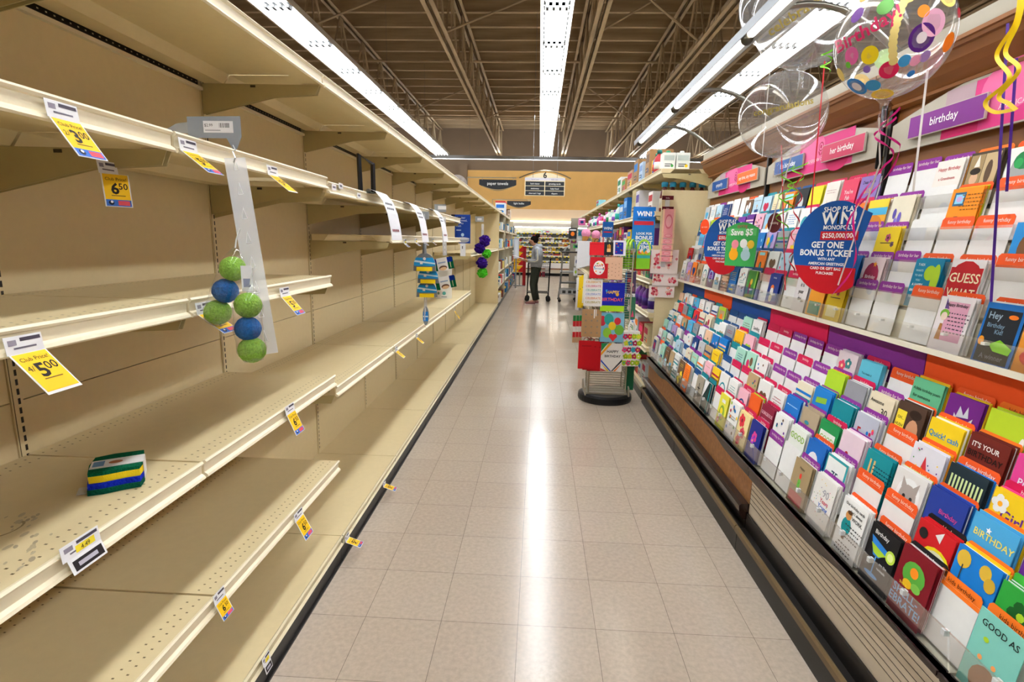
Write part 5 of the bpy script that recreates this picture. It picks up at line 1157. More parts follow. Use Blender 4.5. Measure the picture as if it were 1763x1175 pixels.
bagat(1007, 1036, 481, 528, F0 - 0.03, 'eeeae4', 'white gift bag printed with rows of pastel celebrate lettering', [('t', 'CELEBRATE', 0.5, 0.86 - 0.15 * q, 0.11, ['d8a03a', 'd86a8a', '6ab0a0', '8a9ad0', 'e08a5a', 'b0a040'][q], 0.95) for q in range(6)])
bagat(1035, 1074, 487, 537, F0 - 0.03, '14209a', 'deep blue happy birthday gift bag with a lime base', [('r', 0, 0, 1, 0.2, 'a0d020'), ('t', 'HAPPY', 0.52, 0.62, 0.15, 'f0c02a', 0.55), ('t', 'BIRTHDAY', 0.5, 0.36, 0.19, 'e85a3a', 0.9), ('e', 0.7, 0.6, 0.07, 0.08, 'd0a030'), ('e', 0.25, 0.72, 0.04, 0.05, '3aa0e0')])
bagat(1003, 1034, 533, 581, F0 - 0.04, 'b08a60', 'kraft gift bag with faint snowflakes and white ribbon', [('s', 0.2 + 0.3 * (q % 3), 0.15 + 0.22 * (q // 3), 0.07, '8a8070') for q in range(12)] + [('r', 0.6, 0.68, 0.66, 1, 'f0ece4'), ('r', 0.7, 0.75, 0.74, 1, 'f0ece4')], handle='f0ece4')
bagat(1035, 1073, 539, 590, F0 - 0.04, '7ab4cc', 'light blue gift bag printed with big coloured balloons', [('e', 0.08, 0.72, 0.16, 0.22, 'c03040'), ('e', 0.35, 0.78, 0.2, 0.24, '2a9a90'), ('e', 0.72, 0.72, 0.14, 0.16, 'c8303a'), ('e', 0.8, 0.42, 0.2, 0.22, '6aa83a'), ('e', 0.5, 0.55, 0.16, 0.18, 'e8c02a'), ('e', 0.3, 0.32, 0.18, 0.22, '8ac03a'), ('h', 0.55, 0.16, 0.18, 'd02a30')])
for i in range(3):
    bagat(997 + i * 8, 1022 + i * 8, 587 + i, 636 + i * 2, F0 - 0.1 + 0.034 * i, 'c0121c', 'plain red gift bag at the foot of the stand, %s from left' % ORD[i], [('r', 0.2, 0.8, 0.8, 0.83, '8a0a12')], depth=0.03, handle='8a0a12', yaw=0.03)
bagat(1036, 1070, 592, 640, F0 - 0.05, 'f0ece6', 'striped gift bag reading happy birthday at the stand foot', [('p', [(0, 1), (0.3, 1), (0, 0.7)], '2a8a4a'), ('p', [(0.35, 1), (0.5, 1), (0, 0.55), (0, 0.65)], 'e8a020'), ('p', [(0, 0.1), (0.3, 0), (0.15, 0), (0, 0.02)], 'c02a2a'), ('p', [(0, 0.3), (0.4, 0), (0.3, 0)], 'e8c82a'), ('p', [(0, 0.42), (0.5, 0), (0.44, 0), (0, 0.34)], '2a50b0'), ('p', [(1, 0.3), (0.6, 0), (0.7, 0)], 'e87a1e'), ('p', [(1, 0.45), (0.5, 0), (0.56, 0), (1, 0.36)], '2a2a30'), ('t', 'HAPPY', 0.55, 0.66, 0.14, '1c1c1c', 0.55), ('t', 'BIRTHDAY', 0.55, 0.5, 0.14, '1c1c1c', 0.75)])
# right side: baskets shaped easter bags and the flower tote
for i in range(4):
    x0 = 1072 + i * 5.5; Y = 4.86 - 0.02 * i
    a = atY(x0, 463, Y); w, h = 0.13, 0.26
    T = facing((a.x + (0.03 if i == 3 else 0), Y, a.z), 'cam', yaw=0.15 if i == 3 else 1.0)
    t = thing('gift_bag', (a.x + 0.05, Y, a.z), 'green arched basket bag on the right face, %s' % ('front one with flowers' if i == 3 else ORD[i] + ' from the left'), 'gift bag', 'gift bags hanging on the spinner stand')
    m = M(T).m(PAPER)
    arch = [(w * 0.5 + w * 0.5 * math.cos(math.pi * q / 12), h * 0.62 + h * 0.38 * math.sin(math.pi * q / 12)) for q in range(13)]
    inner = [(w * 0.5 + w * 0.36 * math.cos(math.pi * q / 12), h * 0.66 + h * 0.26 * math.sin(math.pi * q / 12)) for q in range(13)]
    m.box((0.004, 0, -0.02), (w - 0.004, h * 0.62, 0), '86c82e')
    for q in range(12):
        m.faces([(arch[q][0], arch[q][1], 0), (arch[q + 1][0], arch[q + 1][1], 0), (inner[q + 1][0], inner[q + 1][1], 0), (inner[q][0], inner[q][1], 0), (arch[q][0], arch[q][1], -0.012), (arch[q + 1][0], arch[q + 1][1], -0.012)], [(0, 1, 2, 3), (0, 4, 5, 1)], 'a8d848')
    m.rect(0.004, h * 0.36, w - 0.004, h * 0.46, '3aa8a0', 0.0006)
    for q in range(6): m.ell(w * (0.2 + 0.12 * q), h * (0.56 + 0.05 * (q % 2)), w * 0.13, w * 0.13, ['e86a4a', 'f4e8e0', 'f0b82a', '3aa8a0', 'e89a3a', 'f4f0e8'][q], 0.0008 + q * 1e-4, 10)
    m.build('bag', t)
a = atY(1071, 631, 4.7); b_ = atY(1103, 572, 4.7); w, h = b_.x - a.x, b_.z - a.z
t = thing('gift_bag', ((a.x + b_.x) / 2, 4.7, a.z), 'white tote gift bag with bold coloured flowers and round white handle', 'gift bag', 'gift bags hanging on the spinner stand')
T = facing((a.x, 4.7, a.z), 'cam', yaw=0.1); m = M(T).m(PAPER); m.box((0, 0, -0.06), (w, h, 0), 'f2ece6')
fl = [('f', (q % 4) * 0.27 + 0.1 + 0.08 * ((q // 4) % 2), 0.1 + 0.19 * (q // 4), 0.17, random.choice(['c82040', 'a0c02a', 'e0407a', '3a9ab0', 'c8d83a', 'b02050']), random.choice(['f4f0e8', 'f0c83a', '3a9a9a'])) for q in range(20)]
draw(m, w, h, fl); m.build('bag', t)
m = M(T).m(CLOTH); m.tube([(w * 0.28, h - 0.01, 0.002), (w * 0.26, h + 0.05, 0.0), (w * 0.38, h + 0.1, 0), (w * 0.55, h + 0.1, 0), (w * 0.68, h + 0.05, 0), (w * 0.66, h - 0.01, 0.002)], 0.007, 'f4f2ee', 6); m.build('handle', t)
bagat(1078, 1094, 468, 506, 4.83, '4a3a58', 'photo printed gift bag with red toy pictures on the right face', [('e', 0.4, 0.6, 0.2, 0.2, 'c83a4a'), ('e', 0.6, 0.4, 0.2, 0.2, 'e8a0a0'), ('r', 0, 0, 0.14, 1, '3a90c0'), ('r', 0.3, 0.1, 0.9, 0.3, '8a5a6a')])
bagat(1077, 1093, 512, 550, 4.83, '3a7a5a', 'green bag with a white bunny and a pink cone', [('e', 0.4, 0.5, 0.2, 0.26, 'e8e4e0'), ('r', 0.3, 0.6, 0.38, 0.9, 'e8e4e0'), ('r', 0.45, 0.6, 0.53, 0.9, 'e8e4e0'), ('p', [(0.6, 0.1), (0.9, 0.1), (0.75, 0.4)], 'd84a70')])
bagat(1078, 1090, 628, 672, 4.84, '1f6a44', 'dark green bag low on the right of the stand', None)
# left side: white, yellow and candy coloured bags seen edge-on
for i in range(5):
    bagat(994 + i * 4, 1000 + i * 4, 415, 462 - i, 4.86 - 0.02 * i, 'dcdde2', 'slim white gift bag on the left face, %s from left' % ORD[i], None, depth=0.03, handle=None, yaw=-0.75)
for i, c_ in enumerate(('e4e4ea', 'e8c41e', 'e8c41e', 'e4e0d0')):
    bagat(992 + i * 4, 998 + i * 4, 478 - i * 2, 534 - i * 4, 4.86 - 0.02 * i, c_, '%s gift bag edge on, left face second tier, %s' % (('pale lilac', 'yellow', 'yellow', 'cream')[i], ORD[i]), [('e', 0.5, 0.6, 0.1, 0.1, '3a2a5a')], depth=0.03, handle=None, yaw=-0.75)
for i in range(3):
    a = atY(985 + i * 5.5, 590, 4.84 - 0.01 * i)
    m = M(facing((a.x, a.y, a.z), 'cam', yaw=-0.1)).m(PAPER); w, h = 0.026, 0.25
    for q, c_ in enumerate(('c8a078', 'c82a30', 'f0ece8', 'c82a30', '1f7a3a')): m.box((0, h * q / 5, -0.03), (w, h * (q + 1) / 5, 0), c_)
    m.T = Matrix.Identity(4); m.m(METAL); m.tube([(a.x + 0.015, a.y + 0.012, a.z + h - 0.01), (sx - hw + 0.005, a.y + 0.05, a.z + h + 0.01)], 0.003, 'aaa28c', 4)
    m.build('bottle_bag', label='tall striped bottle bag in green, red and white, %s from left' % ORD[i], cat='gift bag', group='striped bottle bags on the left face')
for i, (px, py, r) in enumerate(((1009, 402, 0.042), (1026, 405, 0.042))):
    p = atY(px, py, 4.9); t = thing('ice_cream_cone', p, 'toy ice cream cone with pink scoop above the stand, %s' % ('left' if i == 0 else 'right'), 'toy', 'toy cones on the stand top')
    m = M().m(FUZZ); m.smooth = True; m.ball(p, r, 'ec9abc', 14, 10); m.build('scoop', t)
    m = M().m(PLASTIC); m.tube([(p.x, p.y, p.z - r * 0.6), (p.x - 0.03, p.y, p.z - 0.13)], [r * 0.8, 0.005], 'b08040', 10); m.build('cone', t)

# ---------------------------------------------------------------- balloons and ribbons
def curl(pts, amp, turns, n=60):
    out = []; pts = [Vector(p) for p in pts]
    L = len(pts) - 1
    for i in range(n + 1):
        s = i / n * L; k = min(int(s), L - 1); f = s - k
        p = pts[k].lerp(pts[k + 1], f); a = 2 * math.pi * turns * i / n
        out.append(p + Vector((math.cos(a) * amp, math.sin(a) * amp, 0)))
    return out
def ribbon(name, pts, col, lab, w=0.006, amp=0, turns=0, n=50, parent=None):
    m = M().m(PLASTIC)
    P = curl(pts, amp, turns, n) if amp else [Vector(p) for p in pts]
    vs, fs = [], []
    d = Vector((0.75, -0.65, 0))
    for i, p in enumerate(P):
        tgt = (P[min(i + 1, len(P) - 1)] - P[max(0, i - 1)]).normalized()
        if amp: d = Vector((math.cos(i * 0.25), math.sin(i * 0.25), 0.2))
        s = tgt.cross(d).normalized() if amp else tgt.cross(Vector((0.6, 0.8, 0))).normalized()
        vs += [p - s * w / 2, p + s * w / 2, p + s * w / 2 + d * 0.0004, p - s * w / 2 + d * 0.0004]
    for i in range(len(P) - 1):
        for q in range(4): fs.append((4 * i + q, 4 * i + (q + 1) % 4, 4 * i + 4 + (q + 1) % 4, 4 * i + 4 + q))
    m.faces(vs, fs, col)
    if parent is not None: return m.build(name, parent)
    return m.build(name, label=lab, cat='ribbon', group='curling ribbons hanging from the balloons')
def balloon(c, r, lab, dots, txt, sv=1.04, neck=True, ribs=()):
    t = thing('balloon', (c.x, c.y, c.z - r), lab, 'balloon', 'clear balloons floating over the card racks')
    m = M().m(FILM); m.smooth = True
    m.ball(c, r, 'ffffff', 40, 26, (1, 1, sv)); m.build('film', t)
    if neck:
        m = M().m(BAG); m.smooth = True
        m.lathe((c.x, c.y, c.z - r * sv), [(0.035, 0.012), (0.014, -0.015), (0.009, -0.04), (0.012, -0.06), (0.014, -0.09)], 'ffffff', 10); m.build('neck', t)
    m = M().m(PLASTIC)
    n0 = (Vector((0, 0, CAMZ)) - c).normalized()     # the print faces the aisle
    r0 = Vector((0, 0, 1)).cross(n0).normalized(); u0 = n0.cross(r0)
    def skin(dx, dy, lift):
        e = min(0.998, dx * dx + dy * dy)
        d = n0 * math.sqrt(1 - e) + r0 * dx + u0 * dy
        return (c.x + d.x * (r + lift), c.y + d.y * (r + lift), c.z + d.z * (r + lift) * sv)
    for i, (dx, dy, q, col, ring) in enumerate(dots):
        back = dx > 3
        if back: dx -= 5
        q *= 0.68; f = math.sqrt(max(0.1, 1 - dx * dx - dy * dy)); L = 0.0012 + i * 2e-5
        rr = math.hypot(dx, dy) or 1; cx_, sx_ = dx / rr, dy / rr
        def pt(a, k=1.0, l=0.0):
            x, y = q * k / r * f * math.cos(a), q * k / r * math.sin(a)
            X, Y_ = dx + x * cx_ - y * sx_, dy + x * sx_ + y * cx_
            p = Vector(skin(X, Y_, L + l))
            if back:
                p = Vector((2 * c.x - p.x, 2 * c.y - p.y, p.z))
            return p
        m.faces([pt(a * math.pi / 10) for a in range(20)], [list(range(20))], col)
        if ring: m.faces([pt(a * math.pi / 7, ring, 0.0006) for a in range(14)], [list(range(14))], 'e8dfe6')
    if txt:
        s_, tx, ty, size, col, slope = txt
        vs2, fs2, x0, x1 = textmesh(s_, 0.02)
        n_ = (x0 + x1) / 2; cs_, sn_ = math.cos(slope), math.sin(slope); pts3 = []
        for (a_, b_) in vs2:
            x, y = (a_ - n_) * size, b_ * size
            pts3.append(skin(tx + x * cs_ - y * sn_, ty + x * sn_ + y * cs_ , 0.0022))
        m.faces(pts3, fs2, col)
    if m.v: m.build('printed_pattern', t)
    return t
cb = atX(1538, 66, 1.12)
B1 = 0.165
dots = [(-0.19, 0.51, 0.032, '4f9a3c', 0), (-0.62, 0.46, 0.03, '6a3a9a', 0), (-0.63, -0.16, 0.036, 'd8609a', 0), (-0.33, -0.18, 0.036, 'f2d41e', 0), (0.0, -0.45, 0.038, 'e01a5a', 0),
        (0.42, -0.03, 0.052, '4f1a78', 0.4), (-0.49, -0.68, 0.05, '1f82d8', 0.5), (-0.22, -0.68, 0.032, '3a9ad8', 0), (-0.05, -0.86, 0.045, 'f2d41e', 0), (0.7, 0.52, 0.05, 'f2d41e', 0), (0.39, 0.35, 0.024, 'ee8a1e', 0),
        (0.84, -0.17, 0.036, 'ee8420', 0), (0.93, 0.24, 0.02, 'c81a3a', 0), (0.35, -0.56, 0.015, '1f82d8', 0), (-0.8, -0.46, 0.032, 'e8c860', 0), (-0.12, 0.86, 0.04, '2a9ae0', 0), (-0.5, 0.74, 0.034, 'ee8a3a', 0.6),
        (0.22, -0.34, 0.024, '3a9ad8', 0), (0.38, -0.36, 0.022, 'e8a0c0', 0), (0.52, -0.32, 0.022, '9a80c0', 0), (0.56, 0.16, 0.05, 'eab0cc', 0), (-0.67, -0.3, 0.014, '6ac03a', 0), (-0.35, -0.4, 0.016, '8a6ac0', 0),
        (5.1, 0.2, 0.045, 'b8dc98', 0.5), (5.45, -0.25, 0.04, 'e8c870', 0.4)] + [(0.05 - 0.05 * math.sin(q / 2.6), -0.32 + q * 0.09, 0.017, 'ecd88a', 0) for q in range(10)] + [(0.1 + 0.06 * q, 0.55 + 0.02 * q, 0.018, 'ecd88a', 0) for q in range(5)]
t = balloon(cb, B1, 'large clear balloon printed Birthday with bright polka dots', dots, ('Birthday!', -0.4, 0.12, 0.3, 'c81a58', 0.42), 1.1)
ny = cb.z - B1 * 1.1 - 0.06
ribbon('ribbon', [(cb.x - 0.01, cb.y, ny), (cb.x + 0.02, cb.y + 0.01, 1.75), (1.2, 2.2, 1.32)], 'f2eeee', 'straight white ribbon under the big polka dot balloon', 0.005)
ribbon('ribbon', [(cb.x + 0.01, cb.y - 0.01, ny), (cb.x + 0.02, cb.y, 1.75), (1.16, 2.15, 1.28)], 'dc1a8a', 'curly magenta ribbon twisting below the polka dot balloon', 0.007, 0.03, 2.2, 110)
ribbon('ribbon', [(cb.x + 0.015, cb.y - 0.01, ny + 0.03), (cb.x + 0.03, cb.y - 0.02, 1.8), (1.17, 2.1, 1.5)], 'd01c84', 'second magenta ribbon crossing the first one', 0.007, 0.032, 1.6, 90)
p0 = atX(1597, 120, 1.2); p1 = atX(1572, 330, 1.22); ribbon('ribbon', [p0, p0.lerp(p1, 0.5) + Vector((0, 0, 0.005)), p1], 'f4f2f0', 'straight white ribbon right of the polka dot balloon', 0.006)
m = M().m(METAL); m.smooth = True; m.tube([(1.425, 2.43, 1.80), (1.42, 2.43, 2.05)], 0.012, '2a2a2e', 8); m.build('sign_post', label='short black post at the joint between two card rack bays', cat='post')
cc2 = atX(1347, 199, 1.12); B2 = 0.235
gd = [(random.uniform(-0.65, 0.65), random.uniform(-0.65, 0.65), 0.0016, 'c8b070', 0) for _ in range(110)]
balloon(cc2, 0.19, 'round clear balloon with gold script and dots, lower of the plain ones', gd, ('congratulations', 0.0, 0.12, 0.2, 'a8964a', 0.15), 1.0)
t2 = bpy.data.objects[-1] if False else None
for (px, py, X, r, lab) in ((1392, 20, 1.25, 0.25, 'clear gold dotted balloon in front of the rack light'), (1352, 4, 1.5, 0.27, 'clear bluish balloon at the top, partly behind the rack light')):
    c = atX(px, py, X); gd = [(random.uniform(-0.65, 0.65), random.uniform(-0.65, 0.65), 0.002, '8a7440', 0) for _ in range(110)]
    balloon(c, r, lab, gd, ('celebrate', -0.2, -0.1, 0.24, 'b09a50', 0.5), 1.0)
gtxt = [('best wishes', 0.0)]
def goldtext(c, r, az0, el0, size):
    m = M().m(PLASTIC)
for i, (x0, y0, x1, y1, X, col, w) in enumerate(((1362, 270, 1318, 420, 1.2, 'f0eeee', 0.005), (1327, 105, 1312, 270, 1.2, 'e8e4dc', 0.004), (1420, 105, 1390, 430, 1.22, 'c81a2a', 0.005), (1345, 250, 1352, 500, 1.2, 'b8182a', 0.005))):
    a = atX(x0, y0, X); b_ = atX(x1, y1, X + 0.02)
    ribbon('ribbon', [a, a.lerp(b_, 0.5), b_], col, '%s straight ribbon hanging over the far cards, %s from left' % (colour_name(col), ORD[i]), w)
for i, (x0, y0, x1, y1, X, col, am, tu) in enumerate(((1358, 285, 1345, 395, 1.2, '7ad42a', 0.03, 3), (1425, 85, 1420, 125, 1.15, '7ad42a', 0.02, 2), (1380, 280, 1355, 360, 1.22, '8ae03a', 0.03, 3), (1378, 300, 1362, 470, 1.2, 'c0202e', 0.015, 4))):
    a = atX(x0, y0, X); b_ = atX(x1, y1, X)
    ribbon('ribbon', [a, b_], col, 'curly %s ribbon near the clear balloons, %s from the camera side' % (('lime', 'lime', 'lime', 'red')[i], ORD[i]), 0.006, am, tu, 70)
for i, (x0, x1) in enumerate(((1752, 1722), (1758, 1738))):
    pp = [atX(px, py, 1.15) for px, py in (((1757, -10), (1748, 40), (1716, 95), (1738, 135), (1697, 175), (1712, 193), (1748, 188)) if i == 0 else ((1763, -10), (1752, 40), (1731, 90), (1754, 120), (1720, 165), (1736, 178), (1750, 190)))]
    out = []
    for q in range(len(pp) - 1):
        p_, c_, d_, e_ = pp[max(0, q - 1)], pp[q], pp[q + 1], pp[min(len(pp) - 1, q + 2)]
        for s in range(14):
            f = s / 14; out.append(0.5 * ((2 * c_) + (d_ - p_) * f + (2 * p_ - 5 * c_ + 4 * d_ - e_) * f * f + (3 * c_ - p_ - 3 * d_ + e_) * f ** 3))
    ribbon('ribbon', out, 'f0cc14', 'wavy yellow ribbon at the right edge, %s one' % ('left' if i == 0 else 'right'), 0.009)
for i, (x0, x1, y1) in enumerate(((1735, 1706, 520), (1750, 1733, 330))):
    a = atX(x0, 40 + i * 60, 1.2); b_ = atX(x1, y1, 1.22); ribbon('ribbon', [a, b_], '4a1f8a', 'purple ribbon at the right edge, %s' % ('long one' if i == 0 else 'short one'), 0.006)
# ---------------------------------------------------------------- far end: refrigerated case
CY = 23.0
t = thing('refrigerated_case', (0.3, CY, 0), 'long open refrigerated wall case full of small packages', 'refrigerated case')
x0, x1 = -1.9, 4.2
m = M().m(PLASTIC); m.box((x0, CY + 0.05, 0.0), (x1, CY + 0.1, 0.12), '141414'); m.build('kick_plate', t)
m = M().m(PLASTIC); m.box((x0, CY - 0.1, 0.12), (x1, CY + 0.1, 0.28), 'c9bda8'); m.box((x0, CY - 0.12, 0.28), (x1, CY + 0.1, 0.33), '8a5a40'); m.box((x0, CY - 0.1, 0.33), (x1, CY + 0.1, 0.55), 'ece8e4'); m.build('front_bumper', t)
m = M().m(PLASTIC); m.box((x0, 23.22, 0.12), (x1, 23.28, 2.2), '77786f'); m.build('back_wall', t)
m = M().m(PLASTIC); m.prism([(CY - 0.05, 2.05), (23.28, 2.05), (23.28, 2.25), (CY - 0.02, 2.2)], x0, x1, 'f4ece0', 'x'); m.build('top_canopy', t)
m = M().m(CASE_TUBE); m.smooth = True; m.tube([(x0 + 0.1, CY + 0.0, 2.03), (x1 - 0.1, CY + 0.06, 2.03)], 0.018, 'ffffff', 6); m.build('case_tube', t)
m = M().m(COVE); m.smooth = True; m.tube([(x0 + 0.1, 23.2, 2.29), (x1 - 0.1, 23.2, 2.29)], 0.015, 'ffffff', 6); m.build('cove_tube', t)
zs = [0.62, 0.84, 1.03, 1.22, 1.41, 1.6, 1.8, 1.97]
for z in zs[:-1]:
    m = M().m(PLASTIC); m.box((x0, CY + 0.02, z), (x1, 23.22, z + 0.012), 'd8d8d4'); m.box((x0, CY + 0.01, z - 0.016), (x1, CY + 0.02, z + 0.024), 'f4f2ee'); m.build('case_shelf', t)
for iz, z in enumerate(zs[:-1]):
    x = -1.3; j = 0
    while x < 1.75:
        w = random.uniform(0.1, 0.26); h = random.uniform(0.07, 0.13)
        c_ = random.choice(['f0ece8', 'e8e4e0', 'd8b8b0', 'c84a3a', 'e8b83a', '9ab8a0', '4a5a78', 'e0a080', 'd8d4d0', 'b04a50', '7ac0b0'])
        if random.random() < 0.72:
            m = M().m(PAPER); m.box((x, CY + 0.05, z + 0.0125), (x + w, 23.18, z + 0.0125 + h), c_)
            m.T = facing((x, CY + 0.049, z + 0.0125), 'cam'); m.rect(w * 0.15, h * 0.3, w * 0.85, h * 0.7, random.choice(['f4f4f4', 'c8a030', '2a4a8a', 'b03030']))
            m.build('food_package', label='%s chilled package, %s case shelf from the bottom, %s from left' % (colour_name(c_), ORD[iz], nth(j + 1)), cat='package', group='chilled packages in the wall case')
        j += 1; x += w + random.uniform(0.01, 0.06)
    m = M().m(PAPER)
    for q in range(20):
        xx = -1.3 + q * 0.15 + random.uniform(-0.05, 0.05)
        m.box((xx, CY - 0.002, z - 0.05), (xx + 0.07, CY + 0.006, z + 0.01), random.choice(['f0d838', 'f4e488', 'f4f0e0', 'f0d838']))
    tag(m.build('price_tags', t), kind='stuff')

# ---------------------------------------------------------------- aisle signs
def arc_sign(px0, px1, py, Y, txt, lab):
    a = atY(px0, py, Y); b_ = atY(px1, py, Y); w = b_.x - a.x; h = w * 0.3
    m = M(facing((a.x, Y, a.z - h), 'cam')).m(PLASTIC)
    pts = [(w, h), (0, h), (0, h * 0.55)] + [(w * q / 12, h * 0.55 - h * 0.5 * math.sin(math.pi * q / 12)) for q in range(1, 12)] + [(w, h * 0.55)]
    m.prism(pts, -0.012, 0, '23262b', 'z')
    for q in range(1, 11):
        y_ = lambda s: h * 0.5 - h * 0.42 * math.sin(math.pi * s)
        m.poly([(w * q / 12, y_(q / 12)), (w * (q + 1) / 12, y_((q + 1) / 12)), (w * (q + 1) / 12, y_((q + 1) / 12) + 0.012), (w * q / 12, y_(q / 12) + 0.012)], 'a08a64', 0.001)
    m.text(txt, w / 2, h * 0.55, h * 0.36, 'e8e8e8', 0.0015, bold=0.015, width=w * 0.6)
    o = thing('arched_sign', (a.x, Y, a.z - h), lab, 'sign'); m.build('sign_panel', o)
    r = M().m(METAL); r.tube([(-1.2, Y, a.z + 0.03), (b_.x, Y, a.z + 0.03)], 0.008, 'a8a49a', 6); r.tube([(-1.2, Y, 2.09), (-1.2, Y, a.z + 0.03)], 0.008, 'a8a49a', 6)
    r.tube([(a.x + 0.05, Y, a.z - 0.01), (a.x + 0.05, Y, a.z + 0.03)], 0.004, 'a8a49a', 5); r.tube([(b_.x - 0.05, Y, a.z - 0.01), (b_.x - 0.05, Y, a.z + 0.03)], 0.004, 'a8a49a', 5)
    r.build('hanger_rod', o)
arc_sign(825, 889, 309, 8.9, 'paper towels', 'dark curved sign reading paper towels on a rod above the canopy')
arc_sign(873, 914, 346, 13.6, 'light bulbs', 'small dark curved sign reading light bulbs, farther down the aisle')
Y = 11.85; a = atY(903, 337, Y); b_ = atY(972, 337, Y); top = atY(936, 294, Y).z; w = b_.x - a.x; h = top - a.z
t = thing('aisle_sign', ((a.x + b_.x) / 2, Y, a.z), 'hanging aisle directory sign with a large number 6', 'sign')
m = M(facing((a.x, Y, a.z), 'cam')).m(PLASTIC)
hb = h * 0.72
arc = [(w - w * q / 12, hb + h * 0.2 * math.sin(math.pi * q / 12)) for q in range(13)]
m.prism([(0, 0), (w, 0)] + arc, -0.015, 0, 'efe0bc', 'z'); m.rect(0.0, hb * 0.84, w, hb, 'd8d4e0', 0.001); m.build('sign_board', t)
m = M(facing((a.x, Y, a.z), 'cam')).m(PLASTIC)
rows = [('bath tissue', 'greeting cards'), ('stationary', 'baby food'), ('charcoal / logs', 'diapers')]
m.text('home care', w * 0.26, hb * 0.87, h * 0.07, '55505a', 0.002); m.text('baby care', w * 0.74, hb * 0.87, h * 0.07, '55505a', 0.002)
for i, rw in enumerate(rows):
    for j, s_ in enumerate(rw):
        u0 = w * (0.02 + 0.49 * j); v0 = hb * (0.56 - 0.265 * i)
        m.rect(u0, v0, u0 + w * 0.47, v0 + hb * 0.235, '23262c', 0.0015); m.text(s_, u0 + w * 0.235, v0 + hb * 0.07, h * 0.085, 'e8e8e8', 0.0025, bold=0.01, width=w * 0.42)
m.text('6', w * 0.5, hb * 0.99, h * 0.32, '2a2622', 0.003, bold=0.03); m.build('lettering', t)
m = M().m(METAL)
P = [Vector((a.x - 0.12 + (w + 0.24) * q / 14, Y - 0.01, a.z + hb * 0.97 + h * 0.3 * math.sin(math.pi * q / 14))) for q in range(15)]
m.tube(P, 0.014, 'a4937a', 6); m.build('arch_trim', t)
for s in (0.2, 0.8):
    m = M().m(METAL); m.tube([(a.x + w * s, Y, a.z + hb), (a.x + w * s, Y, 6.05)], 0.004, '9a9a98', 4); m.build('hanging_wire', t)

# ---------------------------------------------------------------- stock past the left end panel
i = 0
for z, nm in ((0.131, 'deck'), (0.5, 'low shelf'), (0.83, 'middle shelf'), (1.3, 'chest shelf'), (1.7, 'upper shelf')):
    y = 11.55; j = 0
    while y < 19.5:
        w = random.uniform(0.2, 0.42); h = random.uniform(0.13, 0.21)
        if any(y - 0.02 < b_ < y + w + 0.02 for b_ in (13.197, 15.025, 16.853)): y += 0.06; continue
        c_ = random.choice(['e8e4dc', '3a7ab0', '2a6a9a', 'c83a30', 'e8d070', '4a4a50', 'b8c8d0', 'e0dcd0', '6aa0b8', 'd8d4c8', '7a3a30'])
        carton(XF - 0.22, XF - 0.005 + random.uniform(0, 0.05), y, y + w, z + 0.001, h, c_, '%s pack on the %s past the beige end panel, %s along' % (colour_name(c_), nm, nth(j + 1)), 'stock on the shelves past the end panel', face='cam')
        y += w + random.uniform(0.03, 0.2); j += 1
for k in range(14, 24):
    ya = U[13] + 0.914 * (k - 13) + 0.0; yv = (Y_END + 0.914 * (k - 14) + 0.06, Y_END + 0.914 * (k - 13) + 0.05)
    for z, nm in ((0.495, 'low'), (0.826, 'middle'), (1.296, 'chest high'), (1.696, 'upper'), (2.085, 'canopy')):
        if z == 2.085 and k > 18: continue
        shelf(8, z, 'stocked %s shelf past the beige end panel, %s bay' % (nm, ORD[k - 14]), yv=yv, holes=False)
gon2 = thing('gondola_shelving', (XB, Y_END + 0.06, 0), 'beige gondola frame past the plain end panel on the left', 'shelving')
m = M().m(STEEL); m.box((XB - 0.03, Y_END + 0.06, 0), (XB, 20.5, 2.15), BEIGE); m.build('back_panel', gon2)
m = M().m(STEEL); m.box((XB, Y_END + 0.06, 0.1), (XF, 20.5, 0.13), 'd8ccaa'); m.build('base_deck', gon2)
m = M().m(STEEL); m.box((XF - 0.012, Y_END + 0.06, 0), (XF - 0.002, 20.5, 0.1), '15120f'); m.build('kick_plate', gon2)
for yy in (13.1935, 15.0215, 16.8495):
    m = M().m(STEEL); m.box((XB, yy, 0.13), (XF + 0.03, yy + 0.007, 2.03), 'b8ac90'); m.build('side_panel', gon2)
for i, (px0, px1, py0, py1, Y, c_, bd) in enumerate(((853, 882, 349, 366, 13.3, 'e8eef4', '2a6ac0'), (853, 870, 346, 350, 14.2, 'c83a40', '2a6ac0'), (874, 884, 362, 374, 15.6, 'b8a898', '8a7868'))):
    a = atY(px0, py0, Y); b_ = atY(px1, py1, Y)
    carton(a.x, min(b_.x, XF - 0.0), Y, Y + 0.5, 2.086, max(0.12, a.z - 2.086), c_, ('white and blue multipack on top of the far left canopy', 'red and blue pack behind the multipack on the canopy', 'grey brown box at the end of the left canopy')[i], face='cam', band=bd)
m = M().m(CLOTH); m.smooth = True; p = atY(798, 303, 9.6)
m.ball((p.x - 0.12, 9.7, 2.4), 0.18, '80766f', 16, 12, (1, 1, 1.05)); m.build('wrapped_bundle', label='rounded grey wrapped bundle on top of the left canopy', cat='bundle')

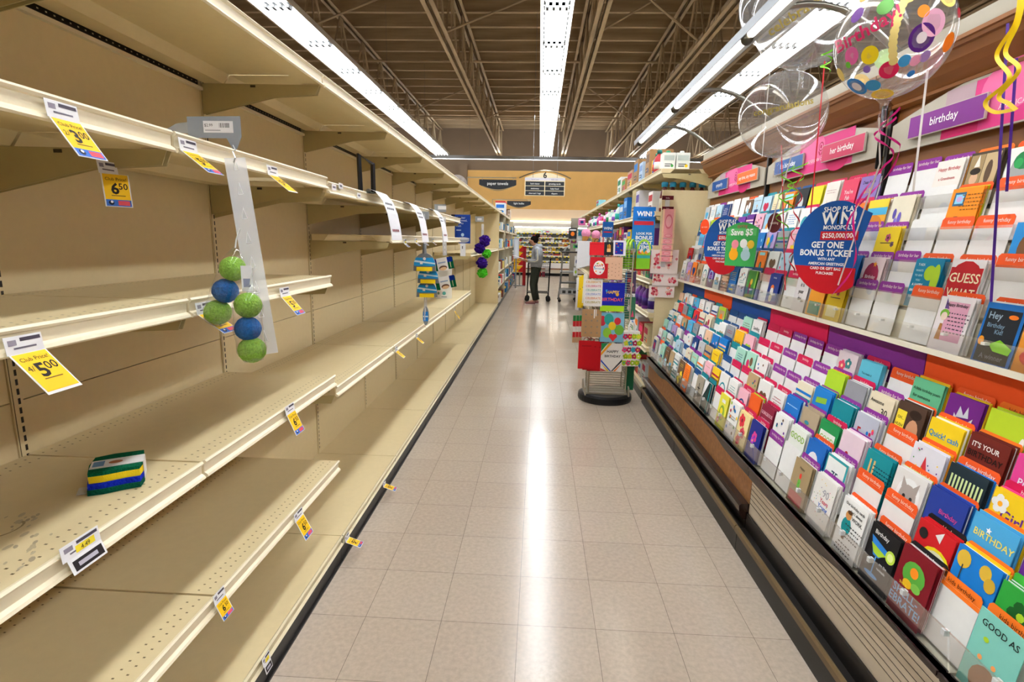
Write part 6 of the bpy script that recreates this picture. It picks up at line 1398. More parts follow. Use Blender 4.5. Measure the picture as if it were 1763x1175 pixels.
# ---------------------------------------------------------------- yellow wafer display
Y = 17.6
t = thing('cardboard_display', (-0.75, Y, 0), 'yellow and red cardboard wafer display on a floor stand', 'display stand')
p0 = atY(884, 490, Y); p1 = atY(906, 428, Y)
X0, X1 = p0.x, p1.x
m = M().m(PLASTIC); m.box((X0, Y - 0.1, 0), (X1, Y + 0.2, 0.02), '6a6a6a'); m.box(((X0 + X1) / 2 - 0.02, Y, 0.02), ((X0 + X1) / 2 + 0.02, Y + 0.06, 0.5), 'a09a90'); m.build('stand', t)
m = M().m(PAPER)
for q in range(4):
    z = 0.45 + q * 0.22
    m.box((X0, Y - 0.1, z), (X1 - 0.1, Y + 0.2, z + 0.2), 'e8b41e')
    m.T = facing((X0, Y - 0.101, z), 'cam'); w = X1 - 0.1 - X0
    m.poly([(w * 0.45, 0.02), (w, 0.0), (w, 0.2)], 'b81a20', 0.0005); m.text('wafers', w * 0.4, 0.07, 0.07, '6a1a14', 0.001, bold=0.02, width=w * 0.6); m.T = Matrix.Identity(4)
m.build('wafer_trays', t)
m = M().m(PAPER); m.box((X1 - 0.1, Y - 0.08, 0.0), (X1, Y + 0.2, 1.28), '8a1418'); m.build('side_wing', t)
m = M().m(PLASTIC)
pa = atY(884, 445, 16.6); m.box((pa.x, 16.6, pa.z), (pa.x + 0.16, 16.75, pa.z + 0.62), 'd0d4dc'); m.box((pa.x + 0.03, 16.59, pa.z + 0.05), (pa.x + 0.13, 16.6, pa.z + 0.57), 'e8eaf0'); m.box((pa.x + 0.06, 16.65, 0), (pa.x + 0.1, 16.7, pa.z), '8a8a8a')
m.build('wrapped_rolls', label='tall pale plastic wrapped rolls left of the wafer display', cat='package')

# ---------------------------------------------------------------- shopping carrier, step ladder
def bar(m, a, b_, r, c_): m.tube([a, b_], r, c_, 6)
t = thing('shopping_cart', (0.05, 13.2, 0), 'black two tier shopping cart standing behind the woman', 'cart')
cx0, cx1, cy0, cy1 = -0.27, 0.25, 13.05, 13.4
m = M().m(METAL)
for x in (cx0, cx1):
    for y in (cy0, cy1):
        m.tube([(x, y, 0.12), (x + (0.03 if x > 0 else 0.02), y, 1.05)], 0.014, '16161a', 6)
m.tube([(cx1 + 0.03, cy0, 1.05), (cx1 + 0.03, cy1, 1.05)], 0.016, '16161a', 6); m.tube([(cx0, cy0, 0.22), (cx1, cy0, 0.22)], 0.014, '16161a', 6); m.tube([(cx0, cy1, 0.22), (cx1, cy1, 0.22)], 0.014, '16161a', 6)
m.tube([(cx0, cy0, 0.22), (cx0, cy1, 0.22)], 0.014, '16161a', 6); m.tube([(cx1, cy0, 0.22), (cx1, cy1, 0.22)], 0.014, '16161a', 6); m.build('frame', t)
m = M().m(METAL)
for z in (0.6, 0.68, 0.76, 0.84, 0.92):
    for y in (cy0, cy1): m.tube([(cx0, y, z), (cx1 + 0.02, y, z)], 0.004, '2a2a2c', 4)
for q in range(12):
    x = cx0 + (cx1 - cx0) * q / 11
    m.tube([(x, cy0, 0.6), (x, cy0, 0.92)], 0.003, '2a2a2c', 4); m.tube([(x, cy0, 0.6), (x, cy1, 0.6)], 0.003, '2a2a2c', 4)
m.build('wire_basket', t)
for x in (cx0, cx1):
    for y in (cy0, cy1):
        m = M().m(METAL); m.box((x - 0.012, y - 0.02, 0.06), (x + 0.012, y + 0.02, 0.14), '3a3a3e'); fk = m.build('caster_fork', t)
        m = M().m(PLASTIC); m.smooth = True; m.T = Matrix.Translation((x, y, 0.062)) @ Matrix.Rotation(math.pi / 2, 4, 'X'); m.lathe((0, 0, -0.015), [(0.045, 0), (0.06, 0.004), (0.06, 0.026), (0.045, 0.03)], '0e0e10', 16); m.build('wheel', fk)

for i, (x, z, c_) in enumerate(((0.02, 0.605, 'b02a2a'), (0.12, 0.605, '8a2a3a'), (0.2, 0.7, 'c8c0b8'))):
    m = M().m(PAPER); m.box((x - 0.04, 13.15, z), (x + 0.04, 13.3, z + 0.12), c_); m.build('grocery_pack', label='%s pack lying in the cart basket' % ('red', 'maroon', 'pale')[i], cat='pack')
t = thing('step_ladder', (0.78, 13.2, 0), 'silver rolling step ladder with black top platform', 'step ladder')
lx0, lx1 = 0.53, 0.93
m = M().m(METAL)
for y in (13.05, 13.55):
    m.tube([(lx0 - 0.02, y, 0.06), (lx0 + 0.02, y, 0.5), (lx0 + 0.05, y, 1.15), (lx0 + 0.12, y, 1.32), (lx0 + 0.2, y, 1.36)], 0.012, 'c0c4c8', 6)
    m.tube([(lx1, y, 0.06), (lx1, y, 1.2)], 0.012, 'c0c4c8', 6)
m.build('rail', t)
for z, c_ in ((0.2, 'b8bcc0'), (0.46, '55585a'), (0.72, '8a8c8c'), (1.2, '1a1a1c')):
    m = M().m(STEEL); m.box((lx0, 13.02, z), (lx1, 13.5, z + (0.12 if z == 0.2 else 0.03)), c_); 
    if z == 0.2:
        for q in (0.06, 0.2, 0.32): m.box((lx0 + q, 13.018, 0.225), (lx0 + q + 0.08, 13.02, 0.295), '33363a')
    m.build('step' if z < 1 else 'top_platform', t)
for x in (lx0, lx1):
    for y in (13.05, 13.5):
        m = M().m(PLASTIC); m.smooth = True; m.T = Matrix.Translation((x, y, 0.04)) @ Matrix.Rotation(math.pi / 2, 4, 'X'); m.lathe((0, 0, -0.012), [(0.03, 0), (0.039, 0.004), (0.039, 0.02), (0.03, 0.024)], '141416', 12); m.build('wheel', t)

# ---------------------------------------------------------------- the shopper
def skin_mesh(name, nodes, edges, parent, mat, col, sub=2, root=0):
    me = bpy.data.meshes.new(name)
    o0 = Vector(parent['_o'])
    me.from_pydata([tuple(Vector(n[0]) - o0) for n in nodes], edges, [])
    o = bpy.data.objects.new(name, me); COL.objects.link(o); o.parent = parent; o['_o'] = tuple(o0)
    md = o.modifiers.new('skin', 'SKIN')
    md.use_smooth_shade = True
    for i, n in enumerate(nodes):
        sv = me.skin_vertices[0].data[i]; r = n[1]
        sv.radius = r if isinstance(r, tuple) else (r, r)
        sv.use_root = (i == root)
    s = o.modifiers.new('sub', 'SUBSURF'); s.levels = sub; s.render_levels = sub
    if (mat, col) not in _sm:
        m_, nt, b = _new('%s_%s' % (mat, col)); n_, tc = _noise(nt, 60)
        rp = nt.nodes.new('ShaderNodeValToRGB'); a_ = hx(col)
        rp.color_ramp.elements[0].color = tuple(c * 0.82 for c in a_[:3]) + (1,); rp.color_ramp.elements[1].color = a_
        nt.links.new(n_.outputs[0], rp.inputs[0]); nt.links.new(rp.outputs[0], b.inputs['Base Color']); b.inputs['Roughness'].default_value = 0.85 if mat == 'cloth' else 0.5
        _sm[(mat, col)] = m_
    me.materials.append(_sm[(mat, col)])
    return o
_sm = {}
PX, PY = -0.13, 12.5
per = thing('person', (PX, PY, 0), 'woman in grey hoodie and dark trousers reading a clipboard beside the cart', 'person')
q = lambda x, y, z: (PX + x, PY + y, z)
# she faces -X; y is her left-right axis
body = [(q(0.065, 0, 0.92), 0.085), (q(0.08, 0, 1.12), 0.09), (q(0.07, 0, 1.28), 0.09), (q(0.045, 0, 1.36), 0.05), (q(0.0, 0, 1.4), 0.055), (q(-0.035, 0, 1.45), 0.1), (q(-0.02, 0, 1.5), 0.095),
        (q(0.08, -0.17, 1.26), 0.036), (q(0.095, -0.205, 1.04), 0.026), (q(-0.12, -0.15, 1.02), 0.028), (q(-0.2, -0.12, 1.04), 0.024),
        (q(0.08, 0.17, 1.26), 0.036), (q(0.095, 0.205, 1.04), 0.026), (q(-0.12, 0.13, 1.0), 0.028), (q(-0.22, 0.1, 1.02), 0.024),
        (q(0.045, -0.09, 0.78), 0.065), (q(0.0, -0.09, 0.47), 0.05), (q(0.05, -0.09, 0.1), 0.036), (q(-0.1, -0.09, 0.04), 0.03),
        (q(0.065, 0.09, 0.78), 0.065), (q(0.05, 0.09, 0.47), 0.05), (q(0.12, 0.09, 0.1), 0.036), (q(-0.02, 0.09, 0.04), 0.03)]
ed = [(0, 1), (1, 2), (2, 3), (3, 4), (4, 5), (5, 6), (2, 7), (7, 8), (8, 9), (9, 10), (2, 11), (11, 12), (12, 13), (13, 14), (0, 15), (15, 16), (16, 17), (17, 18), (0, 19), (19, 20), (20, 21), (21, 22)]
skin_mesh('body', body, ed, per, 'skin', 'b98564')
def rings(sec, col, mat, name, parent, k=18):
    """a tube of elliptical cross-sections (cx, cy, z, rx, ry)"""
    m = M().m(mat); m.smooth = True; vs, fs = [], []
    for (cx_, cy_, z_, rx, ry) in sec:
        for j in range(k):
            a_ = 2 * math.pi * j / k; vs.append(q(cx_ + rx * math.cos(a_), cy_ + ry * math.sin(a_), z_))
    for i in range(len(sec) - 1):
        for j in range(k): fs.append((i * k + j, i * k + (j + 1) % k, (i + 1) * k + (j + 1) % k, (i + 1) * k + j))
    fs += [list(range(k))[::-1], [(len(sec) - 1) * k + j for j in range(k)]]
    m.faces(vs, fs, col); return m.build(name, parent)
HG = 'a4a8b0'
hd_ = rings([(0.07, 0, 0.86, 0.125, 0.155), (0.07, 0, 0.9, 0.14, 0.172), (0.075, 0, 1.0, 0.135, 0.165), (0.085, 0, 1.12, 0.135, 0.17), (0.085, 0, 1.22, 0.13, 0.185), (0.08, 0, 1.3, 0.115, 0.18), (0.075, 0, 1.345, 0.085, 0.12), (0.06, 0, 1.375, 0.065, 0.075)], HG, CLOTH, 'hoodie', per)
rings([(0.09, 0, 1.3, 0.1, 0.13), (0.11, 0, 1.34, 0.1, 0.13), (0.115, 0, 1.38, 0.085, 0.115), (0.1, 0, 1.405, 0.06, 0.09)], '9a9ea6', CLOTH, 'hood', hd_)
for s_ in (-1, 1):
    P_ = [q(0.075, s_ * 0.15, 1.31), q(0.08, s_ * 0.185, 1.27), q(0.095, s_ * 0.205, 1.16), q(0.105, s_ * 0.215, 1.05), q(0.07, s_ * 0.21, 1.005), q(-0.02, s_ * 0.18, 1.0), q(-0.12, s_ * 0.145, 1.02)]
    m = M().m(CLOTH); m.smooth = True; m.tube(P_, [0.05, 0.066, 0.06, 0.056, 0.056, 0.05, 0.038], HG, 14); m.build('sleeve', hd_)
tr_ = rings([(0.06, 0, 0.76, 0.11, 0.165), (0.065, 0, 0.84, 0.125, 0.168), (0.065, 0, 0.92, 0.118, 0.155), (0.065, 0, 0.97, 0.105, 0.14)], '34382f', CLOTH, 'trousers', per)
for (hx0, kx, ax_, s_) in ((0.05, -0.005, 0.055, -1), (0.07, 0.045, 0.125, 1)):
    m = M().m(CLOTH); m.smooth = True
    m.tube([q(hx0, s_ * 0.08, 0.84), q(hx0 - 0.01, s_ * 0.085, 0.72), q(kx, s_ * 0.09, 0.47), q(kx + 0.02, s_ * 0.09, 0.32), q(ax_, s_ * 0.09, 0.1)], [0.1, 0.098, 0.07, 0.062, 0.045], '34382f', 14); m.build('trouser_leg', tr_)
m = M().m(FUZZ); m.smooth = True
m.ball(q(0.012, 0, 1.495), 0.1, '17120f', 18, 14, (0.98, 0.95, 0.92)); m.build('hair', per)
m = M().m(FUZZ); m.smooth = True; m.ball(q(0.085, 0, 1.585), 0.052, '17120f', 14, 10); m.build('hair_bun', per)
m = M().m(SKIN); m.smooth = True
m.ball(q(-0.1, -0.03, 1.452), 0.008, '221814', 8, 6); m.ball(q(-0.1, 0.03, 1.452), 0.008, '221814', 8, 6); m.build('eyes', per)
m = M().m(SKIN); m.smooth = True; m.tube([q(-0.095, 0, 1.455), q(-0.118, 0, 1.425), q(-0.095, 0, 1.416)], [0.008, 0.011, 0.008], 'b07a5c', 8); m.build('nose', per)
m = M().m(SKIN); m.smooth = True; m.tube([q(-0.09, -0.02, 1.398), q(-0.097, 0, 1.4), q(-0.09, 0.02, 1.398)], 0.005, '8a4a44', 6); m.build('mouth', per)
for s in (-1, 1):
    m = M().m(SKIN); m.smooth = True; m.ball(q(-0.02, s * 0.086, 1.44), 0.02, 'b58060', 10, 8, (0.7, 0.4, 1.2)); m.build('ear', per)
for s, dx in ((-1, 0.0), (1, 0.08)):
    m = M().m(CLOTH); m.smooth = True
    m.tube([q(dx + 0.07, s * 0.09, 0.04), q(dx + 0.0, s * 0.09, 0.045), q(dx - 0.1, s * 0.09, 0.038), q(dx - 0.16, s * 0.09, 0.032)], [0.036, 0.042, 0.036, 0.024], '8a5a58', 10); m.build('shoe', per)
    m = M().m(PLASTIC); m.box(q(dx - 0.17, s * 0.09 - 0.034, 0.0), q(dx + 0.09, s * 0.09 + 0.034, 0.014), 'd8c8c0'); m.build('shoe_sole', per)
# hands: palm and five fingers
for s, hx_, hy_, hz_ in ((-1, -0.2, -0.12, 1.04), (1, -0.22, 0.1, 1.02)):
    nodes = [(q(hx_, hy_, hz_), (0.024, 0.02)), (q(hx_ - 0.05, hy_, hz_), (0.03, 0.018))]
    e2 = [(0, 1)]
    for f in range(4):
        yy = hy_ + (f - 1.5) * 0.018; L = (0.06, 0.072, 0.068, 0.052)[f]
        b0 = len(nodes); nodes += [(q(hx_ - 0.07, yy, hz_ - 0.002), 0.009), (q(hx_ - 0.07 - L * 0.5, yy, hz_ - 0.006), 0.008), (q(hx_ - 0.07 - L, yy, hz_ - 0.02), 0.0065)]
        e2 += [(1, b0), (b0, b0 + 1), (b0 + 1, b0 + 2)]
    b0 = len(nodes); nodes += [(q(hx_ - 0.02, hy_ - s * 0.03, hz_ + 0.008), 0.01), (q(hx_ - 0.055, hy_ - s * 0.045, hz_ + 0.016), 0.008)]
    e2 += [(0, b0), (b0, b0 + 1)]
    skin_mesh('hand', nodes, e2, per, 'skin', 'b98564', 1)
# white stripe on the sleeve
m = M().m(CLOTH); m.tube([q(0.08, -0.245, 1.29), q(0.1, -0.262, 1.1), q(0.1, -0.266, 1.04), q(0.04, -0.25, 1.0), q(-0.08, -0.195, 1.01)], 0.012, 'e6e4cc', 6); m.build('sleeve_stripe', per)
t = thing('clipboard', q(-0.32, -0.02, 1.05), 'white papers on a clipboard in the woman\'s hands', 'clipboard')
T = Matrix.Translation(q(-0.34, -0.01, 1.085)) @ Matrix.Rotation(0.25, 4, 'Y')
m = M(T).m(PAPER); m.box((-0.15, -0.12, -0.003), (0.13, 0.12, 0), '5a4a3c'); m.build('board', t)
m = M(T).m(PAPER); m.box((-0.14, -0.11, 0), (0.12, 0.11, 0.004), 'e4e4e8'); m.build('papers', t)
# ---------------------------------------------------------------- tags, strips and the few goods left on the empty shelves
RX = XF + 0.016
tagn = [0]
def price_tag(px, py, kind, price, lab, tilt=0.55, w=0.066, X=RX, yaw=0.0, s=1.0, hy=0.078):
    p = atX(px, py, X); w *= s; hy *= s
    t = thing('price_tag', p, lab, 'price tag', 'price tags clipped to the beige shelf edges')
    T = facing((p.x, p.y - w / 2, p.z), 'right', tilt=0.12)
    m = M(T).m(PAPER); hh = 0.03 * s
    m.box((0, -hh, -0.0008), (w, 0, 0), 'efeef0')
    m.rect(w * 0.4, -hh * 0.32, w * 0.95, -hh * 0.12, '4a4450', 0.0004); m.rect(w * 0.08, -hh * 0.5, w * 0.3, -hh * 0.2, '8a8490', 0.0004); m.rect(w * 0.2, -hh * 0.72, w * 0.8, -hh * 0.62, '6a6470', 0.0004)
    if kind == 'white':
        m.rect(w * 0.35, -hh * 0.85, w * 0.85, -hh * 0.4, 'f0d838', 0.0005); m.text(price, w * 0.6, -hh * 0.78, hh * 0.4, '222222', 0.0008, width=w * 0.4)
    m.build('barcode_label', t)
    q = T @ Vector((0, -hh, 0.0))
    T2 = facing(q, 'right', tilt=tilt, yaw=yaw); m = M(T2).m(PAPER)
    if kind == 'white':
        m.box((w * 0.1, -0.03 * s, -0.0008), (w * 1.0, 0, 0), 'efeef0'); m.rect(w * 0.18, -0.026 * s, w * 0.95, -0.006 * s, '2a2426', 0.0004); m.rect(w * 0.3, -0.02 * s, w * 0.8, -0.012 * s, 'b8b4c0', 0.0007)
    else:
        m.box((w * 0.04, -hy, -0.0008), (w * 1.02, 0, 0), 'efeef0')
        b0 = hy * (0.78 if kind == 'club' else 0.94)
        m.rect(w * 0.08, -b0, w * 0.98, -hy * 0.01, 'f2c21c', 0.0004)
        m.text('Club Price!', w * 0.53, -hy * 0.2, hy * 0.16, '3a2a12', 0.0008, width=w * 0.75)
        pre, _, rest = price.rpartition('/'); big, _, sup = rest.partition('.')
        if pre: m.text(pre + '/', w * 0.22, -hy * 0.44, hy * 0.18, '2a2018', 0.0008)
        m.text(big, w * 0.46, -hy * 0.6, hy * 0.46, '2a2018', 0.0008, bold=0.03)
        m.text(sup or '00', w * 0.76, -hy * 0.46, hy * 0.27, '2a2018', 0.0008, bold=0.01)
        m.rect(w * 0.3, -hy * 0.67, w * 0.8, -hy * 0.645, '7a5a20', 0.0008)
        if kind == 'club':
            m.rect(w * 0.08, -hy * 0.98, w * 0.98, -b0, '3a6ac0', 0.0006); m.rect(w * 0.5, -hy * 0.95, w * 0.92, -hy * 0.81, 'd8505a', 0.0008); m.ell(w * 0.26, -hy * 0.88, w * 0.1, hy * 0.07, '16203a', 0.0008, 10); m.ell(w * 0.28, -hy * 0.85, w * 0.05, hy * 0.04, 'e8e8f0', 0.001, 8)
    m.build('price_flag', t)
price_tag(104, 176, 'club', '2/3.00', 'yellow tag reading 3.00 on the shelf below the canopy', 0.6)
price_tag(38, 577, 'plain', '4/5.00', 'large yellow tag reading 5.00 at the left edge, chest high shelf', 0.75, hy=0.085)
price_tag(322, 240, 'club', '2/5', 'yellow tag hanging just under the grey 2.99 clip', 0.9)
price_tag(468, 286, 'plain', '2/5', 'curled yellow tag to the right of the clear hanging strip, upper shelf', 0.9)
price_tag(350, 520, 'club', '2/5', 'yellow tag half hidden behind the hanging wool balls', 0.95)
price_tag(489, 495, 'club', '2/5', 'yellow tag near the free end of the chest high shelf', 0.7)
price_tag(136, 925, 'white', '4.49', 'white tag with a yellow 4.49 patch, waist high shelf', 0.35, w=0.085)
price_tag(498, 697, 'club', '6.50', 'yellow tag reading 6.50 on the waist high shelf', 0.4)
price_tag(513, 880, 'club', '6.50', 'yellow tag reading 6.50 on the lowest shelf', 0.45)
price_tag(376, 1018, 'club', '6.50', 'small yellow and blue tag at the joint of the lowest shelf', 0.4, hy=0.05, w=0.05)
price_tag(597, 920, 'club', '2/5', 'yellow tag sticking out from the base deck, nearer one', 1.25, w=0.05, hy=0.07)
price_tag(661, 828, 'club', '2/5', 'yellow tag sticking out from the base deck, farther one', 1.25, w=0.05, hy=0.07)
price_tag(457, 1128, 'white', '2', 'tiny white tag on the base deck edge near the bottom of the view', 0.2, w=0.045)
price_tag(183, 278, 'club', '6.50', 'yellow 6.50 tag hanging in the shade under the upper shelf', 0.1, X=-1.0, yaw=-0.5, w=0.06, s=0.95)
price_tag(682, 597, 'plain', '5', 'small curled yellow tag on the far middle shelf edge', 0.9, w=0.05, hy=0.06)
price_tag(717, 575, 'plain', '5', 'smaller curled yellow tag farther along the middle shelf edge', 0.9, w=0.05, hy=0.06)
price_tag(782, 531, 'plain', '5', 'tiny yellow tag below the dustpans on the middle shelf edge', 0.6, w=0.06, hy=0.1)
for i, (px, py) in enumerate(((697, 412), (716, 411), (731, 411), (745, 411))):
    price_tag(px, py, 'white', '3', 'little white tag on the shelf under the notices, %s from left' % ORD[i], 0.9, w=0.07)
for i, (px, py) in enumerate(((583, 316), (571, 318), (615, 333))):
    p = atX(px, py, RX); m = M(facing(p, 'right')).m(PAPER); m.rect(0, -0.02, 0.05, 0.004, 'eeecea', 0.0); m.rect(0.01, -0.012, 0.04, -0.004, '6a6670', 0.0004)
    m.build('shelf_label', label='flat white label stuck on the upper rail, %s from left' % ORD[(1, 0, 2)[i]], cat='label', group='flat labels on the upper rail')

def hang_strip(P0, P1, w, name='strip', parent=None, holes=8):
    d = (P0 - P1); L = d.length; v = d.normalized(); u = Vector((0.93, 0.37, 0)); u = (u - v * u.dot(v)).normalized()
    m = M(frame(P1 - u * w / 2, u, v)).m(POLY)
    m.box((0, 0, -0.0006), (w, L, 0), 'ffffff')
    m.m(PLASTIC)
    for i in range(holes):
        y = L * (i + 0.5) / holes
        for a_, b_ in (((w * 0.38, y), (w * 0.5, y + L * 0.06)), ((w * 0.62, y), (w * 0.5, y + L * 0.06)), ((w * 0.38, y), (w * 0.62, y))):
            m.tube([(a_[0], a_[1], 0.0008), (b_[0], b_[1], 0.0008)], 0.0006, 'f4f6f8', 4)
    return m.build(name, parent)
# grey clip with the 2.99 label, and its strip of wool balls
Yc = 1.4
a = atY(325, 243, Yc); b_ = atY(413, 200, Yc)
t = thing('merchandising_strip', (b_.x, Yc, 1.1), 'long clear hanging strip on a grey 2.99 price clip', 'hanging strip')
w, h = b_.x - a.x, b_.z - a.z
m = M(facing((a.x, Yc, a.z), 'cam')).m(PLASTIC)
m.prism([(0, 0.008), (w * 0.72, 0.008), (w * 0.82, -0.018), (w * 0.9, -0.018), (w, 0.012), (w, h), (0.0, h * 0.96)], -0.0015, 0, '8d929a', 'z')
m.prism([(-0.07, h * 0.35), (0, h * 0.3), (0, h * 0.75), (-0.03, h * 0.68)], -0.0015, 0, '9a9a9a', 'z')
m.rect(w * 0.3, h * 0.34, w * 0.86, h * 0.8, 'eceaee', 0.0004); m.text('$2.99', w * 0.4, h * 0.58, h * 0.16, '222226', 0.0008, width=w * 0.2)
for q in range(9): m.rect(w * (0.6 + 0.022 * q), h * 0.54, w * (0.6 + 0.022 * q) + w * random.choice([0.006, 0.012]), h * 0.72, '222226', 0.0008)
m.rect(w * 0.33, h * 0.42, w * 0.62, h * 0.45, '8a8a90', 0.0008); m.build('price_clip', t)
P0 = atY(404, 272, Yc); P1 = atY(461, 610, 1.3)
m = M().m(METAL); hk = atY(401, 250, Yc); m.tube([hk, hk + Vector((0.006, 0, -0.012)), P0 + Vector((-0.004, 0, 0.016)), P0 + Vector((0.004, -0.004, 0.0)), P0 + Vector((0.0, -0.006, -0.012))], 0.0016, 'c8ccd0', 6); m.build('hook', t)
hang_strip(P0, P1, 0.05, parent=t, holes=8)
def ballbag(cs, Y, lab):
    t = thing('wool_ball_bag', atY(cs[-1][0], cs[-1][1] + 24, Y), lab, 'dryer balls', 'net bags of wool balls on the clear strip')
    for (px, py, r, c_) in cs:
        p = atY(px, py, Y); m = M().m(FUZZ); m.smooth = True; m.ball(p, r, c_, 22, 16, (1, 1, 0.96), 0.02); m.build('wool_ball', t)
    m = M().m(BAG); m.smooth = True
    top = atY(cs[0][0] + 4, cs[0][1] - 36, Y)
    pth = [top] + [atY(c[0], c[1], Y) for c in cs]; last = pth[-1] + (pth[-1] - pth[-2]) * 0.55
    P = [top, top.lerp(pth[1], 0.35)] + [pth[1], pth[1].lerp(pth[2], 0.5), pth[2], pth[2].lerp(pth[3], 0.5), pth[3]] + [pth[3].lerp(last, 0.9), last]
    R = cs[0][2]
    m.tube(P, [0.006, R * 0.6, R * 1.12, R * 1.02, R * 1.1, R * 1.02, R * 1.12, R * 0.7, 0.006], 'ffffff', 14); m.build('clear_bag', t)
    m = M().m(PLASTIC); m.tube([top, top + Vector((0.004, 0, 0.02)), top + Vector((0.015, 0, 0.045))], 0.002, 'e8ecec', 5); m.build('tie', t)
    return t
G, Bl = '8fc04a', '1a68b4'
YL = min(atX(375, 538, -0.8).y, 1.36)
ballbag([(401, 463, 0.031, G), (388, 501, 0.031, Bl), (375, 538, 0.032, G)], YL, 'left net bag of two green wool balls and one blue')
tb = ballbag([(427, 526, 0.031, G), (427, 566, 0.03, Bl), (434, 603, 0.032, G)], 1.22, 'right, lower net bag of two green wool balls and one blue')
m = M().m(PLASTIC); tp = atY(431, 490, 1.22); m.tube([tp, atY(432, 480, 1.27), atY(434, 470, 1.355)], 0.0015, 'e8ecec', 5); m.build('tie_loop', tb)
p = atY(425, 480, 1.22); m = M(facing(p, 'cam', yaw=0.3)).m(PAPER); m.box((-0.012, -0.03, -0.001), (0.012, 0.03, 0), 'eceef2'); m.rect(-0.008, -0.02, 0.008, 0.0, '8a90a8', 0.0004); m.build('bag_tag', tb)

# sponge pack lying on the waist high shelf
A = atZ(147, 856, 0.886); Bp = atZ(248, 838, 0.886)
u = (Bp - A); L = u.length; u.normalize(); v = Vector((-u.y, u.x, 0))
t = thing('sponge_pack', A.lerp(Bp, 0.5), 'pack of green, blue and yellow scouring sponges on the near shelf', 'sponges')
T = Matrix.Identity(4)
for i in range(3): T[i][0], T[i][1], T[i][2], T[i][3] = u[i], v[i], (0, 0, 1)[i], A[i]
D = L * 1.0; hh = L * 0.115
for i, (z0, z1, c_, nm, dx) in enumerate(((0, hh, '0f5a44', 'scour_pad', 0), (hh, 2 * hh, '1a2fc0', 'scour_pad', 0.01), (2 * hh, 3.3 * hh, 'f2d41e', 'sponge', 0.03), (3.3 * hh, 3.9 * hh, '0f6a48', 'sponge_top', 0.03))):
    m = M(T).m(FUZZ if i != 2 else CLOTH)
    pts = [(0.004, 0.0), (L * 0.3, -0.003), (L * 0.7, 0.002), (L - 0.006, 0.001), (L, D * 0.3), (L - 0.003, D), (L * 0.4, D + 0.004), (0.006, D - 0.004), (0, D * 0.5)]
    m.prism([(a_ * (1 - dx) + L * dx, b_ + dx * 0.3) for a_, b_ in pts], z0, z1, c_, 'z'); m.build(nm, t)
m = M(T).m(PAPER); H4 = 3.9 * hh
m.box((L * 0.06, D * 0.32, H4), (L * 1.0, D * 0.78, H4 + 0.001), 'e4e4e4'); m.box((L * 1.0, D * 0.32, 0.5 * hh), (L * 1.012, D * 0.78, H4 + 0.001), 'e4e4e4'); m.rect(0, 0, 0, 0, 'e4e4e4')
m.ell(L * 0.5, D * 0.55, 0.014, 0.01, 'a86a4a', H4 + 0.0015, 12); m.rect(L * 0.1, D * 0.4, L * 0.3, D * 0.7, '6a94c0', H4 + 0.0015); m.build('paper_band', t)
m = M(T).m(PAPER); m.box((-L * 0.17, D * 0.15, 0.0), (0.0, D * 0.5, 0.002), 'dcdad4'); m.build('hang_tab', t)

# stains on the shelf
# black sign frame on the upper shelf
A = atZ(621, 331, 1.69); Bp = atZ(643, 333, 1.69)
t = thing('sign_holder', A, 'empty black sign frame standing on the upper shelf', 'sign frame')
top1 = atY(618, 266, A.y).z; top2 = atY(646, 283, Bp.y).z
m = M().m(PLASTIC); m.tube([A, (A.x - 0.004, A.y, top1), (Bp.x, Bp.y, top2), Bp], 0.012, '101113', 4); m.build('frame_bar', t)
m = M().m(PLASTIC); m.box((A.x - 0.02, A.y - 0.03, 1.6855), (A.x + 0.06, A.y + 0.03, 1.692), '26302e'); m.build('foot', t)
# three curled paper notices
for i, (px, py) in enumerate(((632, 330), (694, 351), (737, 362))):
    p = atX(px, py, XF + 0.005); w = 0.2
    prof = [(-0.008, 0.006), (0.005, 0.014), (0.04, 0.002), (0.075, -0.04), (0.098, -0.1), (0.112, -0.17), (0.12, -0.235)]
    vs = []; fs = []
    for (dx, dz) in prof: vs += [(p.x + dx, p.y, p.z + dz), (p.x + dx, p.y + w, p.z + dz)]
    n_ = len(prof)
    vs += [(x + 0.0008, y, z + 0.0006) for x, y, z in vs]
    for q in range(n_ - 1): fs += [(2 * q, 2 * q + 1, 2 * q + 3, 2 * q + 2), (2 * n_ + 2 * q, 2 * n_ + 2 * q + 2, 2 * n_ + 2 * q + 3, 2 * n_ + 2 * q + 1)]
    m = M().m(PAPER); m.faces(vs, fs, 'f0f0f4')
    for (q, cl) in ((3.2, '44464a'), (3.6, '55575a'), (5.2, '8a3a44')):
        k_ = int(q); f = q - k_; dx = prof[k_][0] * (1 - f) + prof[k_ + 1][0] * f; dz = prof[k_][1] * (1 - f) + prof[k_ + 1][1] * f
        for e in range(5):
            yy = p.y + w * (0.15 + 0.13 * e); m.faces([(p.x + dx + 0.0018, yy, p.z + dz + 0.004), (p.x + dx + 0.0018, yy + w * 0.09, p.z + dz + 0.004), (p.x + dx + 0.0035, yy + w * 0.09, p.z + dz - 0.008), (p.x + dx + 0.0035, yy, p.z + dz - 0.008)], [(0, 1, 2, 3)], cl)
    m.build('paper_notice', label='curled white paper notice with handwriting, %s of three' % ('nearest', 'middle', 'farthest')[i], cat='notice', group='paper notices taped to the upper rail')
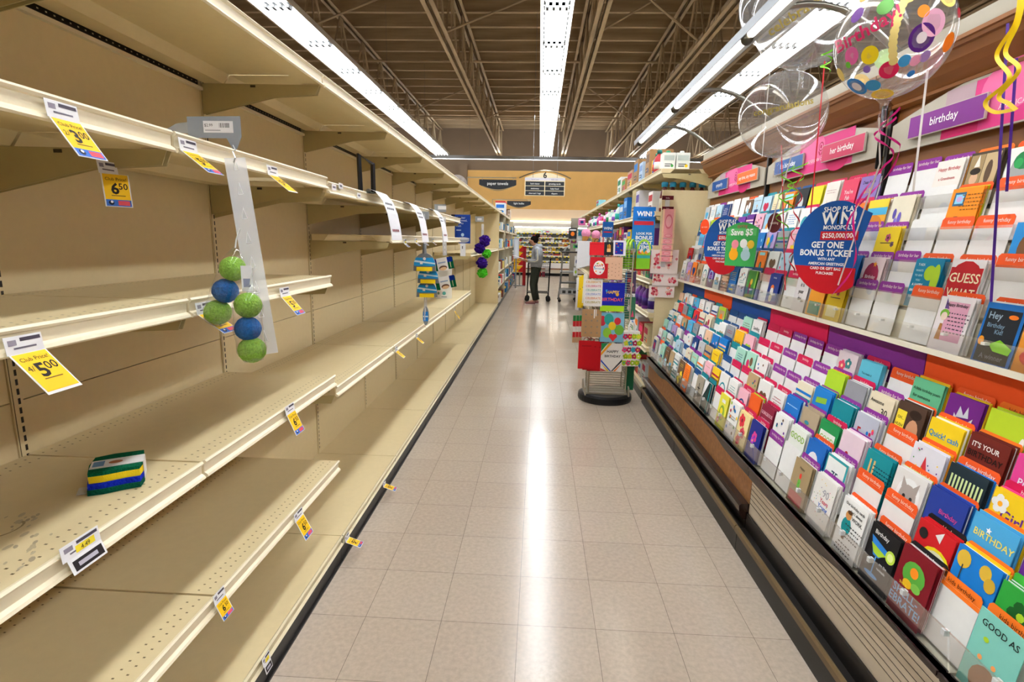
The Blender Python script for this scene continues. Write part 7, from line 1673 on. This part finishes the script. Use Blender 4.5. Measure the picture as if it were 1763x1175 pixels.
# dustpans on a strip
Yd = atX(731, 368, -0.815).y
t = thing('merchandising_strip', atY(735, 545, Yd), 'clear strip holding three blue labelled dustpans', 'hanging strip')
P0 = atY(731, 368, Yd); P1 = atY(733, 552, Yd); hang_strip(P0, P1, 0.022, parent=t)
m = M(facing(P0, 'cam')).m(PLASTIC); m.box((-0.03, -0.04, -0.01), (0.03, 0.015, 0.0), '9aa0a4'); m.build('strip_clip', t)
for i, (px, py, s) in enumerate(((731, 467, 1.0), (737, 488, 0.95), (735, 512, 0.95))):
    Y = Yd - 0.036 * (3 - i); p = atY(px, py, Y); w = 0.155 * s; h = 0.125 * s
    d = thing('dustpan', p, 'grey dustpan with blue label and yellow brush, %s on the strip' % ('top', 'middle', 'bottom')[i], 'dustpan', 'dustpans on the hanging strip')
    T = facing((p.x, Y, p.z), 'cam', yaw=0.1)
    m = M(T).m(PLASTIC); pts = [(-w / 2, 0), (w / 2, 0)] + [(w / 2 * math.cos(math.pi * q / 12) * 0.98, h * 0.25 + h * 0.75 * math.sin(math.pi * q / 12)) for q in range(13)]
    m.prism(pts, -0.03, 0, '6f7478', 'z'); pan = m.build('pan', d)
    m = M(T).m(PAPER); m.poly([(-w * 0.47, h * 0.28), (w * 0.47, h * 0.28), (w * 0.47, h * 0.5), (w * 0.38, h * 0.74), (-w * 0.38, h * 0.74), (-w * 0.47, h * 0.5)], '1f8fd0', 0.0008)
    m.poly([(-w * 0.47, h * 0.5), (w * 0.47, h * 0.38), (w * 0.47, h * 0.46), (-w * 0.42, h * 0.6)], 'c8e4f4', 0.0012); m.ell(0, h * 0.68, w * 0.07, w * 0.07, 'f0f0f0', 0.0014, 10); m.rect(-w * 0.2, h * 0.38, -w * 0.08, h * 0.52, 'f0f0f0', 0.0014); m.build('label', pan)
    m = M(T).m(CLOTH); m.box((-w * 0.35, h * 0.0, 0), (w * 0.35, h * 0.22, 0.015), 'f2d01a'); m.build('brush', d)
    m = M(T).m(PLASTIC); m.tube([(0, h * 0.95, -0.012), (0, h * 1.5, -0.012)], [0.016, 0.01], '7a7e82', 8); m.build('handle', d)
p = atY(733, 558, Yd); t = thing('hand_brush', p, 'slim brush with a blue label hanging below the dustpans', 'brush')
m = M(facing(p, 'cam')).m(PLASTIC); m.prism([(0.022 * math.cos(a_ * math.pi / 8), 0.06 + 0.07 * math.sin(a_ * math.pi / 8)) for a_ in range(16)], -0.015, 0.0, '7a8084', 'z'); m.build('head', t)
m = M(facing(p, 'cam')).m(PAPER); m.rect(-0.018, 0.02, 0.018, 0.09, '1f78c8', 0.001); m.rect(-0.018, 0.05, 0.018, 0.06, 'c8e4f4', 0.0014); m.build('label', t)
# sponges on a strip
Ys = atX(764, 374, -0.81).y
t = thing('merchandising_strip', atY(764, 440, Ys), 'clear strip on a grey clip holding two sponge packs', 'hanging strip')
hang_strip(atY(764, 374, Ys), atY(766, 440, Ys), 0.035, parent=t)
a = atY(748, 365, Ys); b_ = atY(768, 352, Ys); m = M(facing((a.x, Ys, a.z), 'cam')).m(PLASTIC); m.box((0, 0, -0.0015), (b_.x - a.x, b_.z - a.z, 0), '979ca0'); m.rect(0.03, 0.02, 0.1, 0.05, 'f0f0f2', 0.001); m.build('price_clip', t)
for i, (px, py) in enumerate(((764, 457), (768, 489))):
    p = atY(px, py, Ys - 0.03); d = thing('sponge_pack', p, '%s hanging pack of green and blue sponges in a white sleeve' % ('upper', 'lower')[i], 'sponges', 'sponge packs on the strip')
    T = facing(p, 'cam', yaw=0.25); T = T @ Matrix.Rotation(0.2, 4, 'Z')
    m = M(T).m(FUZZ); m.box((-0.085, -0.04, -0.04), (0.085, 0.055, 0), '0f5f38'); m.box((-0.08, 0.02, -0.045), (0.08, 0.06, 0.004), '16308a'); m.box((0.055, -0.03, 0), (0.06, 0.05, 0.003), 'e8e4b0'); m.build('sponges', d)
    m = M(T).m(PAPER); m.box((-0.055, -0.045, -0.001), (0.035, 0.065, 0.006), 'e4e2de'); m.ell(-0.01, -0.02, 0.035, 0.02, '6a4a38', 0.0066, 12); m.ell(-0.01, -0.028, 0.03, 0.014, 'd8b48a', 0.0068, 12); m.rect(-0.045, 0.02, 0.02, 0.03, '8aa0c0', 0.0066); m.build('paper_sleeve', d)
# mop box on the middle shelf
A = atZ(752, 516, 0.831); B2 = atZ(788, 512, 0.831)
t = thing('carton', A, 'tall white, green and yellow carton on the middle shelf', 'box')
w = 0.17; hb = 0.36
T = facing((A.x - 0.03, A.y + 0.1, 0.831), 'cam', yaw=0.12); m = M(T).m(PAPER); m.box((0, 0, -0.12), (w, hb, 0), 'ecece6'); m.build('box', t)
m = M(T).m(PAPER); m.rect(0.1, hb * 0.45, w, hb * 0.66, 'f0d86a', 0.0006); m.rect(0.12, hb * 0.5, 0.16, hb * 0.58, '2a5a90', 0.001); m.ell(0.09, hb * 0.16, 0.02, 0.02, '5aa8a0', 0.0008, 12); m.ell(0.03, hb * 0.16, 0.012, 0.016, '6a8a6a', 0.0008, 10); m.rect(0.005, hb * 0.25, 0.05, hb * 0.5, '3a9a4a', 0.0006); m.rect(0.06, hb * 0.04, 0.12, hb * 0.06, '6a6a6a', 0.0006); m.build('printed_panel', t)
# blue flushable sign
Y = 5.95; a = atY(783, 419, Y); b_ = atY(810, 370, Y); w, h = b_.x - a.x, b_.z - a.z
t = thing('shelf_sign', ((a.x + b_.x) / 2, Y, a.z), 'blue shelf sign reading plumber approved, safe to flush', 'sign')
m = M(facing((a.x, Y, a.z), 'cam')).m(PAPER); m.box((0, 0, -0.002), (w, h, 0), '1c3f96'); m.ell(w * 0.52, h * 0.12, w * 0.42, h * 0.1, 'a8a8b0', 0.0006, 16); m.ell(w * 0.52, h * 0.17, w * 0.42, h * 0.04, 'd8d8e0', 0.001, 16); m.ell(w * 0.5, h * 0.3, w * 0.1, h * 0.06, 'c8e0f0', 0.001, 10)
for q, s_ in enumerate(('plumber', 'approved,', 'safe to', 'flush')): m.text(s_, w * 0.08, h * (0.86 - 0.095 * q), h * 0.1, 'e0e8f4', 0.001, align='l')
m.rect(w * 0.1, h * 0.44, w * 0.4, h * 0.48, 'b8c8e0', 0.001); m.build('board', t)
m = M().m(PLASTIC); m.box((a.x - 0.04, Y, b_.z - 0.06), (a.x, Y + 0.02, b_.z), '141416'); m.tube([(XF, Y, b_.z - 0.03), (a.x - 0.02, Y, b_.z - 0.03)], 0.006, '141416', 6); m.build('clamp', t)
m = M(facing((a.x + w * 0.35, Y, a.z - 0.14), 'cam')).m(PAPER); m.box((0, 0, -0.001), (w * 0.35, 0.14, 0), 'eceef2'); m.rect(0.02, 0.08, 0.03, 0.11, '5a5a60', 0.0006); m.build('paper_slip', t)
# pompoms
Yp = atX(829, 380, -0.8).y
t = thing('merchandising_strip', atY(830, 470, Yp), 'short clear strip on a grey clip holding mesh puffs', 'hanging strip')
hang_strip(atY(831, 386, Yp), atY(831, 462, Yp), 0.035, parent=t, holes=4)
a = atY(818, 382, Yp); b_ = atY(833, 373, Yp); m = M(facing((a.x, Yp, a.z), 'cam')).m(PLASTIC); m.box((0, 0, -0.0015), (b_.x - a.x, b_.z - a.z, 0), 'a0a4a6'); m.rect(0.03, 0.02, 0.09, 0.05, 'f0f0f2', 0.001); m.build('price_clip', t)
for i, (px, py, r, c_) in enumerate(((834.5, 415, 0.075, '3f1f86'), (826, 428, 0.07, '34187a'), (838, 437, 0.06, '4fc42a'), (830, 453, 0.075, '3a1c80'), (830, 470, 0.068, '4fc42a'))):
    p = atY(px, py, Yp - 0.09 - 0.03 * (i % 2)); m = M().m(FUZZ); m.ball(p, r, c_, 22, 14, (1, 1, 0.95), 0.2)
    m.build('mesh_puff', label='%s mesh puff hanging from the short strip, %s from the top' % ('purple' if c_[0] == '3' else 'green', ORD[i]), cat='mesh puff', group='mesh puffs on the short strip')
